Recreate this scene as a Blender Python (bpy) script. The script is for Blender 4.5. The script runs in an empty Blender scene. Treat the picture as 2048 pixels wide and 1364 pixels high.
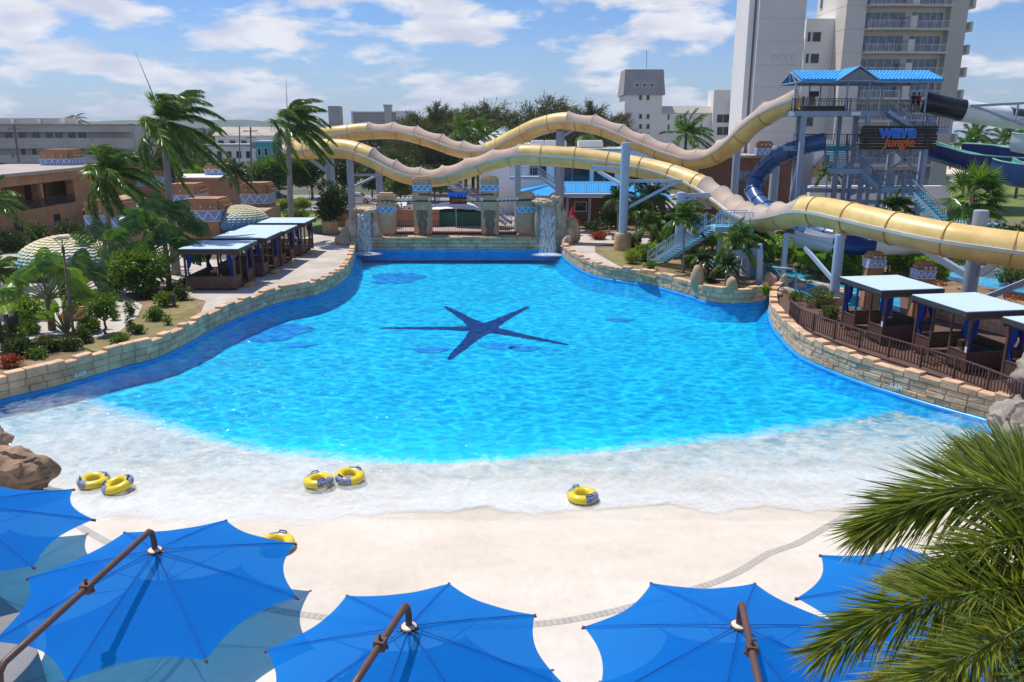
import bpy, bmesh, math, random
import numpy as np
from mathutils import Vector, Matrix, noise
from mathutils.geometry import tessellate_polygon
rnd = random.Random(11)
nr = np.random.default_rng(5)
SC = bpy.context.scene
COL = SC.collection
rad = math.radians
# ---------------------------------------------------------------- camera
HC = 13.0; FP = 1600.0; PITCH = math.atan(427/1600)
cd = bpy.data.cameras.new('camera'); cam = bpy.data.objects.new('camera', cd); COL.objects.link(cam)
cam.location = (0, 0, HC); cam.rotation_euler = (rad(90)-PITCH, 0, 0)
cd.sensor_width = 36; cd.lens = 36*FP/2048; cd.clip_start = .1; cd.clip_end = 30000
SC.camera = cam
_c, _s = math.cos(PITCH), math.sin(PITCH)
def ray(px, py):
    a = (px-1024)/FP; b = (682-py)/FP
    return (a, _c+b*_s, -_s+b*_c)
def G(px, py, z=0.0):
    "survey: the point of height z seen at photo pixel (px,py)"
    d = ray(px, py); t = (z-HC)/d[2]
    return Vector((d[0]*t, d[1]*t, z))
def A(px, py, Y):
    d = ray(px, py); t = Y/d[1]
    return Vector((d[0]*t, Y, HC+d[2]*t))
def S(r, g, b):
    f = lambda c: (c/255/12.92) if c/255 <= .04045 else ((c/255+.055)/1.055)**2.4
    return (f(r), f(g), f(b))
# ---------------------------------------------------------------- materials
MAT = {}
def nodes(m):
    m.use_nodes = True
    return m.node_tree.nodes, m.node_tree.links
def mat(name, col, rough=.6, var=.18, scale=1.5, bump=0, bscale=12, metal=0, island=0, col2=None, spec=.4, coat=0, obj=True):
    m = bpy.data.materials.new(name); MAT[name] = m
    N, L = nodes(m); b = N['Principled BSDF']
    b.inputs['Roughness'].default_value = rough; b.inputs['Metallic'].default_value = metal
    b.inputs['Specular IOR Level'].default_value = spec
    b.inputs['Coat Weight'].default_value = coat
    tc = N.new('ShaderNodeTexCoord'); src = tc.outputs['Object']
    if not obj:
        ge = N.new('ShaderNodeNewGeometry'); src = ge.outputs['Position']
    n = N.new('ShaderNodeTexNoise'); n.inputs['Scale'].default_value = scale; n.inputs['Detail'].default_value = 6; n.inputs['Roughness'].default_value = .65
    L.new(src, n.inputs['Vector'])
    r = N.new('ShaderNodeValToRGB'); L.new(n.outputs['Fac'], r.inputs['Fac'])
    c1 = [max(0, x*(1-var)) for x in col]; c2 = [min(1, x*(1+var)) for x in (col2 or col)]
    r.color_ramp.elements[0].position = .3; r.color_ramp.elements[1].position = .7
    r.color_ramp.elements[0].color = (*c1, 1); r.color_ramp.elements[1].color = (*c2, 1)
    out = r.outputs['Color']
    if island:
        ge = N.new('ShaderNodeNewGeometry'); mr = N.new('ShaderNodeMapRange')
        L.new(ge.outputs['Random Per Island'], mr.inputs['Value']); mr.inputs['To Min'].default_value = 1-island; mr.inputs['To Max'].default_value = 1+island
        mx = N.new('ShaderNodeMix'); mx.data_type = 'RGBA'; mx.blend_type = 'MULTIPLY'; mx.inputs['Factor'].default_value = 1
        L.new(out, mx.inputs['A']); L.new(mr.outputs['Result'], mx.inputs['B']); out = mx.outputs['Result']
    L.new(out, b.inputs['Base Color'])
    if bump:
        n2 = N.new('ShaderNodeTexNoise'); n2.inputs['Scale'].default_value = bscale; n2.inputs['Detail'].default_value = 5
        L.new(src, n2.inputs['Vector'])
        bp = N.new('ShaderNodeBump'); bp.inputs['Strength'].default_value = bump; bp.inputs['Distance'].default_value = .05
        L.new(n2.outputs['Fac'], bp.inputs['Height']); L.new(bp.outputs['Normal'], b.inputs['Normal'])
    return m
def leafmat(name, c1, c2, trans=.35, rough=.42, spec=.5, tcol=None):
    m = bpy.data.materials.new(name); MAT[name] = m
    N, L = nodes(m); b = N['Principled BSDF']; o = N['Material Output']
    ge = N.new('ShaderNodeNewGeometry'); r = N.new('ShaderNodeValToRGB')
    L.new(ge.outputs['Random Per Island'], r.inputs['Fac'])
    r.color_ramp.elements[0].color = (*c1, 1); r.color_ramp.elements[1].color = (*c2, 1)
    b.inputs['Roughness'].default_value = rough; b.inputs['Specular IOR Level'].default_value = spec
    L.new(r.outputs['Color'], b.inputs['Base Color'])
    t = N.new('ShaderNodeBsdfTranslucent')
    mx = N.new('ShaderNodeMix'); mx.data_type = 'RGBA'; mx.blend_type = 'MULTIPLY'; mx.inputs['Factor'].default_value = 1
    L.new(r.outputs['Color'], mx.inputs['A']); mx.inputs['B'].default_value = (*(tcol or (1.6, 1.5, .5)), 1)
    L.new(mx.outputs['Result'], t.inputs['Color'])
    ms = N.new('ShaderNodeMixShader'); ms.inputs['Fac'].default_value = trans
    L.new(b.outputs[0], ms.inputs[1]); L.new(t.outputs[0], ms.inputs[2]); L.new(ms.outputs[0], o.inputs['Surface'])
    return m
# ---------------------------------------------------------------- mesh builder
class MB:
    def __init__(s): s.v = []; s.f = []; s.m = []; s.cur = 0
    def add(s, vs, fs):
        o = len(s.v); s.v += [tuple(v) for v in vs]; s.f += [tuple(i+o for i in f) for f in fs]; s.m += [s.cur]*len(fs); return s
    def box(s, c, size, rz=0.0, M=None):
        hx, hy, hz = size[0]/2, size[1]/2, size[2]/2
        vs = [Vector((x*hx, y*hy, z*hz)) for z in (-1, 1) for y in (-1, 1) for x in (-1, 1)]
        T = M if M is not None else Matrix.Translation(Vector(c)) @ Matrix.Rotation(rz, 4, 'Z')
        return s.add([T @ v for v in vs], [(0,2,3,1), (4,5,7,6), (0,1,5,4), (2,6,7,3), (0,4,6,2), (1,3,7,5)])
    def bar(s, a, b, w, h=None, up=(0,0,1)):
        a, b = Vector(a), Vector(b); h = h or w; t = (b-a)
        if t.length < 1e-6: return s
        t.normalize(); sd = t.cross(Vector(up))
        if sd.length < 1e-4: sd = t.cross(Vector((0,1,0)))
        sd.normalize(); u = sd.cross(t)
        vs = [p+sd*x*w/2+u*y*h/2 for p in (a, b) for y in (-1, 1) for x in (-1, 1)]
        return s.add(vs, [(0,1,3,2), (4,6,7,5), (0,4,5,1), (2,3,7,6), (0,2,6,4), (1,5,7,3)])
    def tube(s, pts, r, seg=8, caps=True, closed=False):
        pts = [Vector(p) for p in pts]; n = len(pts); rs = r if isinstance(r, (list, tuple)) else [r]*n
        vs = []; pu = None
        for i, p in enumerate(pts):
            if closed: t = pts[(i+1) % n]-pts[i-1]
            else: t = pts[min(i+1, n-1)]-pts[max(i-1, 0)]
            t.normalize()
            if pu is None:
                pu = Vector((0,0,1)) if abs(t.z) < .9 else Vector((1,0,0))
            sd = t.cross(pu); sd.normalize(); u = sd.cross(t); pu = u
            for k in range(seg):
                a = 2*math.pi*k/seg; vs.append(p+sd*math.cos(a)*rs[i]+u*math.sin(a)*rs[i])
        fs = []
        for i in range(n if closed else n-1):
            j = (i+1) % n
            for k in range(seg):
                l = (k+1) % seg; fs.append((i*seg+k, i*seg+l, j*seg+l, j*seg+k))
        if caps and not closed: fs += [tuple(range(seg-1, -1, -1)), tuple((n-1)*seg+k for k in range(seg))]
        return s.add(vs, fs)
    def lathe(s, prof, c=(0,0,0), seg=24, sx=1, sy=1):
        vs = []; n = len(prof); c = Vector(c)
        for r, z in prof:
            for k in range(seg):
                a = 2*math.pi*k/seg; vs.append(c+Vector((math.cos(a)*r*sx, math.sin(a)*r*sy, z)))
        fs = [(i*seg+k, i*seg+(k+1) % seg, (i+1)*seg+(k+1) % seg, (i+1)*seg+k) for i in range(n-1) for k in range(seg)]
        fs += [tuple(range(seg-1, -1, -1)), tuple((n-1)*seg+k for k in range(seg))]
        return s.add(vs, fs)
    def cyl(s, c, r, h, seg=20, r2=None):
        return s.lathe([(r, 0), (r if r2 is None else r2, h)], c, seg)
    def sheet(s, pts, holes=None):
        loops = [[Vector(p) for p in pts]]+[[Vector(p) for p in h] for h in (holes or [])]
        allv = [v for l in loops for v in l]
        tri = tessellate_polygon(loops); fs = []
        for t in tri:
            a, b, c = (allv[i] for i in t)
            fs.append(tuple(t) if (b-a).cross(c-a).z > 0 else (t[0], t[2], t[1]))
        return s.add(allv, fs)
    def prism(s, pts, z0, z1):
        n = len(pts); area = sum(pts[i][0]*pts[(i+1) % n][1]-pts[(i+1) % n][0]*pts[i][1] for i in range(n))
        if area < 0: pts = pts[::-1]
        s.sheet([(p[0], p[1], z1) for p in pts])
        return s.add([(p[0], p[1], z0) for p in pts]+[(p[0], p[1], z1) for p in pts], [(i, (i+1) % n, n+(i+1) % n, n+i) for i in range(n)])
    def rbox(s, c, size, bev=.1, seg=2, rz=0.0, jit=0, sub=0, seed=0):
        bm = bmesh.new(); bmesh.ops.create_cube(bm, size=1)
        bmesh.ops.scale(bm, vec=Vector(size), verts=bm.verts)
        if sub: bmesh.ops.subdivide_edges(bm, edges=bm.edges, cuts=sub, use_grid_fill=True)
        else: bmesh.ops.bevel(bm, geom=bm.edges[:], offset=bev, segments=seg, affect='EDGES')
        T = Matrix.Translation(Vector(c)) @ Matrix.Rotation(rz, 4, 'Z')
        if jit:
            for v in bm.verts:
                v.co += noise.noise_vector(v.co*.9+Vector((seed*7.3, seed, 0)))*jit
        bm.verts.index_update()
        s.add([T @ v.co for v in bm.verts], [[v.index for v in f.verts] for f in bm.faces]); bm.free(); return s
    def rock(s, c, size, seed=0, amp=.35, sub=4, flat=0):
        bm = bmesh.new(); bmesh.ops.create_icosphere(bm, subdivisions=sub, radius=1)
        o = Vector((seed*13.7, seed*5.1, seed*2.3))
        for v in bm.verts:
            p = v.co.copy()
            d = 1+amp*noise.noise(p*1.1+o)+amp*.5*noise.noise(p*2.6+o)+amp*.2*noise.noise(p*6+o)
            cell = noise.cell(p*1.6+o)*amp*.25
            v.co = Vector((p.x*size[0], p.y*size[1], p.z*size[2]))*(d+cell)
            if flat: v.co.z = max(v.co.z, -flat)
        bm.verts.index_update()
        s.add([Vector(c)+v.co for v in bm.verts], [[v.index for v in f.verts] for f in bm.faces]); bm.free(); return s
    def build(s, name, mats, parent=None, smooth=False, org=None):
        me = bpy.data.meshes.new(name)
        if parent is not None:
            off = Vector(); p = parent
            while p is not None: off += p.location; p = p.parent
        elif org is not None: off = Vector(org)
        else:
            V = np.array(s.v); off = Vector((V[:,0].mean(), V[:,1].mean(), V[:,2].min()))
        me.from_pydata([(v[0]-off.x, v[1]-off.y, v[2]-off.z) for v in s.v], [], s.f)
        ms = mats if isinstance(mats, (list, tuple)) else [mats]
        for m in ms: me.materials.append(MAT[m] if isinstance(m, str) else m)
        if len(ms) > 1: me.polygons.foreach_set('material_index', s.m)
        if smooth:
            me.polygons.foreach_set('use_smooth', [True]*len(s.f))
            if smooth is not True:
                me.set_sharp_from_angle(angle=smooth)
        me.update()
        o = bpy.data.objects.new(name, me); COL.objects.link(o)
        if parent is not None: o.parent = parent
        else: o.location = off
        return o
def npmesh(name, V, F, m, parent=None, org=None):
    mb = MB(); off = Vector((0,0,0))
    if parent is not None:
        p = parent
        while p is not None: off += p.location; p = p.parent
    elif org is not None: off = Vector(org)
    else: off = Vector((float(V[:,0].mean()), float(V[:,1].mean()), float(V[:,2].min())))
    me = bpy.data.meshes.new(name); me.from_pydata((V-np.array(off)).tolist(), [], F.tolist())
    me.materials.append(MAT[m]); me.update()
    o = bpy.data.objects.new(name, me); COL.objects.link(o)
    if parent is not None: o.parent = parent
    else: o.location = off
    return o
def tag(o, label=None, cat=None, group=None, kind=None):
    if label: o['label'] = label
    if cat: o['category'] = cat
    if group: o['group'] = group
    if kind: o['kind'] = kind
    return o
def thing(name, loc, label, cat, group=None, rz=0):
    o = bpy.data.objects.new(name, None); COL.objects.link(o); o.location = loc; o.rotation_euler = (0, 0, rz); o.empty_display_size = .3
    return tag(o, label, cat, group)
def dup(root, loc=None, rz=None, label=None, scale=None, rot=None):
    def cp(o, par):
        c = o.copy(); COL.objects.link(c)
        if par is not None: c.parent = par
        for ch in list(o.children): cp(ch, c)
        return c
    r = cp(root, None)
    if loc is not None: r.location = loc
    if rz is not None: r.rotation_euler = (0, 0, rz)
    if rot is not None: r.rotation_euler = rot
    if scale is not None: r.scale = (scale,)*3 if not isinstance(scale, tuple) else scale
    if label: r['label'] = label
    return r
def structure(o): o['kind'] = 'structure'; return o
def catmull(pts, step=.5, closed=False):
    P = [Vector(p) for p in pts]; n = len(P); out = []
    for i in range(n if closed else n-1):
        g = lambda k: P[k % n] if closed else P[max(0, min(n-1, k))]
        p0, p1, p2, p3 = g(i-1), g(i), g(i+1), g(i+2)
        m = max(1, int((p2-p1).length/step))
        for k in range(m):
            t = k/m
            out.append(.5*((2*p1)+(p2-p0)*t+(2*p0-5*p1+4*p2-p3)*t*t+(3*p1-p0-3*p2+p3)*t**3))
    if not closed: out.append(P[-1])
    return out
def resample(pts, step):
    d = [0]
    for a, b in zip(pts, pts[1:]): d.append(d[-1]+(b-a).length)
    n = max(2, int(round(d[-1]/step))); out = []; j = 0
    for i in range(n+1):
        x = d[-1]*i/n
        while j < len(d)-2 and d[j+1] < x: j += 1
        t = (x-d[j])/max(1e-9, d[j+1]-d[j]); out.append(pts[j].lerp(pts[j+1], min(1, t)))
    return out
def railing(mb, a, b, h=1.05, sp=.35, r=.035, posts=True, mid=False):
    a, b = Vector(a), Vector(b); up = Vector((0,0,h))
    mb.bar(a+up, b+up, .07, .06); mb.bar(a+Vector((0,0,.12)), b+Vector((0,0,.12)), .05, .05)
    n = max(1, int((b-a).length/sp))
    for i in range(n+1):
        p = a.lerp(b, i/n); mb.bar(p, p+up, r*2 if (posts and i % 5 == 0) else r, None)
def stairs(ms, mt, a, b, w, n, side):
    "stringers into ms, treads into mt, from a (low) to b (high); side = horizontal unit vector across"
    a, b, sd = Vector(a), Vector(b), Vector(side)
    for k in (-1, 1): ms.bar(a+sd*w/2*k, b+sd*w/2*k, .08, .32)
    run = Vector((b.x-a.x, b.y-a.y, 0)); d = run.normalized(); st = run.length/n
    for i in range(n):
        p = a.lerp(b, (i+.5)/n)+Vector((0,0,.1))
        M = Matrix.Translation(p) @ Matrix.Rotation(math.atan2(d.y, d.x), 4, 'Z')
        mt.box(None, (st*.95, w-.1, .10), M=M)
# ---------------------------------------------------------------- render settings, sky, sun
SUN_EL = rad(66); SUN_DIR = Vector((-.76, .65, 0)).normalized()*math.cos(SUN_EL)+Vector((0,0,math.sin(SUN_EL)))
ld = bpy.data.lights.new('sun', 'SUN'); ld.energy = 4.6; ld.angle = rad(.53); ld.color = (1, .955, .88)
lo = bpy.data.objects.new('sun', ld); COL.objects.link(lo); lo.rotation_euler = SUN_DIR.to_track_quat('Z', 'Y').to_euler(); lo.location = (0, 0, 60)
W = bpy.data.worlds.new('World'); SC.world = W; W.use_nodes = True
N, L = W.node_tree.nodes, W.node_tree.links
bg = N['Background']; sky = N.new('ShaderNodeTexSky'); sky.sky_type = 'NISHITA'; sky.sun_disc = False
sky.sun_elevation = SUN_EL; sky.sun_rotation = math.atan2(SUN_DIR.x, SUN_DIR.y); sky.air_density = 1.0; sky.dust_density = .6; sky.ozone_density = 2.2
sg = N.new('ShaderNodeMix'); sg.data_type = 'RGBA'; sg.blend_type = 'MULTIPLY'; sg.inputs['Factor'].default_value = 1; sg.inputs['B'].default_value = (.50, .68, 1.0, 1)
L.new(sky.outputs[0], sg.inputs['A']); L.new(sg.outputs['Result'], bg.inputs['Color']); bg.inputs['Strength'].default_value = .13
tc = N.new('ShaderNodeTexCoord')
sep = N.new('ShaderNodeSeparateXYZ'); L.new(tc.outputs['Generated'], sep.inputs[0])
def math_node(op, a, b=None, c=None):
    n = N.new('ShaderNodeMath'); n.operation = op
    for i, x in enumerate((a, b, c)):
        if x is None: continue
        if isinstance(x, (int, float)): n.inputs[i].default_value = x
        else: L.new(x, n.inputs[i])
    return n.outputs[0]
# cloud layer: directions flattened so that clouds shrink and crowd towards the horizon
zz = math_node('ADD', math_node('MAXIMUM', sep.outputs['Z'], 0.0), .24)
cx = math_node('DIVIDE', sep.outputs['X'], zz); cy = math_node('DIVIDE', sep.outputs['Y'], zz)
cmb = N.new('ShaderNodeCombineXYZ'); L.new(cx, cmb.inputs[0]); L.new(cy, cmb.inputs[1])
n1 = N.new('ShaderNodeTexNoise'); n1.inputs['Scale'].default_value = 2.7; n1.inputs['Detail'].default_value = 9; n1.inputs['Roughness'].default_value = .55; n1.inputs['Distortion'].default_value = .1
mp = N.new('ShaderNodeMapping'); mp.inputs['Location'].default_value = (3.1, 7.4, 0); L.new(cmb.outputs[0], mp.inputs['Vector']); L.new(mp.outputs[0], n1.inputs['Vector'])
rp = N.new('ShaderNodeValToRGB'); rp.color_ramp.elements[0].position = .47; rp.color_ramp.elements[1].position = .565
L.new(n1.outputs['Fac'], rp.inputs['Fac'])
# cloud tone: bright tops, greyer cores
n2 = N.new('ShaderNodeTexNoise'); n2.inputs['Scale'].default_value = 5; n2.inputs['Detail'].default_value = 5; L.new(mp.outputs[0], n2.inputs['Vector'])
rc = N.new('ShaderNodeValToRGB'); rc.color_ramp.elements[0].position = .35; rc.color_ramp.elements[1].position = .6
rc.color_ramp.elements[0].color = (*S(212, 214, 232), 1); rc.color_ramp.elements[1].color = (*S(246, 246, 250), 1)
L.new(n2.outputs['Fac'], rc.inputs['Fac'])
bg2 = N.new('ShaderNodeBackground'); L.new(rc.outputs['Color'], bg2.inputs['Color']); bg2.inputs['Strength'].default_value = 1.0
# blue between the clouds
bg.inputs['Strength'].default_value = .13
msx = N.new('ShaderNodeMixShader'); hi = N.new('ShaderNodeMapRange'); L.new(sep.outputs['Z'], hi.inputs['Value']); hi.inputs['From Min'].default_value = .3; hi.inputs['From Max'].default_value = .55; hi.inputs['To Min'].default_value = .92; hi.inputs['To Max'].default_value = .12
L.new(math_node('MULTIPLY', rp.outputs['Color'], hi.outputs[0]), msx.inputs['Fac'])
L.new(bg.outputs[0], msx.inputs[1]); L.new(bg2.outputs[0], msx.inputs[2])
# pale veil near the horizon
veil = N.new('ShaderNodeMapRange'); L.new(sep.outputs['Z'], veil.inputs['Value']); veil.inputs['From Min'].default_value = 0; veil.inputs['From Max'].default_value = .12
veil.inputs['To Min'].default_value = .4; veil.inputs['To Max'].default_value = 0
bg3 = N.new('ShaderNodeBackground'); bg3.inputs['Color'].default_value = (*S(196, 212, 238), 1); bg3.inputs['Strength'].default_value = 1
ms2 = N.new('ShaderNodeMixShader'); L.new(veil.outputs[0], ms2.inputs['Fac']); L.new(msx.outputs[0], ms2.inputs[1]); L.new(bg3.outputs[0], ms2.inputs[2])
L.new(ms2.outputs[0], N['World Output'].inputs['Surface'])
vs = SC.view_settings; vs.view_transform = 'Standard'; vs.look = 'None'; vs.exposure = 0; vs.gamma = 1
cy_ = SC.cycles; cy_.max_bounces = 8; cy_.transparent_max_bounces = 16; cy_.sample_clamp_indirect = 4; cy_.use_denoising = True
cy_.caustics_reflective = False; cy_.caustics_refractive = False
# ---------------------------------------------------------------- shared materials
mat('stone', (.60, .375, .225), .85, .26, 1.1, .6, 8, island=.15, col2=(.66, .42, .255), obj=False)
mat('mortar', (.27, .21, .15), .9, .2, 3)
mat('blue_paint', (.010, .32, .74), .35, .12, 1.0, obj=False)
mat('deep_paint', (.004, .54, .78), .5, .12, .6, obj=False)
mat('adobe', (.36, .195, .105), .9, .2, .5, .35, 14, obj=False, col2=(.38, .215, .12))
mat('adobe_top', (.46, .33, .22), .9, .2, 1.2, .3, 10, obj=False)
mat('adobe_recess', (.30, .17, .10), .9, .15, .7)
mat('gate_stone', (.62, .405, .235), .9, .16, 1.1, .4, 10, obj=False)
mat('tile_blue', (.05, .28, .60), .35, .15, 8)
mat('band_blue', (.20, .32, .60), .5, .12, 6)
mat('band_white', (.72, .76, .80), .5, .06, 6)
mat('peg_wood', (.33, .24, .17), .8, .2, 8)
mat('peg_end', (.62, .53, .42), .8, .1, 8)
mat('carved', (.23, .18, .12), .85, .3, 6, .4, 20)
mat('brown_wood', (.125, .068, .05), .6, .25, 3, .2, 20)
mat('dark_wood', (.055, .035, .028), .6, .3, 3)
mat('brown_metal', (.11, .06, .046), .45, .12, 3)
mat('roof_light', (.52, .66, .74), .5, .05, 1)
mat('fascia', (.060, .050, .050), .5, .15, 2)
mat('curtain', (.006, .035, .24), .8, .25, 4)
mat('yellow_step', (.55, .36, .08), .7, .15, 4)
mat('deck_concrete', (.47, .41, .35), .85, .16, .35, .15, 25, obj=False, col2=(.53, .47, .40))
mat('beach_concrete', (.69, .60, .49), .7, .05, .22, .12, 60, obj=False, col2=(.73, .66, .57))
mat('pool_blue', (.004, .66, .77), .6, .10, .35, obj=False, col2=(.006, .74, .83))
mat('pool_mark', (.004, .035, .17), .6, .10, 1.5, obj=False)
mat('soil', (.20, .12, .065), .95, .35, .6, .5, 6, obj=False, col2=(.26, .19, .10))
mat('lawn', (.14, .19, .035), .95, .3, .5, .6, 40, obj=False)
mat('dry_lawn', (.21, .20, .07), .95, .3, .7, .6, 40, obj=False, col2=(.24, .19, .08))
mat('land', (.085, .105, .045), .95, .5, .02, 0, obj=False, col2=(.16, .14, .09))
mat('asphalt', (.28, .27, .265), .9, .15, .2, .2, 30, obj=False)
mat('paver', (.45, .33, .28), .85, .15, .6, obj=False)
mat('sand', (.62, .54, .40), .9, .1, .05, obj=False)
mat('hill', (.045, .075, .04), .95, .5, .012, 0, obj=False)
mat('steel', (.30, .36, .46), .45, .1, 1.2, .05, 6)
mat('steel_pale', (.40, .50, .62), .42, .08, .8)
mat('steel_blue', (.30, .46, .60), .42, .1, .8)
mat('rail_grey', (.20, .235, .28), .5, .15, 3)
mat('rail_dark', (.065, .05, .048), .5, .15, 3)
mat('teal_tread', (.05, .46, .56), .5, .15, 3)
mat('aqua_deck', (.16, .48, .66), .5, .12, 3)
mat('slide_yellow', (.76, .50, .15), .38, .14, .5, .06, 3, obj=False, col2=(.80, .58, .23), coat=.1)
mat('slide_seam', (.48, .30, .09), .5, .2, 2)
mat('slide_rim', (.66, .64, .60), .5, .12, .8, obj=False)
mat('slide_bracket', (.12, .11, .11), .6, .2, 3)
mat('tube_blue', (.045, .11, .27), .3, .15, .6, coat=.2)
mat('tube_navy', (.012, .03, .16), .3, .2, .6, coat=.2)
mat('tube_black', (.016, .016, .02), .3, .3, 1, coat=.2)
mat('tube_white', (.74, .76, .78), .35, .06, .8)
mat('mint', (.24, .58, .48), .4, .08, .6)
mat('roof_blue', (.03, .33, .70), .45, .12, 1.2)
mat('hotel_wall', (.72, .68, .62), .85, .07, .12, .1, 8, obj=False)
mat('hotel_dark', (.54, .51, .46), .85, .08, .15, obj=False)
mat('white_wall', (.85, .83, .79), .85, .06, .1, obj=False)
mat('grey_wall', (.46, .44, .41), .9, .14, .12, obj=False, col2=(.52, .50, .47))
mat('grey_roof', (.36, .35, .345), .8, .12, .3)
mat('brick_brown', (.20, .10, .065), .9, .25, 1.2, .3, 10, obj=False)
mat('tin_roof', (.40, .34, .29), .7, .2, .3)
mat('green_roof', (.42, .55, .48), .7, .1, .5)
mat('canvas_white', (.74, .68, .62), .8, .06, .5)
mat('glass_dark', (.022, .03, .04), .08, .3, .6, spec=.6)
mat('glass_blue', (.14, .18, .25), .12, .55, 1.1, spec=.6)
mat('frame_white', (.74, .74, .72), .5, .05, 2)
mat('rail_white', (.70, .71, .72), .5, .05, 2)
mat('teal_paint', (.06, .42, .50), .6, .1, 1)
mat('trunk_grey', (.27, .25, .235), .9, .2, 2.5, .3, 8)
mat('trunk_brown', (.15, .105, .075), .95, .3, 3, .6, 10)
mat('crownshaft', (.14, .26, .05), .5, .15, 2)
mat('rock', (.46, .31, .20), .9, .35, .8, .7, 5, obj=False, col2=(.54, .40, .28))
mat('rock_grey', (.31, .26, .215), .9, .3, .9, .7, 6, obj=False)
mat('rock_brown', (.25, .155, .095), .9, .35, .8, .7, 5, obj=False, col2=(.33, .22, .14))
mat('terracotta', (.42, .21, .10), .9, .25, 1.5, .3, 8)
mat('tan_cap', (.52, .35, .20), .9, .22, 1.2, .4, 8)
mat('car_blue', (.045, .075, .14), .3, .1, 1, metal=.3, coat=.5)
mat('car_white', (.70, .71, .72), .3, .04, 1, coat=.5)
mat('car_grey', (.22, .23, .25), .3, .04, 1, coat=.5)
mat('tyre', (.018, .018, .018), .85, .2, 6)
mat('chrome', (.5, .5, .5), .3, .1, 5, metal=.8)
mat('lamp_red', (.35, .02, .02), .3, .1, 5)
mat('lamp_clear', (.7, .7, .7), .15, .1, 5)
mat('vinyl_yellow', (.80, .60, .02), .25, .06, 4, spec=.5, coat=.4)
mat('drain', (.46, .42, .36), .8, .1, 2)
mat('drain_slot', (.40, .365, .31), .9, .1, 2)
mat('hub_cream', (.62, .55, .44), .5, .1, 3)
mat('sign_wood', (.040, .022, .018), .7, .35, 4, .3, 12)
mat('sign_blue', (.02, .17, .72), .5, .1, 3)
mat('sign_edge', (.16, .45, .80), .5, .1, 3)
mat('sign_orange', (.72, .14, .03), .6, .1, 3)
mat('white_paint', (.78, .80, .80), .6, .05, 4)
mat('skull_white', (.74, .68, .56), .8, .12, 8)
mat('red_shirt', (.45, .02, .03), .8, .15, 6)
mat('dark_cloth', (.02, .02, .028), .85, .2, 6)
mat('skin', (.27, .145, .095), .6, .1, 4)
mat('hair', (.012, .01, .01), .6, .2, 8)
mat('red_umbrella', (.55, .015, .03), .8, .1, 3)
mat('green_canopy', (.02, .16, .09), .8, .15, 2)
mat('pole_wood', (.22, .18, .15), .9, .2, 2)
mat('white_fabric', (.75, .76, .76), .8, .05, 2)
mat('deck_grey', (.22, .205, .195), .85, .15, .8, .2, 20, obj=False)
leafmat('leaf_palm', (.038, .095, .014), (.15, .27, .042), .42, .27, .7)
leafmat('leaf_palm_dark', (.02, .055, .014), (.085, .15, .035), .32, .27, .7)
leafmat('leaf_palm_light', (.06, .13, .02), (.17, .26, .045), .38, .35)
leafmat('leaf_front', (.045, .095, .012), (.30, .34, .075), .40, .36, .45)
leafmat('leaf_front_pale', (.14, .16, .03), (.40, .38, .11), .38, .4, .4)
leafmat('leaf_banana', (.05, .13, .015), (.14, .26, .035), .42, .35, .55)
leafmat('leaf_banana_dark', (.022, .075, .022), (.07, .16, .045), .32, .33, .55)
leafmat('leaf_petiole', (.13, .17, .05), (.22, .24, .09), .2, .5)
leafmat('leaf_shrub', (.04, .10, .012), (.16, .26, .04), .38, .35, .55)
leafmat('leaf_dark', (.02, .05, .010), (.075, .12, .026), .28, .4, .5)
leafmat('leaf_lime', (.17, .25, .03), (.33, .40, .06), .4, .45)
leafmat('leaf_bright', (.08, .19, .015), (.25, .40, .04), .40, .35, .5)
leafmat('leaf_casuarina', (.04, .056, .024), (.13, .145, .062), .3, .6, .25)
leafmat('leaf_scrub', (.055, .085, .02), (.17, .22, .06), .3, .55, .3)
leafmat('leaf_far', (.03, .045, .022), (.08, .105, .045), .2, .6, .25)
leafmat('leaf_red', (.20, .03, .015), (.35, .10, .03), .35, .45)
# stains and hairline joints of the beach slab
m = MAT['beach_concrete']; N, L = nodes(m); b = N['Principled BSDF']; src = b.inputs['Base Color'].links[0].from_socket
ge = N.new('ShaderNodeNewGeometry'); st = N.new('ShaderNodeTexNoise'); st.inputs['Scale'].default_value = .32; st.inputs['Detail'].default_value = 7; st.inputs['Roughness'].default_value = .7
mp = N.new('ShaderNodeMapping'); mp.inputs['Scale'].default_value = (.5, 1.2, 1); L.new(ge.outputs['Position'], mp.inputs[0]); L.new(mp.outputs[0], st.inputs['Vector'])
rr = N.new('ShaderNodeValToRGB'); rr.color_ramp.elements[0].position = .38; rr.color_ramp.elements[1].position = .62; rr.color_ramp.elements[0].color = (.80, .74, .66, 1); rr.color_ramp.elements[1].color = (1, 1, 1, 1); L.new(st.outputs['Fac'], rr.inputs[0])
mx = N.new('ShaderNodeMix'); mx.data_type = 'RGBA'; mx.blend_type = 'MULTIPLY'; mx.inputs['Factor'].default_value = .45; L.new(src, mx.inputs['A']); L.new(rr.outputs[0], mx.inputs['B'])
f2 = N.new('ShaderNodeTexNoise'); f2.inputs['Scale'].default_value = 3.5; f2.inputs['Detail'].default_value = 8; f2.inputs['Roughness'].default_value = .8; L.new(ge.outputs['Position'], f2.inputs['Vector'])
r3 = N.new('ShaderNodeValToRGB'); r3.color_ramp.elements[0].position = .25; r3.color_ramp.elements[1].position = .6; r3.color_ramp.elements[0].color = (.86, .83, .78, 1); r3.color_ramp.elements[1].color = (1, 1, 1, 1); L.new(f2.outputs['Fac'], r3.inputs[0])
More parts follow.
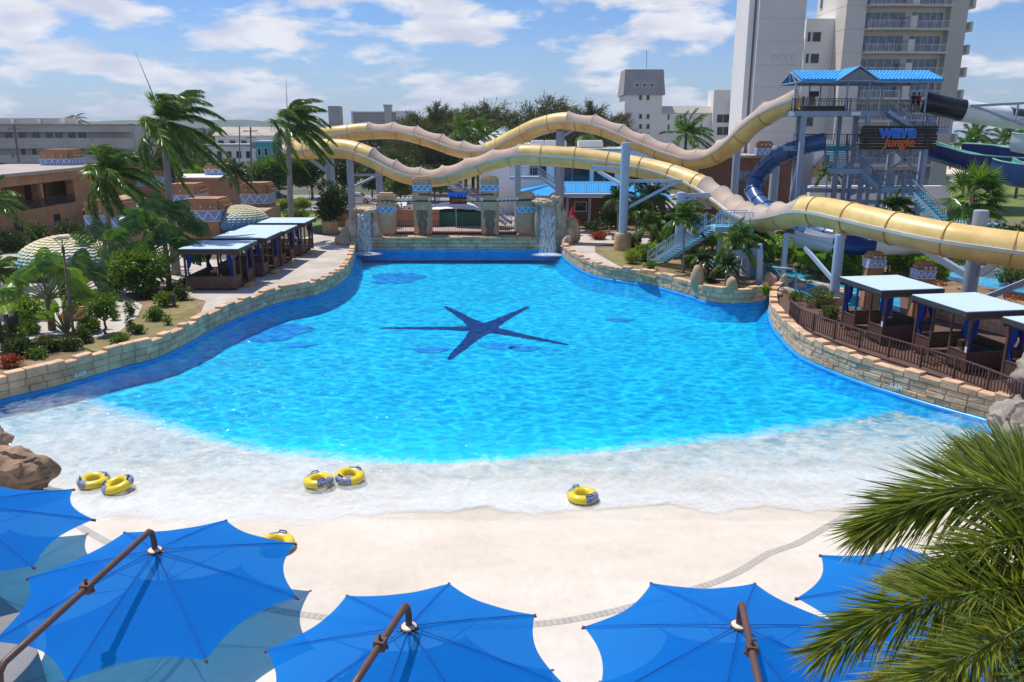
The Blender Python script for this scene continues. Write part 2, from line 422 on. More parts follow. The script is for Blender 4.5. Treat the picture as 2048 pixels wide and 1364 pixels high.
m3 = N.new('ShaderNodeMix'); m3.data_type = 'RGBA'; m3.blend_type = 'MULTIPLY'; m3.inputs['Factor'].default_value = .7; L.new(mx.outputs['Result'], m3.inputs['A']); L.new(r3.outputs[0], m3.inputs['B']); L.new(m3.outputs['Result'], b.inputs['Base Color'])
# pool water: clear sheet; ripples by bump, sky by Fresnel, light and view go through a tint with a painted caustic net
def water(name, tint, tint2, deep=1.0, bump=.5, ref=.5, sc=1.0):
    m = bpy.data.materials.new(name); MAT[name] = m; N, L = nodes(m); o = N['Material Output']; N.remove(N['Principled BSDF'])
    ge = N.new('ShaderNodeNewGeometry'); mp = N.new('ShaderNodeMapping'); mp.inputs['Scale'].default_value = (.8*sc, 1.15*sc, 1); mp.inputs['Rotation'].default_value = (0, 0, .5)
    L.new(ge.outputs['Position'], mp.inputs['Vector'])
    a = N.new('ShaderNodeTexNoise'); a.inputs['Scale'].default_value = 2.0; a.inputs['Detail'].default_value = 5; a.inputs['Roughness'].default_value = .55; a.inputs['Distortion'].default_value = .8
    L.new(mp.outputs[0], a.inputs['Vector'])
    b2 = N.new('ShaderNodeTexNoise'); b2.inputs['Scale'].default_value = .22; b2.inputs['Detail'].default_value = 2; L.new(mp.outputs[0], b2.inputs['Vector'])
    ad = N.new('ShaderNodeMath'); ad.operation = 'MULTIPLY_ADD'; L.new(b2.outputs['Fac'], ad.inputs[0]); ad.inputs[1].default_value = 1.6; L.new(a.outputs['Fac'], ad.inputs[2])
    bp = N.new('ShaderNodeBump'); bp.inputs['Strength'].default_value = bump; bp.inputs['Distance'].default_value = .16; L.new(ad.outputs[0], bp.inputs['Height'])
    # caustic net painted into the tint: thin bright lines imitate focused sunlight
    vn = N.new('ShaderNodeTexNoise'); vn.inputs['Scale'].default_value = 1.3; vn.inputs['Detail'].default_value = 2; L.new(mp.outputs[0], vn.inputs['Vector'])
    mm = N.new('ShaderNodeMix'); mm.data_type = 'RGBA'; mm.inputs['Factor'].default_value = .45; L.new(mp.outputs[0], mm.inputs['A']); L.new(vn.outputs['Color'], mm.inputs['B'])
    vo = N.new('ShaderNodeTexVoronoi'); vo.feature = 'DISTANCE_TO_EDGE'; vo.inputs['Scale'].default_value = 1.9; L.new(mm.outputs['Result'], vo.inputs['Vector'])
    mr = N.new('ShaderNodeMapRange'); L.new(vo.outputs['Distance'], mr.inputs['Value']); mr.inputs['From Min'].default_value = 0; mr.inputs['From Max'].default_value = .16
    nz = N.new('ShaderNodeTexNoise'); nz.inputs['Scale'].default_value = 1.7; nz.inputs['Detail'].default_value = 5; nz.inputs['Roughness'].default_value = .7; L.new(mp.outputs[0], nz.inputs['Vector'])
    mr2 = N.new('ShaderNodeMapRange'); L.new(nz.outputs['Fac'], mr2.inputs['Value']); mr2.inputs['From Min'].default_value = .40; mr2.inputs['From Max'].default_value = .57
    mu = N.new('ShaderNodeMath'); mu.operation = 'MULTIPLY_ADD'; L.new(mr.outputs[0], mu.inputs[0]); mu.inputs[1].default_value = .5
    hf = N.new('ShaderNodeMath'); hf.operation = 'MULTIPLY'; L.new(mr2.outputs[0], hf.inputs[0]); hf.inputs[1].default_value = .5; L.new(hf.outputs[0], mu.inputs[2])
    tn = N.new('ShaderNodeMix'); tn.data_type = 'RGBA'; L.new(mu.outputs[0], tn.inputs['Factor']); tn.inputs['A'].default_value = (*tint, 1); tn.inputs['B'].default_value = (*tint2, 1)
    if name == 'pool_water':        # the deeper the water, the more it tints
        sp = N.new('ShaderNodeSeparateXYZ'); L.new(ge.outputs['Position'], sp.inputs[0]); dp = N.new('ShaderNodeMapRange'); L.new(sp.outputs['Y'], dp.inputs['Value'])
        dp.inputs['From Min'].default_value = 26; dp.inputs['From Max'].default_value = 36; dp.inputs['To Min'].default_value = .05; dp.inputs['To Max'].default_value = 1
        ml = N.new('ShaderNodeMath'); ml.operation = 'MULTIPLY'; L.new(mu.outputs[0], ml.inputs[0]); L.new(dp.outputs[0], ml.inputs[1]); L.new(ml.outputs[0], tn.inputs['Factor'])
    tr = N.new('ShaderNodeBsdfTransparent'); L.new(tn.outputs['Result'], tr.inputs['Color'])
    rf = N.new('ShaderNodeBsdfRefraction'); rf.inputs['IOR'].default_value = 1.33; rf.inputs['Roughness'].default_value = 0; L.new(tn.outputs['Result'], rf.inputs['Color']); L.new(bp.outputs['Normal'], rf.inputs['Normal'])
    m1 = N.new('ShaderNodeMixShader'); m1.inputs['Fac'].default_value = ref; L.new(tr.outputs[0], m1.inputs[1]); L.new(rf.outputs[0], m1.inputs[2])
    gl = N.new('ShaderNodeBsdfGlossy'); gl.inputs['Roughness'].default_value = .07
    sn = N.new('ShaderNodeTexNoise'); sn.inputs['Scale'].default_value = 2.6; sn.inputs['Detail'].default_value = 3; L.new(mp.outputs[0], sn.inputs['Vector'])
    b3 = N.new('ShaderNodeBump'); b3.inputs['Strength'].default_value = 1; b3.inputs['Distance'].default_value = .20; L.new(sn.outputs['Fac'], b3.inputs['Height']); L.new(b3.outputs['Normal'], gl.inputs['Normal'])
    fr = N.new('ShaderNodeFresnel'); fr.inputs['IOR'].default_value = 1.33; b4 = N.new('ShaderNodeBump'); b4.inputs['Strength'].default_value = .35; b4.inputs['Distance'].default_value = .10; L.new(ad.outputs[0], b4.inputs['Height']); L.new(b4.outputs['Normal'], fr.inputs['Normal']); fs = N.new('ShaderNodeMath'); fs.operation = 'MULTIPLY'; L.new(fr.outputs[0], fs.inputs[0]); fs.inputs[1].default_value = .30
    m2 = N.new('ShaderNodeMixShader'); L.new(fs.outputs[0], m2.inputs['Fac']); L.new(m1.outputs[0], m2.inputs[1]); L.new(gl.outputs[0], m2.inputs[2])
    L.new(m2.outputs[0], o.inputs['Surface'])
water('pool_water', (1, 1, 1), (.12, .56, .83), ref=0, bump=.5)
# umbrella mesh cloth and slide netting: woven, partly see-through
def cloth(name, col, trn, tr, tl, sc=40):
    m = bpy.data.materials.new(name); MAT[name] = m; N, L = nodes(m); o = N['Material Output']; b = N['Principled BSDF']
    b.inputs['Roughness'].default_value = .8; b.inputs['Specular IOR Level'].default_value = .15
    tc = N.new('ShaderNodeTexCoord'); n = N.new('ShaderNodeTexNoise'); n.inputs['Scale'].default_value = sc; n.inputs['Detail'].default_value = 3; L.new(tc.outputs['Object'], n.inputs['Vector'])
    mx = N.new('ShaderNodeMix'); mx.data_type = 'RGBA'; L.new(n.outputs['Fac'], mx.inputs['Factor']); mx.inputs['A'].default_value = (*[c*.68 for c in col], 1); mx.inputs['B'].default_value = (*[min(1, c*1.3) for c in col], 1)
    L.new(mx.outputs['Result'], b.inputs['Base Color'])
    t = N.new('ShaderNodeBsdfTranslucent'); t.inputs['Color'].default_value = (*trn, 1)
    m1 = N.new('ShaderNodeMixShader'); m1.inputs['Fac'].default_value = tl; L.new(b.outputs[0], m1.inputs[1]); L.new(t.outputs[0], m1.inputs[2])
    tp = N.new('ShaderNodeBsdfTransparent'); tp.inputs['Color'].default_value = (*[min(1, .15+c*1.2) for c in trn], 1)
    # seen at a grazing angle a weave closes up
    lw = N.new('ShaderNodeLayerWeight'); lw.inputs['Blend'].default_value = .4
    mr = N.new('ShaderNodeMapRange'); L.new(lw.outputs['Facing'], mr.inputs['Value']); mr.inputs['To Min'].default_value = tr; mr.inputs['To Max'].default_value = tr*.05
    m2 = N.new('ShaderNodeMixShader'); L.new(mr.outputs[0], m2.inputs['Fac']); L.new(m1.outputs[0], m2.inputs[1]); L.new(tp.outputs[0], m2.inputs[2]); L.new(m2.outputs[0], o.inputs['Surface'])
cloth('umbrella_cloth', (.001, .145, .60), (.003, .38, .88), .17, .45, 22)
cloth('slide_net', (.72, .61, .54), (.74, .64, .56), .34, .35, 25)
# foam: white bubbles, gaps between them
def foam(name):
    m = bpy.data.materials.new(name); MAT[name] = m; N, L = nodes(m); o = N['Material Output']; b = N['Principled BSDF']
    b.inputs['Base Color'].default_value = (.82, .86, .86, 1); b.inputs['Roughness'].default_value = .5
    ge = N.new('ShaderNodeNewGeometry'); at = N.new('ShaderNodeAttribute'); at.attribute_name = 'cover'
    n = N.new('ShaderNodeTexNoise'); n.inputs['Scale'].default_value = .9; n.inputs['Detail'].default_value = 10; n.inputs['Roughness'].default_value = .74; n.inputs['Distortion'].default_value = .8
    L.new(ge.outputs['Position'], n.inputs['Vector'])
    v = N.new('ShaderNodeTexVoronoi'); v.feature = 'DISTANCE_TO_EDGE'; v.inputs['Scale'].default_value = 3.2
    mxv = N.new('ShaderNodeMix'); mxv.data_type = 'RGBA'; mxv.inputs['Factor'].default_value = .35; L.new(ge.outputs['Position'], mxv.inputs['A']); L.new(n.outputs['Color'], mxv.inputs['B']); L.new(mxv.outputs['Result'], v.inputs['Vector'])
    lv = N.new('ShaderNodeMapRange'); L.new(v.outputs['Distance'], lv.inputs['Value']); lv.inputs['From Max'].default_value = .16; lv.inputs['To Min'].default_value = .055; lv.inputs['To Max'].default_value = -.02
    a0 = N.new('ShaderNodeMath'); a0.operation = 'ADD'; L.new(n.outputs['Fac'], a0.inputs[0]); L.new(lv.outputs[0], a0.inputs[1])
    a = N.new('ShaderNodeMath'); a.operation = 'ADD'; L.new(a0.outputs[0], a.inputs[0]); L.new(at.outputs['Fac'], a.inputs[1])
    mr = N.new('ShaderNodeMapRange'); L.new(a.outputs[0], mr.inputs['Value']); mr.inputs['From Min'].default_value = .55; mr.inputs['From Max'].default_value = 1.4; mr.inputs['To Max'].default_value = .8
    tp = N.new('ShaderNodeBsdfTransparent'); ms = N.new('ShaderNodeMixShader'); L.new(mr.outputs[0], ms.inputs['Fac']); L.new(tp.outputs[0], ms.inputs[1]); L.new(b.outputs[0], ms.inputs[2]); L.new(ms.outputs[0], o.inputs['Surface'])
foam('foam')
def fallmat(name):
    m = bpy.data.materials.new(name); MAT[name] = m; N, L = nodes(m); o = N['Material Output']; b = N['Principled BSDF']
    b.inputs['Base Color'].default_value = (.72, .78, .84, 1); b.inputs['Roughness'].default_value = .25
    ge = N.new('ShaderNodeNewGeometry'); mp = N.new('ShaderNodeMapping'); mp.inputs['Scale'].default_value = (5, 5, .7); L.new(ge.outputs['Position'], mp.inputs['Vector'])
    n = N.new('ShaderNodeTexNoise'); n.inputs['Scale'].default_value = 1.5; n.inputs['Detail'].default_value = 6; n.inputs['Roughness'].default_value = .7; L.new(mp.outputs[0], n.inputs['Vector'])
    mr = N.new('ShaderNodeMapRange'); L.new(n.outputs['Fac'], mr.inputs['Value']); mr.inputs['From Min'].default_value = .40; mr.inputs['From Max'].default_value = .62; mr.inputs['To Min'].default_value = .08; mr.inputs['To Max'].default_value = .92
    tp = N.new('ShaderNodeBsdfTransparent'); ms = N.new('ShaderNodeMixShader'); L.new(mr.outputs[0], ms.inputs['Fac']); L.new(tp.outputs[0], ms.inputs[1]); L.new(b.outputs[0], ms.inputs[2]); L.new(ms.outputs[0], o.inputs['Surface'])
fallmat('falling_water')
# opaque moving water of the lazy river and the sea
def opaque_water(name, c1, c2, sc, bump):
    m = mat(name, c1, .12, .2, sc*.6, 0, obj=False, col2=c2, spec=.5); N, L = m.node_tree.nodes, m.node_tree.links
    ge = N.new('ShaderNodeNewGeometry'); n = N.new('ShaderNodeTexNoise'); n.inputs['Scale'].default_value = sc; n.inputs['Detail'].default_value = 4; L.new(ge.outputs['Position'], n.inputs['Vector'])
    bp = N.new('ShaderNodeBump'); bp.inputs['Strength'].default_value = bump; bp.inputs['Distance'].default_value = .2; L.new(n.outputs['Fac'], bp.inputs['Height']); L.new(bp.outputs['Normal'], N['Principled BSDF'].inputs['Normal'])
opaque_water('river_water', (.02, .33, .62), (.03, .42, .70), 2.2, .4)
opaque_water('sea_water', (.025, .11, .26), (.03, .14, .30), .05, .2)
# scale tiles of the domes: cream crown running to blue skirt, dark courses
def scales(name, zlo, zhi):
    m = bpy.data.materials.new(name); MAT[name] = m; N, L = nodes(m); b = N['Principled BSDF']; b.inputs['Roughness'].default_value = .6
    at = N.new('ShaderNodeAttribute'); at.attribute_name = 'hue'
    r = N.new('ShaderNodeValToRGB'); e = r.color_ramp.elements
    e[0].position = 0; e[0].color = (.05, .15, .42, 1); e[1].position = 1; e[1].color = (.62, .52, .30, 1)
    for p, c in ((.22, (.10, .27, .55)), (.38, (.30, .46, .46)), (.55, (.55, .56, .38)), (.75, (.64, .56, .34))):
        x = e.new(p); x.color = (*c, 1)
    ge = N.new('ShaderNodeNewGeometry'); ad = N.new('ShaderNodeMath'); ad.operation = 'MULTIPLY_ADD'; L.new(ge.outputs['Random Per Island'], ad.inputs[0]); ad.inputs[1].default_value = .22; L.new(at.outputs['Fac'], ad.inputs[2])
    L.new(ad.outputs[0], r.inputs['Fac']); L.new(r.outputs['Color'], b.inputs['Base Color'])
scales('scale_tiles', 0, 1)
mat('tile_gap', (.10, .085, .05), .9, .2, 3)
# ---------------------------------------------------------------- lettering
def text_mesh(body, size, extrude=.01, offset=0, bevel=0, shear=0, align='CENTER'):
    cu = bpy.data.curves.new('lettering', 'FONT'); cu.body = body; cu.size = size; cu.extrude = extrude; cu.offset = offset
    cu.bevel_depth = bevel; cu.shear = shear; cu.align_x = align; cu.align_y = 'CENTER'; cu.resolution_u = 3
    o = bpy.data.objects.new('lettering', cu); COL.objects.link(o)
    dg = bpy.context.evaluated_depsgraph_get(); me = bpy.data.meshes.new_from_object(o.evaluated_get(dg))
    bpy.data.objects.remove(o); return me
def lettering(name, body, size, pos, right, up, m, parent, **k):
    me = text_mesh(body, size, **k); right = Vector(right).normalized(); up = Vector(up).normalized(); nrm = right.cross(up)
    off = Vector(); p = parent
    while p is not None: off += p.location; p = p.parent
    T = Matrix((right, up, nrm)).transposed().to_4x4(); T.translation = Vector(pos)-off
    me.transform(T); me.materials.clear(); me.materials.append(MAT[m])
    o = bpy.data.objects.new(name, me); COL.objects.link(o); o.parent = parent; return o
# ---------------------------------------------------------------- pool outline
DK = .95                                   # level of the decks round the pool
LW = catmull([G(x, y, .2) for x, y in ((-330,905), (-150,842), (0,797), (120,768), (250,730), (330,707), (440,650), (500,625), (560,604), (640,586), (690,558), (706,530), (712,505))], .8)
RF = catmull([G(x, y, .2) for x, y in ((1121,500), (1136,520), (1190,549), (1300,568), (1380,589), (1412,601), (1470,606), (1518,602), (1536,592), (1538,578))], .8)
RN = catmull([G(x, y, .2) for x, y in ((1572,588), (1545,600), (1537,622), (1543,645), (1560,670), (1600,708), (1680,744), (1750,769), (1870,806), (1980,837), (2120,880), (2300,940))], .8)
EWY = 86.0
def inset(line, d=.25):
    out = []
    for i, p in enumerate(line):
        t = (line[min(i+1, len(line)-1)]-line[max(i-1, 0)]).normalized(); out.append(p+Vector((-t.y, t.x, 0))*d)
    return out
LWi, RFi, RNi = inset(LW), inset(RF), inset(RN)
def flat(ps, z): return [(p.x, p.y, z) for p in ps]
hole = flat(LWi, DK)+[(-17.2, EWY+1, DK), (5.6, EWY+1, DK)]+flat(RFi, DK)+[(21.6, 66, DK), (22.2, 64, DK)]+flat(RNi, DK)+[(30, 3, DK), (-34, 3, DK)]
E_ = 9000
mb = MB(); mb.sheet([(-E_, -200, DK), (E_, -200, DK), (E_, E_*2, DK), (-E_, E_*2, DK)], [hole])
structure(mb.build('ground', 'land', org=(0, 0, DK)))
def overlay(name, pts, m, z=DK+.004, kind='structure', px=True):
    P = [G(x, y, z) for x, y in pts] if px else [Vector((x, y, z)) for x, y in pts]
    b = MB(); b.sheet(P); o = b.build(name, m, org=(0, 0, z)); o['kind'] = kind; return o
wl = [(p.x, p.y) for p in inset(LW, .3)]
# left side: paving, planting bed, lawn, car park
i0 = 8
overlay('pool_deck', wl[4:]+[(-17.5, 86.5), (-18.5, 92), (-23, 93), (-24.5, 85), (-25.5, 75), (-30, 75), (-36, 110), (-46, 112), (-51, 80), (-60, 40), (-40, 36)], 'deck_concrete', px=False)
def pxy(p):
    v = Vector((p[0], p[1], .95-HC)); return 1024+FP*v.x/(v.y*_c-v.z*_s)
near_ = [p for p in wl if -400 < pxy(p) < 405]; g_ = lambda L_: [tuple(G(x, y, DK).xy) for x, y in L_]
overlay('planting_bed', near_+g_([(412,602), (376,592), (300,560), (250,590), (285,610), (265,655), (205,680), (150,668), (75,672), (20,700), (-40,770), (-140,800)]), 'soil', DK+.008, px=False)
overlay('dry_grass', [p for p in near_ if pxy(p) > 190]+g_([(395,600), (330,608), (290,620), (240,662), (150,690), (190,712)]), 'dry_lawn', DK+.012, px=False)
overlay('lawn', [(520,428), (600,420), (730,428), (712,470), (690,462), (640,470), (632,452), (560,452)], 'lawn', DK+.008)
overlay('car_park', [(-46+0, 112), (60, 112), (60, 150), (-60, 150)], 'asphalt', DK+.006, px=False)
overlay('plaza', [(-17, 89), (6, 89), (8, 112), (-24, 112)], 'paver', DK+.010, px=False)
overlay('verge', [(-44, 128.5), (12, 128.5), (14, 133), (-46, 133)], 'dry_lawn', DK+.010, px=False)
# right side
overlay('garden_soil', [(p.x, p.y) for p in inset(RF, .3)[2:]]+[(22, 68), (60, 66), (60, 108), (9, 108), (7, 92)], 'soil', DK+.004, px=False)
overlay('garden_path', [(1120,492), (1127,455), (1180,462), (1250,466), (1330,478), (1330,490), (1250,484), (1190,492), (1190,505), (1245,536), (1222,540), (1160,510), (1142,500)], 'deck_concrete', DK+.010)
overlay('garden_lawn', [(1200,504), (1260,488), (1330,495), (1320,530), (1310,556), (1250,541)], 'dry_lawn', DK+.014)
overlay('cabana_terrace', [(p.x, p.y) for p in inset(RN, .3)[4:]]+[(34, 22), (36, 45), (30, 58), (24, 60)], 'brown_wood', DK+.004, px=False)
overlay('river_bank', [(21.5, 62.5), (24, 60.5), (30, 58), (36, 45), (70, 45), (70, 66), (22, 67)], 'soil', DK+.004, px=False)
overlay('lazy_river', [(1480,506), (1500,520), (1560,528), (1640,556), (1700,570), (1800,580), (1800,640), (1690,610), (1560,584), (1545,572), (1480,540), (1400,525)], 'river_water', DK+.020)
overlay('lazy_river', [(1600,470), (1680,466), (1780,490), (1900,520), (2060,560), (2060,590), (1900,560), (1760,510), (1640,485)], 'river_water', DK+.020)
overlay('grass_field', [(45, 108), (140, 108), (160, 175), (60, 200)], 'lawn', DK+.004, px=False)
# the sea, a strip of sand before it, and the low hills inland
overlay('sea', [(100, 320), (9000, 400), (9000, 17000), (60, 17000)], 'sea_water', DK+.03, px=False)
overlay('beach_sand', [(60, 215), (700, 240), (700, 330), (140, 330), (60, 320)], 'sand', DK+.05, px=False)
overlay('reef_surf', [(250, 470), (900, 520), (900, 560), (250, 500)], 'white_paint', DK+.06, px=False)
def ridge(name, x0, x1, Y, hmax, seed, depth=700):
    b = MB(); nx, ny = 90, 8; vs = []
    for j in range(ny):
        for i in range(nx):
            u, v = i/(nx-1), j/(ny-1); x = x0+(x1-x0)*u
            env = math.sin(math.pi*min(1, v*1.0))*(min(1, u*6)*min(1, (1-u)*3))
            h = hmax*(.62+.5*noise.noise(Vector((x*.0011, seed, v)))+.16*noise.noise(Vector((x*.008, seed, v*3)))+.07*noise.noise(Vector((x*.05, seed+3, v*9))))
            vs.append((x, Y+depth*v, DK-1+env*max(0, h)))
    b.add(vs, [(j*nx+i, j*nx+i+1, (j+1)*nx+i+1, (j+1)*nx+i) for j in range(ny-1) for i in range(nx-1)])
    return structure(b.build(name, 'hill', smooth=True))
ridge('hills', -2600, -150, 2900, 66, 2)
ridge('hills', -900, 700, 3600, 44, 9)
# ---------------------------------------------------------------- pool basin
def zf(y): return .022*(25-y) if y < 25 else -min(1.15, (y-25)*.05)
YB = [(-60,46), (-26,42), (-22.6,40), (-21,38.5), (-16,34.7), (-11.1,31.7), (-5.8,30.3), (-2.5,30.2), (3.7,31.6), (10.6,33.5), (16,35.8), (21,38.8), (24,40.5), (60,46)]
def yb(x):
    for (a, b), (c, d) in zip(YB, YB[1:]):
        if a <= x <= c:
            t = (x-a)/(c-a); return b+(d-b)*t
    return 46
xs = [-44+i*.75 for i in range(118)]
ys_ = [yb(x) for x in xs]
for _ in range(3): ys_ = [ys_[0]]+[(a+2*b+c)/4 for a, b, c in zip(ys_, ys_[1:], ys_[2:])]+[ys_[-1]]
def strip(name, ya, yc, n, m, dz=0, ext=None):
    b = MB(); vs = []
    for i, x in enumerate(xs):
        lo, hi = ya(i), yc(i)
        for j in range(n+1):
            y = lo+(hi-lo)*j/n; vs.append((x, y, zf(y)+dz))
    b.add(vs, [(i*(n+1)+j, (i+1)*(n+1)+j, (i+1)*(n+1)+j+1, i*(n+1)+j+1) for i in range(len(xs)-1) for j in range(n)])
    return b.build(name, m, smooth=True, org=(0, 0, 0))
structure(strip('beach', lambda i: 3, lambda i: ys_[i], 36, 'beach_concrete'))
pf = structure(strip('pool_floor', lambda i: ys_[i], lambda i: 96, 30, 'pool_blue'))
sc_ = G(966,657,-1.135); tips_ = [(757,656), (889,612), (1058,613), (1139,690), (896,720)]; star_ = []
arms_ = [(G(x, y, -1.135)-sc_) for x, y in tips_]; b = MB()
def ragged(L_, dz): return [p+Vector((.09*noise.noise(p*5), .14*noise.noise(p*5+Vector((9,0,0))), dz)) for p in resample(L_+L_[:1], .12)[:-1]]    # wobble of refraction through the water, put into the outline
for k, a in enumerate(arms_):
    d = a.normalized(); n = Vector((-d.y, d.x, 0)); l = a.length; pr_ = ((.0,.75), (.18,.72), (.35,.5), (.6,.38), (.85,.26), (.97,.13))
    b.sheet(ragged([sc_+d*l*t+n*w for t, w in pr_]+[sc_+a]+[sc_+d*l*t-n*w for t, w in pr_[::-1]], .004*k))
b.sheet(ragged([sc_+Vector((math.cos(t)*1.15, math.sin(t)*1.7, 0)) for t in [k*.4 for k in range(15)]], .022))
b.build('starfish_mark', 'pool_mark', pf)
b = MB()
for x, y, w in ((860,700,1.1), (1000,692,1.3), (1050,697,1.0), (600,690,1.0), (1240,640,1.0)):
    c = G(x, y, -1.12); b.sheet([c+Vector((math.cos(a)*w*(1+.25*math.sin(3*a)), math.sin(a)*w*.7*(1+.2*math.cos(2*a)), 0)) for a in [k*.35 for k in range(18)]])
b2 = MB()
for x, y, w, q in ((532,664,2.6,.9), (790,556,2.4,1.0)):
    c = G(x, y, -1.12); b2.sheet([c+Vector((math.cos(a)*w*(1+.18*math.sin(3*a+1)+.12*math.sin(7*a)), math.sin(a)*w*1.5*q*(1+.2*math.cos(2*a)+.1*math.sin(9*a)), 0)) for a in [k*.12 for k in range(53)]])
mat('pool_shadow_paint', (.012, .36, .68), .6, .25, 1.2); b2.build('painted_shadow', 'pool_shadow_paint', pf)['kind'] = 'stuff'  # soft shadows on the pool floor, painted as darker blue patches
mat('pool_mark_soft', (.025, .40, .72), .6, .1, 1); b.build('fish_mark', 'pool_mark_soft', pf)['kind'] = 'stuff'
# water: one rippled sheet (a real swell, the finest ripples in its material)
b = MB(); nx, ny = 230, 190; vs = []
for j in range(ny):
    for i in range(nx):
        x = -40+i*70/(nx-1); y = 20+j*70/(ny-1)
        z = .018*noise.noise(Vector((x*.55, y*.75, 0)))+.012*noise.noise(Vector((x*1.4, y*1.7, 4)))
        vs.append((x, y, z*min(1, max(0, (y-24)/6))))
b.add(vs, [(j*nx+i, j*nx+i+1, (j+1)*nx+i+1, (j+1)*nx+i) for j in range(ny-1) for i in range(nx-1)])
structure(b.build('water', 'pool_water', smooth=True, org=(0, 0, 0)))
# foam of the last wave running up the beach
def foam_cover(x, y):
    e = 26.0+.9*noise.noise(Vector((x*.16, 3, 0)))+.6*noise.noise(Vector((x*.5, 8, 0)))+.2*noise.noise(Vector((x*1.7, 5, 0)))-1.8*math.exp(-((x+9.5)/4)**2)-.5*math.exp(-((x-1)/3)**2)
    d = y-e
    if d < .5: c = .50*max(0, min(1, (d+.4)/.5))-.4*max(0, min(1, (-d)/.3))
    else: c = .24*math.exp(-(d-.5)/1.2)+.36*math.exp(-d/10)
    for (x0, y0, sx, sy, s) in ((-18,33,5,4,.34), (-22,37,3,3,.2), (-9,30.5,5,2,.12), (14,31,6,2.5,.12), (-13,26.5,4,1.2,.22), (-1,26.3,3.5,1.0,.20), (12,28.3,5,.8,.2), (-8.5,28.6,2.5,1.2,.25)):
        c += s*math.exp(-((x-x0)/sx)**2-((y-y0)/sy)**2)
    return c
b = MB(); nx, ny = 260, 110; vs = []; cov = []
for j in range(ny):
    for i in range(nx):
        x = -32+i*60/(nx-1); y = 22.5+j*18.5/(ny-1)
        vs.append((x, y, max(zf(y), .0)+.012+.02*max(0, noise.noise(Vector((x*1.2, y*1.6, 1)))))); cov.append(foam_cover(x, y)-.06*max(0, y-34)-.30*max(0, min(1, (y-yb(x)+.5)/.8)))
b.add(vs, [(j*nx+i, j*nx+i+1, (j+1)*nx+i+1, (j+1)*nx+i) for j in range(ny-1) for i in range(nx-1)])
fo = b.build('foam', 'foam', smooth=True, org=(0, 0, 0)); fo['kind'] = 'stuff'; fo['label'] = 'white foam left by a spent wave along the pale beach'
at = fo.data.attributes.new('cover', 'FLOAT', 'POINT'); at.data.foreach_set('value', cov)
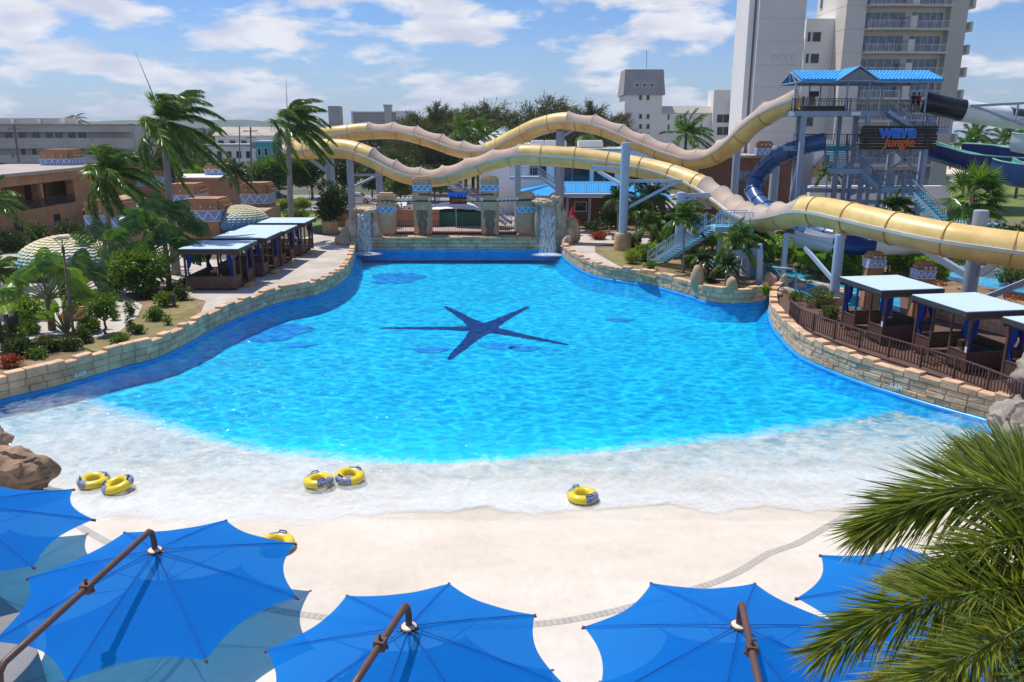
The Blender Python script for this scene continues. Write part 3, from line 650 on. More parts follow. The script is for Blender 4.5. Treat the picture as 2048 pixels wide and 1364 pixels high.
# ---------------------------------------------------------------- stone walls
def stone_wall(name, line, label, z0=.13, hc=.38, courses=2, th=.5, side=1, bl=.85, cap=.34, crest=.15, seed=1, marks=(), sunk=True):
    r = random.Random(seed); root = thing(name, (line[0].x, line[0].y, 0), label, 'stone wall')
    ln = resample([Vector((p.x, p.y, 0)) for p in line], .2)
    def at(d):
        k = max(0, min(len(ln)-2, int(d/.2))); a, c = ln[k], ln[k+1]; t = (c-a).normalized()
        return a+t*(d-.2*k), t, Vector((-t.y, t.x, 0))*side           # normal to the back
    tot = .2*(len(ln)-1); B = MB()
    tops = []
    for c in range(courses+1):
        d = -r.random()*bl*.6; zlo = z0+hc*c; high = False
        while d < tot:
            l = bl*(.75+.5*r.random()); a, e = max(0, d), min(tot, d+l); d += l
            if e-a < .12: continue
            h = hc
            if c == courses:
                high = not high if r.random() < .8 else high; h = cap+(crest if high else 0)+r.uniform(-.02, .02)
            p, t, n = at((a+e)/2); w = e-a-.022; zt = h-.018
            push = r.uniform(-.015, .02)-(.035 if c == courses else 0)
            M = Matrix((t, n, Vector((0,0,1)))).transposed().to_4x4(); M.translation = p+n*(th/2+push)+Vector((0, 0, zlo+h/2))
            hx, hy, hz, q = w/2, th/2, zt/2, .03
            vs = [(-hx+q, -hy, -hz+q), (hx-q, -hy, -hz+q), (hx-q, -hy, hz-q), (-hx+q, -hy, hz-q),
                  (-hx, -hy+q, -hz), (hx, -hy+q, -hz), (hx, -hy+q, hz), (-hx, -hy+q, hz),
                  (-hx, hy, -hz), (hx, hy, -hz), (hx, hy, hz), (-hx, hy, hz)]
            vs = [Vector(v) for v in vs]
            for v in vs[:4]: v.y += r.uniform(-.012, .012); v.x += r.uniform(-.01, .01); v.z += r.uniform(-.01, .01)
            B.add([M @ v for v in vs], [(0,1,2,3), (4,5,1,0), (5,6,2,1), (6,7,3,2), (7,4,0,3), (5,9,10,6), (8,4,7,11), (7,6,10,11), (9,8,11,10), (4,8,9,5)])
    B.build('stone_blocks', 'stone', root)
    core = MB(); band = MB()
    cs = resample([Vector((p.x, p.y, 0)) for p in line], .8)
    for a, c in zip(cs, cs[1:]):
        t = (c-a).normalized(); n = Vector((-t.y, t.x, 0))*side; e = t*.04
        core.bar(a+n*(th*.55)+Vector((0, 0, (z0+hc*courses+cap-.05)/2)), c+n*(th*.55)+Vector((0, 0, (z0+hc*courses+cap-.05)/2)), th*.84, z0+hc*courses+cap-.05)
    L1 = [p for p in resample([Vector((p.x, p.y, 0)) for p in line], .5)]; prof = [(.06, z0+.012), (-.03, z0-.03), (-.08, .05), (-.10, -.14)]; vs = []
    for i, p in enumerate(L1):
        t = (L1[min(i+1, len(L1)-1)]-L1[max(i-1, 0)]).normalized(); n = Vector((-t.y, t.x, 0))*side
        vs += [p+n*o+Vector((0, 0, z)) for o, z in prof]
    k = len(prof); band.add(vs, [(i*k+j, (i+1)*k+j, (i+1)*k+j+1, i*k+j+1) for i in range(len(L1)-1) for j in range(k-1)])
    lowb = MB(); vs = []
    for i, p in enumerate(L1):
        t = (L1[min(i+1, len(L1)-1)]-L1[max(i-1, 0)]).normalized(); n = Vector((-t.y, t.x, 0))*side
        vs += [p+n*o+Vector((0, 0, z)) for o, z in ((-.10, -.14), (-.3, -.5), (-.6, -.85), (-.95, -1.3))]
    lowb.add(vs, [(i*4+j, (i+1)*4+j, (i+1)*4+j+1, i*4+j+1) for i in range(len(L1)-1) for j in range(3)])
    if sunk: lowb.build('sunken_wall', 'deep_paint', root, smooth=True)
    core.build('mortar_core', 'mortar', root); band.build('blue_band', 'blue_paint', root, smooth=True)
    for txt, px, py in marks:
        q = G(px, py, .40); d = min(range(len(ln)), key=lambda i: (ln[i]-Vector((q.x, q.y, 0))).length)*.2
        p, t, n = at(d); pos = p-n*.028+Vector((0, 0, .42))
        rt = t if t.cross(Vector((0,0,1))).dot(-n) > 0 else -t
        lettering('depth_mark', txt, .34, pos, rt, (0,0,1), 'white_paint', root, extrude=.004, offset=.008)
    return root
stone_wall('pool_wall', LW, 'long curving grey stone block wall with stepped top along the left side of the pool', side=1, seed=2, marks=(('0.6M',122,742), ('0.9M',395,662), ('1.2M',497,607), ('1.5M',637,577)))
stone_wall('pool_wall', RF, 'stone block wall curving from the right waterfall past the blue staircase', side=1, seed=5, marks=(('1.5M',1291,557), ('1.2M',1400,587)))
stone_wall('pool_wall', RN, 'sunlit tan stone block wall below the brown railing and the right cabanas', side=1, seed=8, courses=3, hc=.30, cap=.30, bl=.85, marks=(('0.9M',1577,667), ('0.6M',1845,763)))
ew = [Vector((-17.0+i*1.0, EWY, 0)) for i in range(23)]
e = thing('pool_wall', (-6, EWY, 0), 'straight shaded stone wall with a ledge at the deep end under the tiki pillars', 'stone wall')
B = MB(); r_ = random.Random(4)
for c in range(3):
    x = -16.9
    while x < 5.6:
        l = 1.3*(.7+.6*r_.random()); B.rbox((x+l/2, EWY+.25+r_.uniform(-.02, .02), .12+.40*c+.2), (l-.025, .5, .375), .03, 1); x += l
B.build('stone_blocks', 'stone', e)
B = MB(); x = -17.0
while x < 5.7: B.rbox((x+.8, EWY+2.0, 1.46), (1.585, 4.3, .26), .05, 2); x += 1.6
B.build('ledge', 'gate_stone', e)
B = MB(); B.box((-5.7, EWY+1.9, .6), (22.6, 3.3, 1.3)); B.build('mortar_core', 'mortar', e)
B = MB(); B.box((-5.7, EWY+.02, -.35), (22.9, .25, 1.14)); B.build('blue_band', 'blue_paint', e)
# drain across the beach
dl = catmull([G(x, y, .25) for x, y in ((60,965), (108,992), (150,1035), (230,1082), (350,1150), (450,1190), (550,1212), (640,1226), (760,1240), (900,1247), (1060,1242), (1170,1227), (1300,1195), (1450,1147), (1540,1095), (1590,1078), (1640,1050), (1720,1005), (1800,985))], .4)
b = MB(); sl = MB()
dl = resample([Vector((p.x, p.y, zf(p.y))) for p in dl], .18)
for i, p in enumerate(dl):
    t = (dl[min(i+1, len(dl)-1)]-dl[max(0, i-1)]).normalized(); n = Vector((-t.y, t.x, 0))
    if i < len(dl)-1:
        q = dl[i+1]; t2 = (dl[min(i+2, len(dl)-1)]-p).normalized(); n2 = Vector((-t2.y, t2.x, 0))
        up = Vector((0, 0, .010)); b.add([p-n*.13+up, p+n*.13+up, q+n2*.13+up, q-n2*.13+up], [(3,2,1,0) if n.cross(t).z > 0 else (0,1,2,3)])
        for k in (-.075, 0, .075): sl.bar(p+n*k+t*.02+Vector((0, 0, .012)), p+n*k+t*.11+Vector((0, 0, .012)), .035, .006)
dr = thing('drain_channel', dl[40], 'narrow slotted drain channel curving across the pale beach behind the umbrellas', 'drain')
n_ = len(b.v); b.cur = 0; b.v += sl.v; b.f += [tuple(i+n_ for i in f) for f in sl.f]; b.m += [1]*len(sl.f); b.build('grating', ['drain', 'drain_slot'], dr)
# grey paving behind the left umbrella
P = [G(x, y, .34) for x, y in ((-300,1130), (0,1195), (40,1228), (75,1300), (110,1420), (-300,1500))]
b = MB(); b.prism([(p.x, p.y) for p in P], .1, .40); structure(b.build('paving', 'deck_grey'))
# ---------------------------------------------------------------- cabanas
def cabana_parts(root, step=True, table=False):
    w, l, h = 3.7, 4.4, 2.85       # local +x is the open pool side
    def part(name, m, f, smooth=False):
        b = MB(); f(b); return b.build(name, m, root, smooth)
    part('floor', 'brown_wood', lambda b: [b.box((-w/2+.15+i*.2+.1, 0, .24), (.18, l, .08)) for i in range(int((w-.2)/.2))] and b.box((0, 0, .12), (w-.3, l-.3, .12)))
    for x, y in ((w/2, -l/2), (w/2, -.8), (w/2, .8), (w/2, l/2), (-w/2, -l/2), (-w/2, l/2), (0, -l/2), (0, l/2)):
        if x == 0: continue
        part('post', 'brown_wood', lambda b: b.box((x, y, h/2+.05), (.14 if abs(y) > 1 else .1, .14 if abs(y) > 1 else .1, h-.1)))
    def slats(b, p, q, z0, z1):
        p, q = Vector(p), Vector(q); n = max(2, int((q-p).length/.14)); d = (q-p).normalized()
        for i in range(n):
            a = p.lerp(q, (i+.08)/n); c = p.lerp(q, (i+.92)/n)
            b.bar(a+Vector((0,0,(z0+z1)/2)), c+Vector((0,0,(z0+z1)/2)), .035, z1-z0)
        b.bar(p+Vector((0,0,z1+.03)), q+Vector((0,0,z1+.03)), .09, .06); b.bar(p+Vector((0,0,z0-.02)), q+Vector((0,0,z0-.02)), .06, .06)
    for y0, y1 in ((-l/2+.07, -.85), (.85, l/2-.07)):
        part('front_panel', 'brown_wood', lambda b: slats(b, (w/2, y0, 0), (w/2, y1, 0), .3, 1.05))
    for y in (-l/2, l/2):
        part('side_panel', 'brown_wood', lambda b: slats(b, (-w/2+.07, y, 0), (w/2-.07, y, 0), .3, 1.05))
    part('back_panel', 'brown_wood', lambda b: slats(b, (-w/2, -l/2+.07, 0), (-w/2, l/2-.07, 0), .3, 1.05))
    def beams(b):
        for x in (-w/2, w/2): b.bar((x, -l/2-.25, h), (x, l/2+.25, h), .12, .18)
        for y in (-l/2, 0, l/2): b.bar((-w/2-.3, y, h+.02), (w/2+.45, y, h+.02), .1, .16)
    part('roof_beam', 'brown_wood', beams)
    ro = MB(); ro.box((.05, 0, h+.23), (w+.9, l+.3, .24)); rf = ro.build('roof', 'fascia', root)
    rt = MB(); rt.rbox((.05, 0, h+.375), (w+.82, l+.22, .05), .015, 1); rt.build('roof_sheet', 'roof_light', rf)
    def drape(b, x, y, sx, sy, spread):
        vs = []; n, m = 13, 12
        for j in range(m):
            t = j/(m-1); z = h-.05-t*1.95; tie = math.exp(-((t-.62)/.16)**2); wd = spread*(1-.62*tie)*(1 if t < .62 else .75)
            for i in range(n):
                u = i/(n-1); f = .05*math.sin(u*17+t*2)*(1-.5*tie)
                vs.append((x+sx*wd*u+sy*f, y+sy*wd*u+sx*f, z))
        b.add(vs, [(j*n+i, j*n+i+1, (j+1)*n+i+1, (j+1)*n+i) for j in range(m-1) for i in range(n-1)])
    for x, y, sx, sy in ((w/2-.04, -l/2+.1, 0, 1), (w/2-.04, l/2-.1, 0, -1), (w/2-.15, -l/2+.05, -1, 0), (w/2-.15, l/2-.05, -1, 0), (-w/2+.1, -l/2+.06, 1, 0), (-w/2+.1, l/2-.06, 1, 0)):
        part('curtain', 'curtain', lambda b: drape(b, x, y, sx, sy, .40), True)
    def bench(b):
        b.box((-w/2+.45, 0, .5), (.7, l-.6, .42)); b.box((-w/2+.14, 0, .86), (.12, l-.6, .5))
    part('bench', 'dark_wood', bench)
    if step: part('step', 'yellow_step', lambda b: b.rbox((w/2+.32, 0, .10), (.5, 1.3, .18), .03, 1))
    else:
        def rungs(b):
            for i in range(4): b.box((w/2+.25+.16*i, 0, .22-.04*i), (.12, 1.3, .05))
        part('step', 'brown_wood', rungs)
        part('notice', 'white_paint', lambda b: b.box((w/2+.085, l/2, 1.25), (.015, .16, .3)))
cl = 'brown cabana with pale blue roof in the left row, %s'
spots = [(-22.9, 62.2), (-22.6, 67.9), (-22.4, 73.1), (-22.2, 79.0)]
c0 = thing('cabana', (0, 0, 0), cl % 'nearest to the planting bed', 'cabana', 'cabanas on the left deck'); cabana_parts(c0, True)
for i, (x, y) in enumerate(spots):
    o = c0 if i == 0 else dup(c0)
    o.location = (x+(.0, .12, -.05, .08)[i], y, DK+(.0, .05, -.04, .02)[i]); o['label'] = cl % ('nearest to the planting bed', 'second from the planting bed', 'third from the planting bed', 'farthest back beside the lawn')[i]
cr = thing('cabana', (0, 0, 0), 'x', 'cabana', 'cabanas behind the brown railing'); cabana_parts(cr, False)
for i, (x, y) in enumerate([(22.3, 46.4), (24.1, 41.0), (25.9, 35.7)]):
    o = cr if i == 0 else dup(cr)
    o.location = (x, y, DK+.01); o.scale = (.85, .93, 1); o.rotation_euler = (0, 0, math.pi+rad(9)); o['label'] = 'brown cabana behind the railing, ' + ('first in the row beside the pale column', 'middle one with its roof overlapping the big column', 'nearest one cut by the right edge')[i]
# railing that follows the right wall
def fence_line(name, pts, label, cat, m, h=1.05, sp=.16, z=DK, post=2.0, parts=True, r=.03):
    root = thing(name, pts[0], label, cat); ln = resample([Vector(p) for p in pts], sp); n = int(post/sp); up = Vector((0,0,1))
    B = MB()
    for i, p in enumerate(ln):
        if i % n and i < len(ln)-1: B.bar(p+up*.1, p+up*(h-.04), r)
    B.build('baluster', m, root)['kind'] = 'stuff'
    for z_, w_ in ((h, .10), (.12, .06)):
        T = MB()
        for a, c in zip(ln, ln[1:]): T.bar(a+up*z_, c+up*z_, w_, .06)
        T.build('rail', m, root)
    for i, p in enumerate(ln):
        if i % n == 0 or i == len(ln)-1:
            P = MB(); P.box(p+up*(h/2+.02), (.10, .10, h+.06)); P.build('post', m, root)
    return root
fl = []
for x, y in ((1579,632), (1600,650), (1650,672), (1720,697), (1800,722), (1880,748), (1960,777), (2048,815), (2160,860)):
    fl.append(G(x, y, 1.2))
fence_line('railing', catmull(fl, .5), 'brown slatted railing on the stone wall in front of the right cabanas', 'railing', 'brown_metal', h=1.05, sp=.2, post=2.0, r=.045)
# ---------------------------------------------------------------- parasols
mat('cloth_seam', (.002, .07, .36), .8, .15, 8)
def parasol(label, hub, tip_ang, R_, arm, base, zdrop=.62, drop=True):
    root = thing('cantilever_parasol', (base.x, base.y, zf(base.y) if base.y > 3 else .4), label, 'parasol', 'blue parasols on the pale beach')
    hub = Vector(hub); n = 8; tips = [hub+Vector((math.cos(tip_ang+k*math.pi/4)*R_, math.sin(tip_ang+k*math.pi/4)*R_, -zdrop)) for k in range(n)]
    B = MB(); m1, m2 = 12, 12
    for k in range(n):
        a, c = tips[k], tips[(k+1) % n]; vs = []
        for j in range(m1+1):
            t = .055+.945*j/m1
            for i in range(m2+1):
                u = i/m2; e = a.lerp(c, u); bow = 4*u*(1-u)
                e = hub+(e-hub)*(1-.095*bow*t**1.5)
                p = hub+(e-hub)*t; p.z += .10*t*(1-t)*1.6-.05*bow*t+.022*noise.noise(Vector((p.x*1.3, p.y*1.3, k*3.1)))*t+.010*math.sin(u*40+6*noise.noise(p*1.5))*math.exp(-t*7)
                vs.append(p)
        B.add(vs, [(j*(m2+1)+i, (j+1)*(m2+1)+i, (j+1)*(m2+1)+i+1, j*(m2+1)+i+1) for j in range(m1) for i in range(m2)])
    B.build('canopy', 'umbrella_cloth', root, smooth=rad(8))
    for k in range(n):
        T = MB(); T.tube([hub+Vector((0,0,-.10))]+[hub+(tips[k]-hub)*t+Vector((0,0,.16*t*(1-t)-.05)) for t in (.3, .6, 1.015)], .02, 6); T.build('rib', 'brown_metal', root)
        T = MB(); T.tube([hub+Vector((0,0,-1.0)), hub+(tips[k]-hub)*.5+Vector((0,0,-.06))], .014, 5); T.build('strut', 'brown_metal', root)
        T = MB(); T.tube([hub+(tips[k]-hub)*t+Vector((0,0,.16*t*(1-t)+.004)) for t in (.06, .25, .5, .75, 1)], .009, 5); T.build('seam', 'cloth_seam', root)
        T = MB(); T.box(tips[k]+Vector((0,0,-.02)), (.07, .07, .05)); T.build('rib_cap', 'brown_metal', root)
    H = MB(); H.lathe([(.06, -.05), (.17, -.03), (.17, .02), (.08, .05)], hub, 20); hb = H.build('hub', 'hub_cream', root)
    H = MB(); H.lathe([(.165, -.06), (.20, -.03), (.205, .0), (.172, .012)], hub, 20); H.build('hub_ring', 'dark_wood', hb)
    P = MB(); P.tube([hub+Vector((0,0,-.9)), hub+Vector((0,0,.05))], .035, 8); P.build('centre_pole', 'brown_metal', root)
    A_ = MB(); A_.tube(arm, .075, 12); ar = A_.build('arm', 'brown_metal', root, smooth=rad(50))
    q = Vector(arm[len(arm)//2]); d = (Vector(arm[len(arm)//2+1])-Vector(arm[len(arm)//2-1])).normalized()
    C = MB(); C.bar(q-d*.10, q+d*.10, .22, .22); C.bar(q+Vector((0,0,.1)), q+Vector((0,0,.24)), .05); C.bar(q-d*.03+Vector((-.15,0,-.1)), q-d*.03+Vector((.15,0,-.1)), .05); C.build('clamp', 'brown_metal', ar)
    return root
def armpath(hub, far, foot, rise=.58):
    hub, far, foot = Vector(hub), Vector(far), Vector(foot); d = far-hub; d.z = 0; d.normalize()
    top = hub+Vector((0,0,rise))
    P = [hub+Vector((0,0,.02)), hub+Vector((0,0,rise*.55)), top+d*.05+Vector((0,0,-.06)), top+d*.16+Vector((0,0,.03)), top+d*.32+Vector((0,0,.02))]
    e = far; s = P[-1]
    P += [s.lerp(e, t) for t in (.3, .48, .6, .8, 1)]
    P += [e+d*.15+Vector((0,0,-.12)), e+d*.2+Vector((0,0,-.4)), Vector((e.x+d.x*.2, e.y+d.y*.2, foot.z))]
    out = [P[0], P[1]]
    return out+P[2:]
def place_parasol(label, px, hubpx, farpx, ang, R_, zh=3.4, dz=.0, zd=.9):
    hub = G(*hubpx, zh); far = G(*farpx, zh+.50+dz); foot = Vector((far.x, far.y, .3))
    parasol(label, hub, rad(ang), R_, armpath(hub, far, foot), foot, zdrop=zd)
place_parasol('blue octagonal parasol, the large left one with its long brown arm crossing it', 0, (310,1100), (8,1325), 38, 3.72, 2.5, zd=1.08)
place_parasol('blue octagonal parasol in the middle of the front row, its hub nearest the bottom edge', 0, (818,1253), (706,1372), 35, 3.42, 2.5, zd=1.03)
place_parasol('blue octagonal parasol between the middle one and the big palm, arm leaning right', 0, (1478,1250), (1525,1400), 22, 3.55, 2.45, zd=1.0)
place_parasol('blue parasol cut by the left edge beside the brown boulder', 0, (-95,1010), (-230,1120), 17, 3.58, 2.45, zd=1.0)
place_parasol('blue parasol half hidden behind the fronds of the big palm', 0, (1885,1160), (1990,1260), 34, 3.3, 2.4, zd=.9)
# ---------------------------------------------------------------- inner tubes
tb = thing('inner_tube', (0, 0, 0), 'x', 'inner tube', 'yellow inner tubes at the water edge')
RT, rt_ = .40, .175
def torus(b, R_, r, a0, a1, n, t0, t1, m):
    vs = []; cl = abs(a1-a0-2*math.pi) < 1e-6; ct = abs(t1-t0-2*math.pi) < 1e-6
    nn = n if cl else n+1; mm = m if ct else m+1
    for i in range(nn):
        a = a0+(a1-a0)*i/n
        for j in range(mm):
            t = t0+(t1-t0)*j/m; rr = r*(1-.015*math.sin(a*16))
            vs.append(((R_+rr*math.cos(t))*math.cos(a), (R_+rr*math.cos(t))*math.sin(a), r+r*.92*math.sin(t)))
    b.add(vs, [(i*mm+j, ((i+1) % nn)*mm+j, ((i+1) % nn)*mm+(j+1) % mm, i*mm+(j+1) % mm) for i in range(n) for j in range(m)])
b = MB(); torus(b, RT, rt_, 0, 2*math.pi, 64, 0, 2*math.pi, 20); b.build('ring', 'vinyl_yellow', tb, smooth=True)
m = mat('tube_print', (.015, .03, .16), .3, .1, 4); N, L = nodes(m); wv = N.new('ShaderNodeTexWave'); wv.inputs['Scale'].default_value = 9; wv.inputs['Distortion'].default_value = 9; wv.inputs['Detail'].default_value = 3; wv.inputs['Detail Scale'].default_value = 2
tc = N.new('ShaderNodeTexCoord'); L.new(tc.outputs['Object'], wv.inputs['Vector']); r = N.new('ShaderNodeValToRGB'); r.color_ramp.interpolation = 'CONSTANT'; r.color_ramp.elements[0].color = (.012, .03, .17, 1); r.color_ramp.elements[1].position = .72; r.color_ramp.elements[1].color = (.62, .64, .66, 1)
L.new(wv.outputs['Fac'], r.inputs['Fac']); L.new(r.outputs['Color'], N['Principled BSDF'].inputs['Base Color'])
for a in (-.55, 2.6):
    b = MB(); torus(b, RT, rt_*1.012, a, a+1.35, 24, -.35, 1.75, 10); b.build('printed_band', 'tube_print', tb, smooth=True)
mat('handle_blue', (.012, .03, .22), .4, .1, 3)
for a in (-.2, 2.95):
    b = MB(); c, s = math.cos(a), math.sin(a); t = Vector((-s, c, 0)); o = Vector((c*(RT+.04), s*(RT+.04), rt_*1.9))
    b.tube([o-t*.13, o-t*.10+Vector((0,0,.06)), o+t*.10+Vector((0,0,.06)), o+t*.13], .022, 8); b.build('handle', 'handle_blue', tb, smooth=True)
for i, (px, py, a, tl, lb) in enumerate(((187,960,40,(.06,0),'yellow inner tube with navy pattern, left of a touching pair near the boulder'), (238,970,200,(-.05,.22),'yellow inner tube tilted against its neighbour, right of the pair near the boulder'),
        (637,960,130,(0,.03),'yellow inner tube floating in the shallows, left of the centre pair'), (699,951,60,(.1,-.05),'yellow inner tube with raised handle, right of the centre pair'), (1165,990,130,(0,0),'single yellow inner tube resting alone on the wet beach'), (553,1090,90,(.05,0),'yellow inner tube on dry beach, partly hidden by the large left parasol'))):
    o = tb if i == 0 else dup(tb)
    q = G(px, py, .17); o.location = (q.x, q.y, max(zf(q.y), -.03)+.012+(.05 if abs(tl[1]) > .1 else 0)); o.rotation_euler = (tl[0], tl[1], rad(a)); o['label'] = lb
# ---------------------------------------------------------------- boulders and waterfalls
def boulder(name, c, size, seed, label, m='rock', cat='rock', amp=.35):
    b = MB(); b.rock(c, size, seed, amp, 5); o = b.build(name, m, smooth=rad(25)); tag(o, label, cat); return o
q = G(62, 985, .2); boulder('boulder', (q.x-.75, q.y+.3, .7), (1.35, 1.15, 1.1), 3, 'big brown boulder at the left edge of the beach beside a blue parasol', 'rock_brown')
q = G(-6, 905, .0); boulder('boulder', (q.x-.4, q.y, .5), (.8, .9, .8), 8, 'smaller brown boulder cut by the left edge in the shallows', 'rock_brown')
q = G(2036, 870, .8); boulder('boulder', (q.x+.35, q.y, 1.1), (1.35, 1.2, 1.6), 5, 'tall grey boulder ending the right pool wall above the palm', 'rock_grey')
q = G(2060, 790, 1.2); boulder('boulder', (q.x+.5, q.y, 1.9), (1.1, 1.2, 1.1), 6, 'grey boulder behind the tall one at the railing end', 'rock_grey')
# left fall: a chimney of tan rock
def fall(x, lip_z, w, Y, label, rocks, cat_label, lean=.2):
    root = thing('rock_outcrop', (x, Y, 0), label, 'rock formation')
    for (dx, dy, z, sx, sy, sz, sd) in rocks:
        b = MB(); b.rock((x+dx, Y+dy, z), (sx, sy, sz), sd, .30, 4); b.build('rock', 'rock' if sd % 2 else 'tan_cap', root, smooth=rad(28))
    n, mm = 14, 26; vs = []
    for j in range(mm):
        t = j/(mm-1)
        for i in range(n):
            u = i/(n-1)-.5
            y = Y+.15-1.35*math.sqrt(min(1, t*1.1))+.06*math.sin(u*9)
            z = lip_z*(1-max(0, t-.06)/.94)+.04
            vs.append((x+u*w*(1+.18*t)+.03*noise.noise(Vector((u*8, t*6, x))), y+.10*noise.noise(Vector((u*7, t*3, x))), z))
    b = MB(); b.add(vs, [(j*n+i, j*n+i+1, (j+1)*n+i+1, (j+1)*n+i) for j in range(mm-1) for i in range(n-1)])
    for k in range(60):
        p = Vector((x+rnd.uniform(-.5, .5)*w*1.15, Y-1.25-rnd.random()*.5, rnd.random()**2*1.6)); b.rock(p, (.05, .04, .08), k, .2, 1)
    tag(b.build('waterfall', 'falling_water', smooth=True), cat_label, 'waterfall')
    b = MB(); vs = []
    nx, ny = 30, 16
    for j in range(ny):
        for i in range(nx):
            u, v = i/(nx-1)*2-1, j/(ny-1)*2-1; vs.append((x+.2+u*2.0, Y-2.0+v*1.4, .06+.14*math.exp(-2.5*(u*u+v*v))*(1+noise.noise(Vector((u*5, v*5, x))))))
    b.add(vs, [(j*nx+i, j*nx+i+1, (j+1)*nx+i+1, (j+1)*nx+i) for j in range(ny-1) for i in range(nx-1)])
    o = b.build('splash', 'foam', smooth=True, org=(x, Y, 0)); o['kind'] = 'stuff'
    cv = [.72-.62*(((v[0]-x-.2)/2.0)**2+((v[1]-Y+2.0)/1.4)**2) for v in vs]
    at = o.data.attributes.new('cover', 'FLOAT', 'POINT'); at.data.foreach_set('value', cv)
fall(-15.75, 4.0, 1.35, 86.3, 'tan rock outcrop stepping down to the pool deck with the left waterfall', [
    (0, .5, 4.25, .95, .8, .55, 1), (-.95, .4, 2.4, .5, .7, 2.3, 3), (.95, .5, 2.2, .42, .7, 2.3, 5), (0, .9, 2, 1.0, .6, 2.2, 7), (-1.6, .1, 2.2, .65, .8, 1.5, 9), (-2.1, -.2, 1.6, .6, .8, 1.1, 11),
    (-2.5, -.6, 1.3, .7, .9, .7, 13), (-1.2, -.5, 1.0, .5, .5, .9, 15), (1.3, .4, 1.0, .5, .5, 1.3, 17), (-1.9, -1.4, 1.1, .5, .6, .5, 19)], 'white waterfall pouring from the tan rocks left of the tiki pillars')
fall(3.75, 4.9, 1.5, 85.8, 'brown arched rock outcrop that holds the right waterfall', [
    (-.1, .5, 5.35, 1.35, .9, .55, 21), (.9, .6, 5.7, .8, .8, .5, 23), (-1.0, .4, 3.0, .32, .6, 2.7, 25), (1.15, .3, 2.8, .5, .7, 2.8, 27), (1.75, .2, 2.4, .45, .8, 2.6, 29), (0, 1.0, 2.6, 1.1, .6, 2.6, 31),
    (2.3, -.6, 1.6, .6, .8, 1.2, 33), (2.6, .8, 2.3, .9, .8, 1.4, 35), (1.9, -1.6, 1.1, .4, .8, .8, 37)], 'white waterfall pouring from the arched rock right of the tiki pillars')
# ---------------------------------------------------------------- tiled pillars
def zig(b, c, w, d, h, n=3, rz=0.0, amp=.7, th=.09):
    "white chevrons and border lines on all four faces (slot 1) of a band box (slot 0)"
    T = Matrix.Translation(Vector(c)) @ Matrix.Rotation(rz, 4, 'Z'); b.cur = 0; b.box(None, (w, d, h), M=T); b.cur = 1
    for ax, L_, off in ((0, w, -d/2), (0, w, d/2), (1, d, -w/2), (1, d, w/2)):
        nn = max(1, round(n*L_/w)); e = .012*(1 if off > 0 else -1)
        P = lambda u, z: T @ Vector((u, off+e*.5, z) if ax == 0 else (off+e*.5, u, z))
        ed = T.to_3x3() @ Vector((0, 1, 0) if ax == 0 else (1, 0, 0))
        for z in (-h/2+.03, h/2-.03): b.bar(P(-L_/2, z), P(L_/2, z), .012, .06, up=(0,0,1))
        st = L_/nn
        for k in range(nn):
            x0 = -L_/2+k*st
            for s in ((0, .5), (.5, 1)):
                z0, z1 = (h*.40, -h*.36) if s[0] == 0 else (-h*.36, h*.40)
                b.bar(P(x0+s[0]*st, z0), P(x0+s[1]*st, z1), .012, th, up=T.to_3x3() @ Vector((0, 0, 1)))
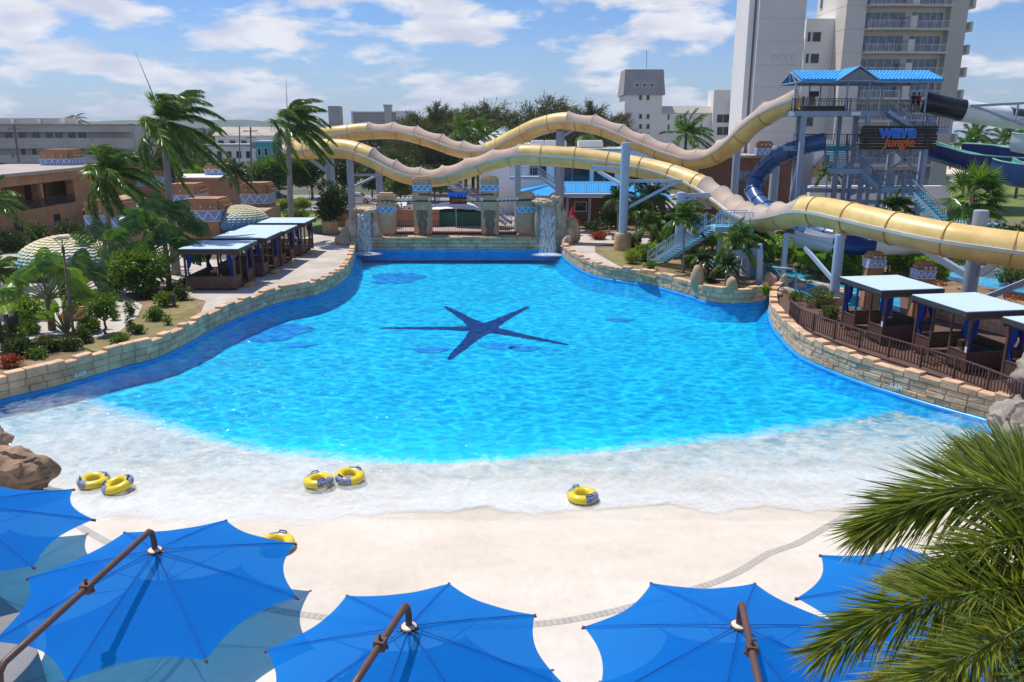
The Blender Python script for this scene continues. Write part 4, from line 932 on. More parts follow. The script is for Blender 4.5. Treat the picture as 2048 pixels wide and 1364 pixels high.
def pillar(name, x, y, w, d, z0, z1, bz, bh, label, cat, m='gate_stone', band='tile_blue', pegs=3, group=None, rz=0, pegz=None, n=3, tiki=False, side_pegs=False, jit=.03):
    root = thing(name, (x, y, z0), label, cat, group)
    B = MB(); B.rbox((x, y, (z0+z1)/2), (w, d, z1-z0), min(.22, w*.14), 4, rz)
    for i, v in enumerate(B.v):
        nv = noise.noise_vector(Vector(v)*.8)*jit; B.v[i] = (v[0]+nv.x, v[1]+nv.y, v[2]+nv.z)
    B.build('shaft', m, root, smooth=rad(40))
    Z = MB(); zig(Z, (x, y, bz), w+.05, d+.05, bh, n, rz); Z.build('tile_band', [band, 'band_white'], root)
    pz = pegz or (z1-.45*bh-.35); R3 = Matrix.Rotation(rz, 4, 'Z')
    for k in range(pegs):
        u = (k-(pegs-1)/2)*w*.27; p = Vector((x, y, pz))+(R3 @ Vector((u, -d/2, 0))); dr = R3 @ Vector((0, -1, 0))
        P = MB(); P.tube([p-dr*.1, p+dr*.36], .10, 8); pg = P.build('peg', 'peg_wood', root)
        P = MB(); P.tube([p+dr*.36, p+dr*.375], .095, 8); P.build('peg_end', 'peg_end', pg)
    if side_pegs:
        for sx in (-1, 1):
            for k in (-1, 0, 1):
                p = Vector((x, y, pz))+(R3 @ Vector((sx*w/2, k*d*.27, 0))); dr = R3 @ Vector((sx, 0, 0))
                P = MB(); P.tube([p-dr*.1, p+dr*.45], .10, 8); P.build('peg', 'peg_wood', root)
    if tiki:
        T = MB(); f = y-d/2; cz = z0+1.45
        def blob(cx, z, sx, sz, sy=.16, q=2): T.rock((x+cx, f-.03, z), (sx, sy, sz), q, .18, 3)
        blob(0, cz+.75, .62, .62, .20, 1); blob(-.45, cz+1.05, .16, .30, .2, 2); blob(.45, cz+1.05, .16, .30, .2, 3)
        blob(-.25, cz+.98, .16, .10, .30, 4); blob(.25, cz+.98, .16, .10, .30, 5); blob(0, cz+.80, .10, .22, .34, 6)
        blob(0, cz+.46, .36, .09, .30, 7); blob(0, cz+.62, .30, .06, .30, 8)
        blob(0, cz-.25, .36, .55, .18, 9); blob(-.40, cz-.15, .13, .45, .22, 10); blob(.40, cz-.15, .13, .45, .22, 11)
        blob(-.22, cz-.55, .22, .10, .28, 12); blob(.22, cz-.55, .22, .10, .28, 13)
        blob(-.24, cz-.95, .17, .35, .22, 14); blob(.24, cz-.95, .17, .35, .22, 15); blob(0, cz-1.25, .58, .13, .28, 16); blob(0, cz-1.5, .35, .22, .22, 17)
        T.build('tiki_carving', 'carved', root, smooth=rad(35))
    return root
PY = 88.3
def px_x(px, py, Y): return A(px, py, Y).x
def zY(py, Y): return A(1024, py, Y).z
for px, wpx, top, tiki, lb in ((774,33,386,False,'short tan stone pillar with blue zigzag band, nearest the left waterfall'), (846,34,353,True,'tall tan stone pillar with tiki carving, left of the small jungle sign'), (980,34,353,True,'tall tan stone pillar with tiki carving, right of the small jungle sign'), (1051,34,384,False,'short tan stone pillar with blue zigzag band, nearest the right waterfall')):
    x = px_x(px, 430, PY); w = wpx/1600*PY*1.035; bz = zY(376 if tiki else 419, PY-.7)
    pillar('tiki_pillar' if tiki else 'stone_pillar', x, PY, w, 1.5, 1.55, zY(top, PY-.7), bz, .62, lb, 'pillar', group='gate pillars at the deep end', pegz=zY(362 if tiki else 404, PY-.8), tiki=tiki, side_pegs=False)
# beams between the pillars, with a row of white skull ornaments
def beam(a, b, label, skulls=(), end=True):
    root = thing('pole_beam', a, label, 'beam'); B = MB(); B.tube([a, a.lerp(b, .5)+Vector((0,0,-.03)), b], .09, 8); B.build('pole', 'brown_wood', root)
    for t in skulls:
        p = a.lerp(b, t)+Vector((0, -.05, .22)); S_ = MB(); S_.rock(p, (.2, .18, .22), int(t*50), .1, 2); S_.box(p+Vector((0, -.03, -.17)), (.15, .12, .10)); S_.build('skull', 'skull_white', root, smooth=True)
    return root
by = PY-.85
beam(A(838,389,by), A(988,389,by), 'upper brown pole joining the two tall tiki pillars above the sign')
beam(A(838,402,by), A(988,402,by), 'lower brown pole joining the two tall tiki pillars behind the sign', (.14, .24, .74, .84))
beam(A(745,402,by), A(838,402,by), 'brown pole with white skulls left of the tall tiki pillars', (.57, .66, .75, .83))
beam(A(988,402,by), A(1068,399,by), 'brown pole with white skulls right of the tall tiki pillars', (.1, .2, .3, .4, .5, .58))
sg = thing('hanging_sign', A(916,396,by-.3), 'small dark plank sign reading Wave Jungle between the tall tiki pillars', 'sign')
B = MB()
for k in range(5): B.rbox(A(916, 386.5+k*4.8, by-.25)+Vector((rnd.uniform(-.05,.05), 0, 0)), (1.85, .06, .255), .02, 1)
B.build('board', 'sign_wood', sg)
lettering('word_wave', 'wave', .95, A(914,388,by-.32), (1,0,0), (0,0,1), 'sign_blue', sg, extrude=.03, offset=.045)
lettering('word_jungle', 'Jungle', .62, A(917,400,by-.32), (1,0,0), (0,0,1), 'sign_orange', sg, extrude=.02, offset=.012, shear=.25)
# iron fence panels between pillars, with a kick board
def gate_panel(x0, x1, label, h=1.75, m='rail_dark', arch=False):
    root = thing('iron_fence', ((x0+x1)/2, PY, 1.6), label, 'fence panel', 'iron fence panels between the gate pillars'); B = MB(); n = int((x1-x0)/.2)
    for i in range(n+1):
        x = x0+(x1-x0)*i/n; B.bar((x, PY, 1.62), (x, PY, 1.6+h), .035)
    B.build('bars', m, root)
    B = MB(); B.bar((x0, PY, 1.6+h), (x1, PY, 1.6+h), .06); B.bar((x0, PY, 1.95), (x1, PY, 1.95), .06); B.bar((x0, PY, 1.6+h*.62), (x1, PY, 1.6+h*.62), .05); B.build('rail', m, root)
    B = MB(); B.box(((x0+x1)/2, PY-.05, 1.75), (x1-x0, .06, .28)); B.build('kick_board', 'dark_wood', root)
xs_ = [px_x(p, 440, PY) for p in (745, 757, 791, 829, 863, 963, 997, 1034, 1068, 1076)]
gate_panel(xs_[0], xs_[1], 'narrow iron fence panel between the left waterfall and the short pillar', 1.5)
gate_panel(xs_[2], xs_[3], 'iron fence panel between the left short pillar and left tiki pillar', 1.5)
gate_panel(xs_[4], xs_[5], 'wide iron fence panel below the small jungle sign', 2.3)
gate_panel(xs_[6], xs_[7], 'iron fence panel between the right tiki pillar and right short pillar', 1.5)
gate_panel(xs_[8], xs_[9], 'narrow iron fence panel beside the right waterfall rocks', 1.5)
# low adobe wall and dark green tent behind the gate
b = MB(); b.rbox((px_x(815,420,101)-2.5, 101, 1.9), (13, .6, 2.4), .08, 2); tag(b.build('garden_wall', 'adobe', smooth=rad(40)), 'low terracotta wall behind the left gate pillars', 'wall')
t = thing('canopy_tent', (px_x(915,430,104), 104, .95), 'green tent with a crumpled white top behind the wide fence panel', 'tent'); cx = t.location.x
b = MB(); b.prism([(cx-4.2, 101.5), (cx+3.4, 101.5), (cx+3.4, 106), (cx-4.2, 106)], 1.0, 2.7); b.build('wall', 'green_canopy', t)
b = MB(); vs = []
for j in range(9):
    for i in range(17):
        u, v = i/16*2-1, j/8*2-1; vs.append((cx-.4+u*4.2, 103.7+v*2.6, 2.75+1.15*(1-abs(u)**1.6)*(1-v*v*.6)+.12*noise.noise(Vector((u*4, v*4, 0)))))
b.add(vs, [(j*17+i, j*17+i+1, (j+1)*17+i+1, (j+1)*17+i) for j in range(8) for i in range(16)]); b.build('top', 'white_fabric', t, smooth=True)
for k in (-4.1, 0, 3.3):
    b = MB(); b.bar((cx+k, 101.4, .95), (cx+k, 101.4, 4.0), .09); b.build('pole', 'rail_white', t)
# ---------------------------------------------------------------- slides
def frames(path):
    out = []
    for i, p in enumerate(path):
        t = (path[min(i+1, len(path)-1)]-path[max(0, i-1)]).normalized(); s = t.cross(Vector((0,0,1))).normalized(); out.append((p, t, s, s.cross(t)))
    return out
def sweep(b, fr, prof_at, i0, i1):
    k = None; vs = []
    for i in range(i0, i1+1):
        p, t, s, u = fr[i]; pr = prof_at(i); k = len(pr); vs += [p+s*x+u*y for x, y in pr]
    b.add(vs, [(i*k+j, i*k+j+1, (i+1)*k+j+1, (i+1)*k+j) for i in range(i1-i0) for j in range(k-1)])
def arc(r, a0, a1, n, sy=1): return [(r*math.cos(rad(a0+(a1-a0)*i/n)), sy*r*math.sin(rad(a0+(a1-a0)*i/n))) for i in range(n+1)]
R1 = 1.07
def water_slide(name, ctrl, kinds, label, cat, r=R1, mats=('slide_yellow', 'slide_yellow', 'slide_rim', 'slide_seam'), seam=3.6, hoop=3.2, step=.4, colours=None):
    "ctrl: (px,py,Y); kinds: list of (control index where it starts, 'net' or 'tube')"
    pts = [A(*c) for c in ctrl]; root = thing(name, pts[0], label, cat)
    sub = []; idx = []
    for i in range(len(pts)-1):
        seg = catmull(pts, .05)
        break
    dense = seg; path = resample(dense, step); fr = frames(path)
    near = [min(range(len(path)), key=lambda i: (path[i]-p).length) for p in pts]
    bounds = [(near[a], k) for a, k in kinds]+[(len(path)-1, None)]
    th = .06
    T = MB(); sweep(T, fr, lambda i: arc(r, 180, 360, 16), 0, len(path)-1); sweep(T, fr, lambda i: arc(r-th, 360, 180, 16), 0, len(path)-1); T.build('trough', mats[0], root, smooth=rad(50))
    for sg_ in (-1, 1):
        F = MB(); sweep(F, fr, lambda i: [(sg_*(r-.08), .10), (sg_*(r+.13), .10), (sg_*(r+.13), -.10), (sg_*(r-.0), -.10)][::sg_], 0, len(path)-1); F.build('rim', mats[2], root)
    for (a, k), (b_, _) in zip(bounds, bounds[1:]):
        if k == 'tube':
            U = MB(); sweep(U, fr, lambda i: arc(r, 0, 180, 16), a, b_); U.build('cover', mats[1], root, smooth=rad(50))
        elif k == 'net':
            n = max(1, round((b_-a)*step/hoop)); U = MB()
            def pk(i):
                u = (i-a)/(b_-a)*n; f = u-math.floor(u); return 1.12-.34*(4*f*(1-f))**.8
            sweep(U, fr, lambda i: arc(r*.97, 4, 176, 14, pk(i)), a, b_); U.build('netting', 'slide_net', root, smooth=rad(40))
            for q in range(n+1):
                i = min(b_, a+round(q*(b_-a)/n)); p, t, s, u = fr[i]; H = MB(); H.tube([p+s*x+u*y for x, y in arc(r*.97, 0, 180, 14, 1.12)], .035, 5); H.build('hoop', 'slide_rim', root)
    S_ = round(seam/step)
    for i in range(S_, len(path)-2, S_):
        kk = [k for a, k in bounds if a <= i][-1]; p, t, s, u = fr[i]; H = MB(); full = kk == 'tube'
        pr = arc(r+.045, 0, 360, 28) if full else arc(r+.045, 180, 360, 14)
        H.tube([p+s*x+u*y for x, y in (pr[:-1] if full else pr)], .04, 4, closed=full, caps=not full); H.build('seam', mats[3], root)
    return root, path
ys, yp = water_slide('yellow_slide', [
    (1596,200,79), (1560,213,80), (1510,243,82.5), (1465,285,85), (1425,311,87), (1385,318,88.5), (1335,305,90.5), (1270,280,93), (1200,252,95.5), (1135,243,97.5), (1080,253,99), (1030,276,100.5), (975,302,102), (920,298,103.5),
    (860,278,105), (800,263,106.5), (740,262,108), (680,268,108.5), (630,275,107), (592,285,104), (586,296,99.5), (610,300,96), (650,297,94), (700,300,92.5), (745,316,91.5), (790,340,91), (835,353,90.8), (880,353,90.4), (930,338,90), (985,320,89.4), (1040,310,88.8), (1100,312,88), (1180,319,87), (1260,331,85.5), (1340,349,83), (1410,376,79), (1455,405,74.5), (1488,428,70), (1520,437,66.5), (1562,432,63), (1605,422,60.5), (1650,425,58.5), (1700,436,56), (1780,455,53), (1880,476,50), (1980,492,48), (2080,505,46.5), (2180,515,45), (2420,540,43.5), (2800,575,42)],
    [(0,'net'), (9,'tube'), (12,'net'), (16,'tube'), (24,'net'), (30,'tube'), (35,'net'), (40,'tube')],
    'long yellow water slide with beige netting, winding from the blue-roofed tower across the scene', 'water slide')
water_slide('blue_tube_slide', [(1650,283,79), (1615,290,79.5), (1575,304,80.5), (1540,325,82), (1515,355,83), (1508,385,82), (1525,412,80), (1560,437,77), (1600,455,74), (1640,468,71), (1690,478,69), (1740,482,68), (1790,480,69), (1825,470,72)],
    [(0,'tube')], 'blue tube slide curling down from the tower behind the yellow slide', 'water slide', r=.82, mats=('tube_blue', 'tube_blue', 'tube_blue', 'tube_navy'), seam=1.6)
# wide white and navy bowl pieces low behind the column
bw = thing('slide_trough', A(1700,480,63), 'low white and navy slide trough hanging behind the pale column under the yellow slide', 'water slide')
pth = frames(resample(catmull([A(*c) for c in ((1600,462,66), (1640,474,65), (1700,480,64), (1760,482,63.5), (1830,482,64), (1900,478,66))], .1), .4)); n = len(pth)-1
cutp = [0, .22, .42, .68, 1]
for i, m in enumerate(('tube_white', 'tube_navy', 'tube_white', 'tube_navy')):
    b = MB(); sweep(b, pth, lambda k: arc(1.25, 170, 370, 14), int(n*cutp[i]), int(n*cutp[i+1])); sweep(b, pth, lambda k: arc(1.2, 370, 170, 14), int(n*cutp[i]), int(n*cutp[i+1])); b.build('section', m, bw, smooth=rad(50))
# black and white tube from the tower top to the right
bt = thing('black_white_slide', A(1850,205,79), 'thick black and white tube slide leaving the tower top to the right', 'water slide')
pth = frames(resample(catmull([A(*c) for c in ((1848,204,79), (1880,211,78.5), (1930,222,78), (1985,231,78), (2040,238,79), (2120,246,81), (2220,250,85))], .1), .35)); n = len(pth)-1
for i, (a, c, mt_, mb_) in enumerate(((0, .145, 'tube_black', 'tube_black'), (.145, .33, 'tube_white', 'tube_white'), (.33, .55, 'tube_black', 'tube_white'), (.55, 1, 'tube_white', 'tube_white'))):
    r0 = .95+.02*(i % 2)
    for nm, m, a0, a1 in (('upper_shell', mt_, 8, 182), ('lower_shell', mb_, 182, 368)):
        b = MB(); sweep(b, pth, lambda k: arc(r0*(1.04 if k-int(n*a) < 2 or int(n*c)-k < 2 else 1), a0, a1, 16), int(n*a), int(n*c)); b.build(nm, m, bt, smooth=rad(40))
b = MB(); b.bar(A(1940,212,77), A(2200,198,77), .16, .22); b.bar(A(1950,213,77), A(2080,262,77), .14, .18)
b.bar(A(2037,207,77), A(2030,243,77), .12); b.bar(A(2030,243,77), A(2075,228,77), .1)
tag(b.build('steel_truss', 'steel'), 'grey steel truss above the black and white slide at the right edge', 'truss')
# mint and navy body slide at the right
def chute(name, ctrl, label, r, mout, mrim):
    root = thing(name, A(*ctrl[0]), label, 'water slide'); f = frames(resample(catmull([A(*c) for c in ctrl], .1), .35)); n = len(f)-1
    b = MB(); sweep(b, f, lambda i: [(-r, r*.75)]+arc(r, 180, 360, 12)+[(r, r*.75)], 0, n); b.build('outer_shell', mout, root, smooth=rad(50))
    b = MB(); sweep(b, f, lambda i: ([(-r+.05, r*.75)]+arc(r-.05, 180, 360, 12)+[(r-.05, r*.75)])[::-1], 0, n); b.build('inner_shell', 'mint', root, smooth=rad(50))
    for s in (-1, 1):
        b = MB(); b.tube([p+sd*s*r+u*r*.75 for p, t, sd, u in f], .07, 6); b.build('lip', mrim, root)
    return root
chute('open_slide', [(1862,300,83), (1890,308,82), (1925,319,81), (1965,326,80), (2010,330,80), (2060,332,81), (2140,330,84)], 'navy open slide with pale lip dropping from behind the sign to the right', 1.0, 'tube_navy', 'mint')
chute('open_slide', [(1925,302,92), (1960,304,91), (2000,308,90), (2050,314,88), (2120,322,87)], 'mint green open slide passing behind the navy one', 1.15, 'tube_navy', 'mint')
chute('open_slide', [(1998,336,74), (2020,344,73), (2060,350,72), (2130,356,72)], 'bright blue slide curve low at the right edge above the lawn', 1.2, 'tube_blue', 'mint')
chute('open_slide', [(2034,282,76), (2060,286,75), (2110,292,74)], 'white and mint slide end cut by the right edge above the palms', 1.0, 'tube_white', 'mint')
# ---------------------------------------------------------------- steel columns that carry the slides
def column(px, ptop, pbase, Y, wpx, label, m='steel', base=None, arms=(), plate=True, z0=DK):
    top = A(px, ptop, Y); x = top.x; r = wpx/2/1600*Y*1.03
    root = thing('steel_column', (x, Y, z0), label, 'column', 'pale steel slide columns'); b = MB(); b.cyl((x, Y, z0), r, top.z-z0-.12, 28); b.lathe([(r, 0), (r*.97, .09), (r*.85, .12)], (x, Y, top.z-.12), 28); b.build('shaft', m, root, smooth=rad(40))
    if base:
        c = MB(); c.rbox((x, Y, z0+base[1]/2), (base[0], base[0], base[1]), .2, 3)
        C2 = MB(); C2.lathe([(base[0]*.52, 0), (base[0]*.5, base[1]*.85), (base[0]*.46, base[1]), (r, base[1]+.02)], (x, Y, z0), 14)
        for i, v in enumerate(C2.v):
            nv = noise.noise_vector(Vector(v)*1.3)*.12; C2.v[i] = (v[0]+nv.x, v[1]+nv.y, v[2]+nv.z*.3)
        C2.build('rock_collar', 'tan_cap', root, smooth=rad(50))
    for (x0, y0, Y0, x1, y1, Y1, w) in arms:
        c = MB(); c.bar(A(x0, y0, Y0), A(x1, y1, Y1), w, w*1.2); c.build('arm', m, root)
    return root
column(1252,285,490,81,17,'tall front steel column on a round rock collar, rising past the yellow slide', 'steel_pale', (1.75, 1.75), ((1254,338,82,1184,334,85,.26), (1247,372,81.3,1196,342,84.5,.26), (1256,362,82,1365,362,80,.24), (1256,415,81.3,1350,365,79.5,.24)))
column(655,255,395,112,17,'thick steel column at the left loop behind the royal palm', 'steel', None, ((650,340,111,612,312,104,.3), (655,310,111,640,300,104,.25)))
column(699,312,470,92.6,13.5,'steel column under the yellow slide, beside the left waterfall', 'steel', None, ((702,350,93,760,350,100,.22), (702,376,93,752,352,99.5,.22)))
column(757,325,420,101,13,'slim steel column standing between the parked white car and the gate', 'steel', None, ((757,350,101,790,350,103,.2),))
column(1121,262,455,97.5,17,'tall steel column behind the right waterfall carrying the slide hump', 'steel', None, ((1121,275,97,1150,258,97,.25),))
column(1035,322,440,94,12,'steel column behind the right tiki pillar beside the railed stairs', 'steel_blue')
column(1475,290,420,92,14,'pale steel column rising behind the netted dip', 'steel_pale')
column(1554,292,400,88,17,'thick pale steel column beside the blue tube slide', 'steel_pale')
column(1363,384,480,76,17,'short steel column with a round lamp, among the garden palms', 'steel_pale', None, ((1366,391,76,1420,389,76,.28), (1366,404,76,1395,391,76,.2)))
column(1681,468,605,55.6,19,'pale steel column on the terrace beside the first right cabana', 'steel_pale', (1.4,.5), ((1672,567,55.6,1610,495,59,.22),), z0=DK)
column(1963,420,640,50.5,27,'very thick steel column at the right edge between cabana roofs', 'steel', None, ((1950,560,50.5,1800,470,56,.34), (1960,548,50,2000,520,49,.36), (1985,520,50,2090,532,49,.34), (1960,600,50.5,2090,548,49,.3)))
column(1573,466,520,62.5,11,'short pale column at the river bank under the netted slide', 'steel_pale', None, ((1573,468,62.5,1682,497,56,.2),))
b = MB(); p = A(1684,462,56.2); b.rbox(p, (1.0, .9, .5), .06, 1); b.box(p+Vector((0,0,-.35)), (.5, .5, .3)); tag(b.build('slide_saddle', 'slide_yellow'), 'yellow saddle block joining the slide to the terrace column', 'bracket')
# ---------------------------------------------------------------- slide tower
tw = thing('slide_tower', A(1700,500,80), 'steel slide tower with bright blue tiled roof, railed decks and zigzag teal stairs', 'slide tower')
TZ, MZ, LZ = 14.45, 11.25, 9.3
def tp(px, Y, z):
    q = A(px, 250, Y); return Vector((q.x, Y, z))
xL, xR = A(1586,215,78).x, A(1858,215,78).x
roof = MB(); ez, rz_ = 17.2, 18.15; y0, y1 = 76.4, 82.6; xm = (xL+xR)/2-.3
def slope(b, xa, xb, ya, za, yb_, zb, th=.08):
    n = int(abs(xb-xa)/.32)
    for i in range(n):
        p, q = xa+(xb-xa)*i/n, xa+(xb-xa)*(i+1)/n
        for k in range(6):
            t0, t1 = k/6, (k+1)/6; zz0 = za+(zb-za)*t0; zz1 = za+(zb-za)*t1; yy0 = ya+(yb_-ya)*t0; yy1 = ya+(yb_-ya)*t1
            l = .10; xm_ = (p+q)/2
            b.add([(p, yy0, zz0+.05), (xm_, yy0, zz0+.05+l), (q, yy0, zz0+.05), (p, yy1, zz1), (xm_, yy1, zz1+l), (q, yy1, zz1), (p, yy0, zz0-.03), (q, yy0, zz0-.03)], [(0,1,4,3), (1,2,5,4), (6,7,2,1,0)])
slope(roof, xL+.1, xR+.3, y0, ez, (y0+y1)/2, rz_); slope(roof, xR+.3, xL+.1, y1, ez, (y0+y1)/2, rz_)
slope(roof, xL+.1, xR+.3, y0+.02, ez-.12, (y0+y1)/2, rz_-.12)
roof.build('roof', 'roof_blue', tw)
gb = MB(); gx = A(1716,150,76).x; gz = 18.25
gb.add([(gx-1.9, 75.6, ez-.1), (gx, 75.6, gz+.1), (gx+1.9, 75.6, ez-.1), (gx-1.9, 79.4, ez-.1), (gx, 79.4, gz+.1), (gx+1.9, 79.4, ez-.1)], [(0,1,4,3), (1,2,5,4)])
gb.build('gable_roof', 'roof_blue', tw)
gb = MB(); gb.add([(gx-1.7, 75.75, ez-.1), (gx, 75.75, gz-.1), (gx+1.7, 75.75, ez-.1)], [(0,2,1)]); gb.build('gable', 'rail_grey', tw)
gb = MB(); gb.bar((gx-1.9, 75.65, ez-.1), (gx, 75.65, gz+.08), .1); gb.bar((gx+1.9, 75.65, ez-.1), (gx, 75.65, gz+.08), .1); gb.bar((gx-1.9, 75.65, ez-.12), (gx+1.9, 75.65, ez-.12), .1)
for yy in (76.5, 82.5):
    gb.bar((xL, yy, ez-.15), (xR, yy, ez-.15), .12, .2)
for x in (xL, xR): gb.bar((x, 76.5, ez-.15), (x, 79.5, rz_-.1), .1); gb.bar((x, 82.5, ez-.15), (x, 79.5, rz_-.1), .1); gb.bar((x, 76.5, ez-.15), (x, 82.5, ez-.15), .1); gb.bar((x, 79.5, ez-.1), (x, 79.5, rz_-.1), .08); gb.bar((x, 78, ez-.1), (x, 79, rz_-.4), .07)
gb.build('roof_truss', 'steel', tw)
for px in (1590, 1618, 1640, 1668, 1694, 1737, 1762, 1800, 1853):
    for yy in ((76.6, 82.4) if px in (1590, 1694, 1737, 1853) else (82.4,)):
        b = MB(); x = A(px, 190, yy).x; b.box((x, yy, (TZ+ez)/2-.1), (.13, .13, ez-TZ)); b.build('roof_post', 'steel', tw)
for px, yy, w, zt in ((1602,76.8,.42,TZ-.4), (1592,82,.36,TZ-.4), (1673,82,.36,TZ-.4), (1729,76.6,.38,TZ-.3), (1705,82,.4,TZ-.3), (1850,77,.42,TZ-.4), (1845,82,.36,TZ-.4), (1780,82,.34,10.5)):
    b = MB(); x = A(px, 300, yy).x; b.box((x, yy, (DK+zt)/2), (w, w, zt-DK)); b.build('leg', 'steel', tw)
def deck(name, xa, xb, ya, yc, z, m='steel', top='aqua_deck'):
    b = MB(); b.cur = 0; b.box(((xa+xb)/2, (ya+yc)/2, z-.22), (xb-xa, yc-ya, .40)); b.cur = 1; b.box(((xa+xb)/2, (ya+yc)/2, z+.0), (xb-xa-.06, yc-ya-.06, .05)); return b.build(name, [m, top], tw)
X = lambda px, z=250, Y=77.5: A(px, z, Y).x
deck('top_deck', X(1580), X(1762), 76.5, 82.6, TZ); deck('end_deck', X(1825), X(1862), 76.8, 82.6, TZ-.9); deck('back_deck', X(1762), X(1830), 79.6, 82.6, TZ)
deck('middle_deck', X(1588), X(1735), 79.2, 82.6, MZ); deck('landing', X(1652,330), X(1722,330), 75.0, 77.2, LZ); deck('landing', X(1822), X(1876), 75.6, 78, 12.9)
deck('landing', X(1752,360,75), X(1812,360,75), 73.6, 75.6, 7.75); deck('landing', X(1890,420,69), X(1938,420,69), 67.6, 69.8, 5.15)
def flight(a, b_, w, n, side):
    s_, t_ = MB(), MB(); stairs(s_, t_, a, b_, w, n, side); s_.build('stringer', 'steel', tw); t_.build('treads', 'teal_tread', tw)
    for k in (-1, 1):
        r = MB(); o = Vector(side)*w/2*k; railing(r, Vector(a)+o, Vector(b_)+o, 1.05, .32, .03); r.build('stair_railing', 'rail_grey', tw)
flight((X(1822,250,76.6), 76.4, 12.9), (X(1768,225,76.6), 76.4, TZ), 1.3, 9, (0,1,0))
flight((X(1674,330,77), 77.2, LZ), (X(1674,290,79), 79.3, MZ), 2.1, 10, (1,0,0))
flight((X(1757,355,74), 73.9, 7.75), (X(1720,330,76), 76.0, LZ), 1.5, 8, (.4,.92,0))
flight((X(1893,415,69), 69.4, 5.15), (X(1812,360,75), 74.4, 7.75), 1.7, 13, (.55,.83,0))
flight((X(2035,466,63), 63, 1.2), (X(1985,425,68), 68, 5.0), 1.7, 16, (.75,.65,0))
deck('landing', X(1930,420,69), X(1990,420,69), 67.5, 69.7, 5.1)
def rl(a, b_, m='rail_dark', h=1.1):
    r = MB(); railing(r, a, b_, h, .26, .03); r.build('railing', m, tw)
for z, xa, xb, ya, m in ((TZ, 1580, 1696, 76.5, 'rail_dark'), (TZ, 1698, 1762, 76.5, 'rail_grey'), (TZ, 1762, 1828, 79.7, 'rail_grey'), (TZ, 1585, 1850, 82.5, 'rail_dark'), (MZ, 1590, 1655, 79.3, 'rail_dark'), (MZ, 1696, 1740, 79.3, 'rail_dark'), (MZ, 1590, 1735, 82.5, 'rail_dark')):
    rl((X(xa, 250, ya), ya, z), (X(xb, 250, ya), ya, z), m)
rl((X(1826), 75.7, 12.9), (X(1876), 75.7, 12.9), 'rail_dark'); rl((X(1652,330), 75.1, LZ), (X(1722,330), 75.1, LZ), 'rail_grey'); rl((X(1752,360,75), 73.7, 7.75), (X(1812,360,75), 73.7, 7.75), 'rail_grey'); rl((X(1890,420,69), 67.7, 5.15), (X(1960,420,69), 67.7, 5.15), 'rail_grey'); rl((X(1752,360,75), 75.5, 7.75), (X(1812,360,75), 75.5, 7.75), 'rail_grey')
rl((X(1580), 76.5, TZ), (X(1580,250,82), 82.5, TZ), 'rail_dark')
b = MB(); b.box((X(1640), 77.0, TZ+.25), (4.2, .5, .45)); b.build('planter_box', 'dark_wood', tw)
for a_, c_ in (((1660,352,78), (1730,312,78)), ((1725,335,80), (1790,298,80)), ((1760,350,80), (1850,295,80)), ((1700,390,80), (1790,350,80)), ((1790,300,80), (1850,360,80)), ((1596,330,77), (1612,400,77)), ((1596,330,77), (1580,400,77))):
    b = MB(); b.bar(A(*a_), A(*c_), .16, .2); b.build('brace', 'steel', tw)
for a_, c_ in (((1600,400,80), (1960,410,80)), ((1600,380,81), (1850,384,81)), ((1600,417,79), (1850,420,79))):
    b = MB(); b.bar(A(*a_), A(*c_), .3, .4); b.build('beam', 'steel', tw)
for px in (1672, 1690, 1738, 1762, 1785, 1810):
    b = MB(); q = A(px, 350, 80.5); b.box((q.x, 80.5, (DK+LZ-.4)/2), (.34, .34, LZ-.4-DK)); b.build('leg', 'steel', tw)
b = MB(); b.box(A(1712,227,76.2), (.9, .05, .34)); b.build('plate', 'white_paint', tw)
b = MB(); b.rbox(A(1628,188,81), (.9, .3, .5), .04, 1); b.build('shade_box', 'rail_dark', tw)
# the big sign
sg = thing('plank_sign', A(1796,275,75.2), 'big dark plank sign on the tower with blue Wave above orange Jungle lettering', 'sign')
B = MB(); r_ = random.Random(3); zt = A(1796,251,75.2).z; zb = A(1796,299,75.2).z; nP = 8
for k in range(nP):
    h = (zt-zb)/nP; l = 7.05+r_.uniform(-.25, .2); B.rbox((A(1796,275,75.2).x+r_.uniform(-.12, .12), 75.2+r_.uniform(-.02, .02), zb+h*(k+.5)), (l, .09, h*.90), .02, 1)
B.build('board', 'sign_wood', sg)
lettering('wave_outline', 'wave', 1.6, A(1796,264,75.05), (1,0,0), (0,0,1), 'sign_edge', sg, extrude=.03, offset=.075)
lettering('word_wave', 'wave', 1.6, A(1796,264,74.98), (1,0,0), (0,0,1), 'sign_blue', sg, extrude=.03, offset=.035)
lettering('word_jungle', 'Jungle', 1.15, A(1798,285,75.05), (1,0,0), (0,0,1), 'sign_orange', sg, extrude=.03, offset=.03, shear=.2)
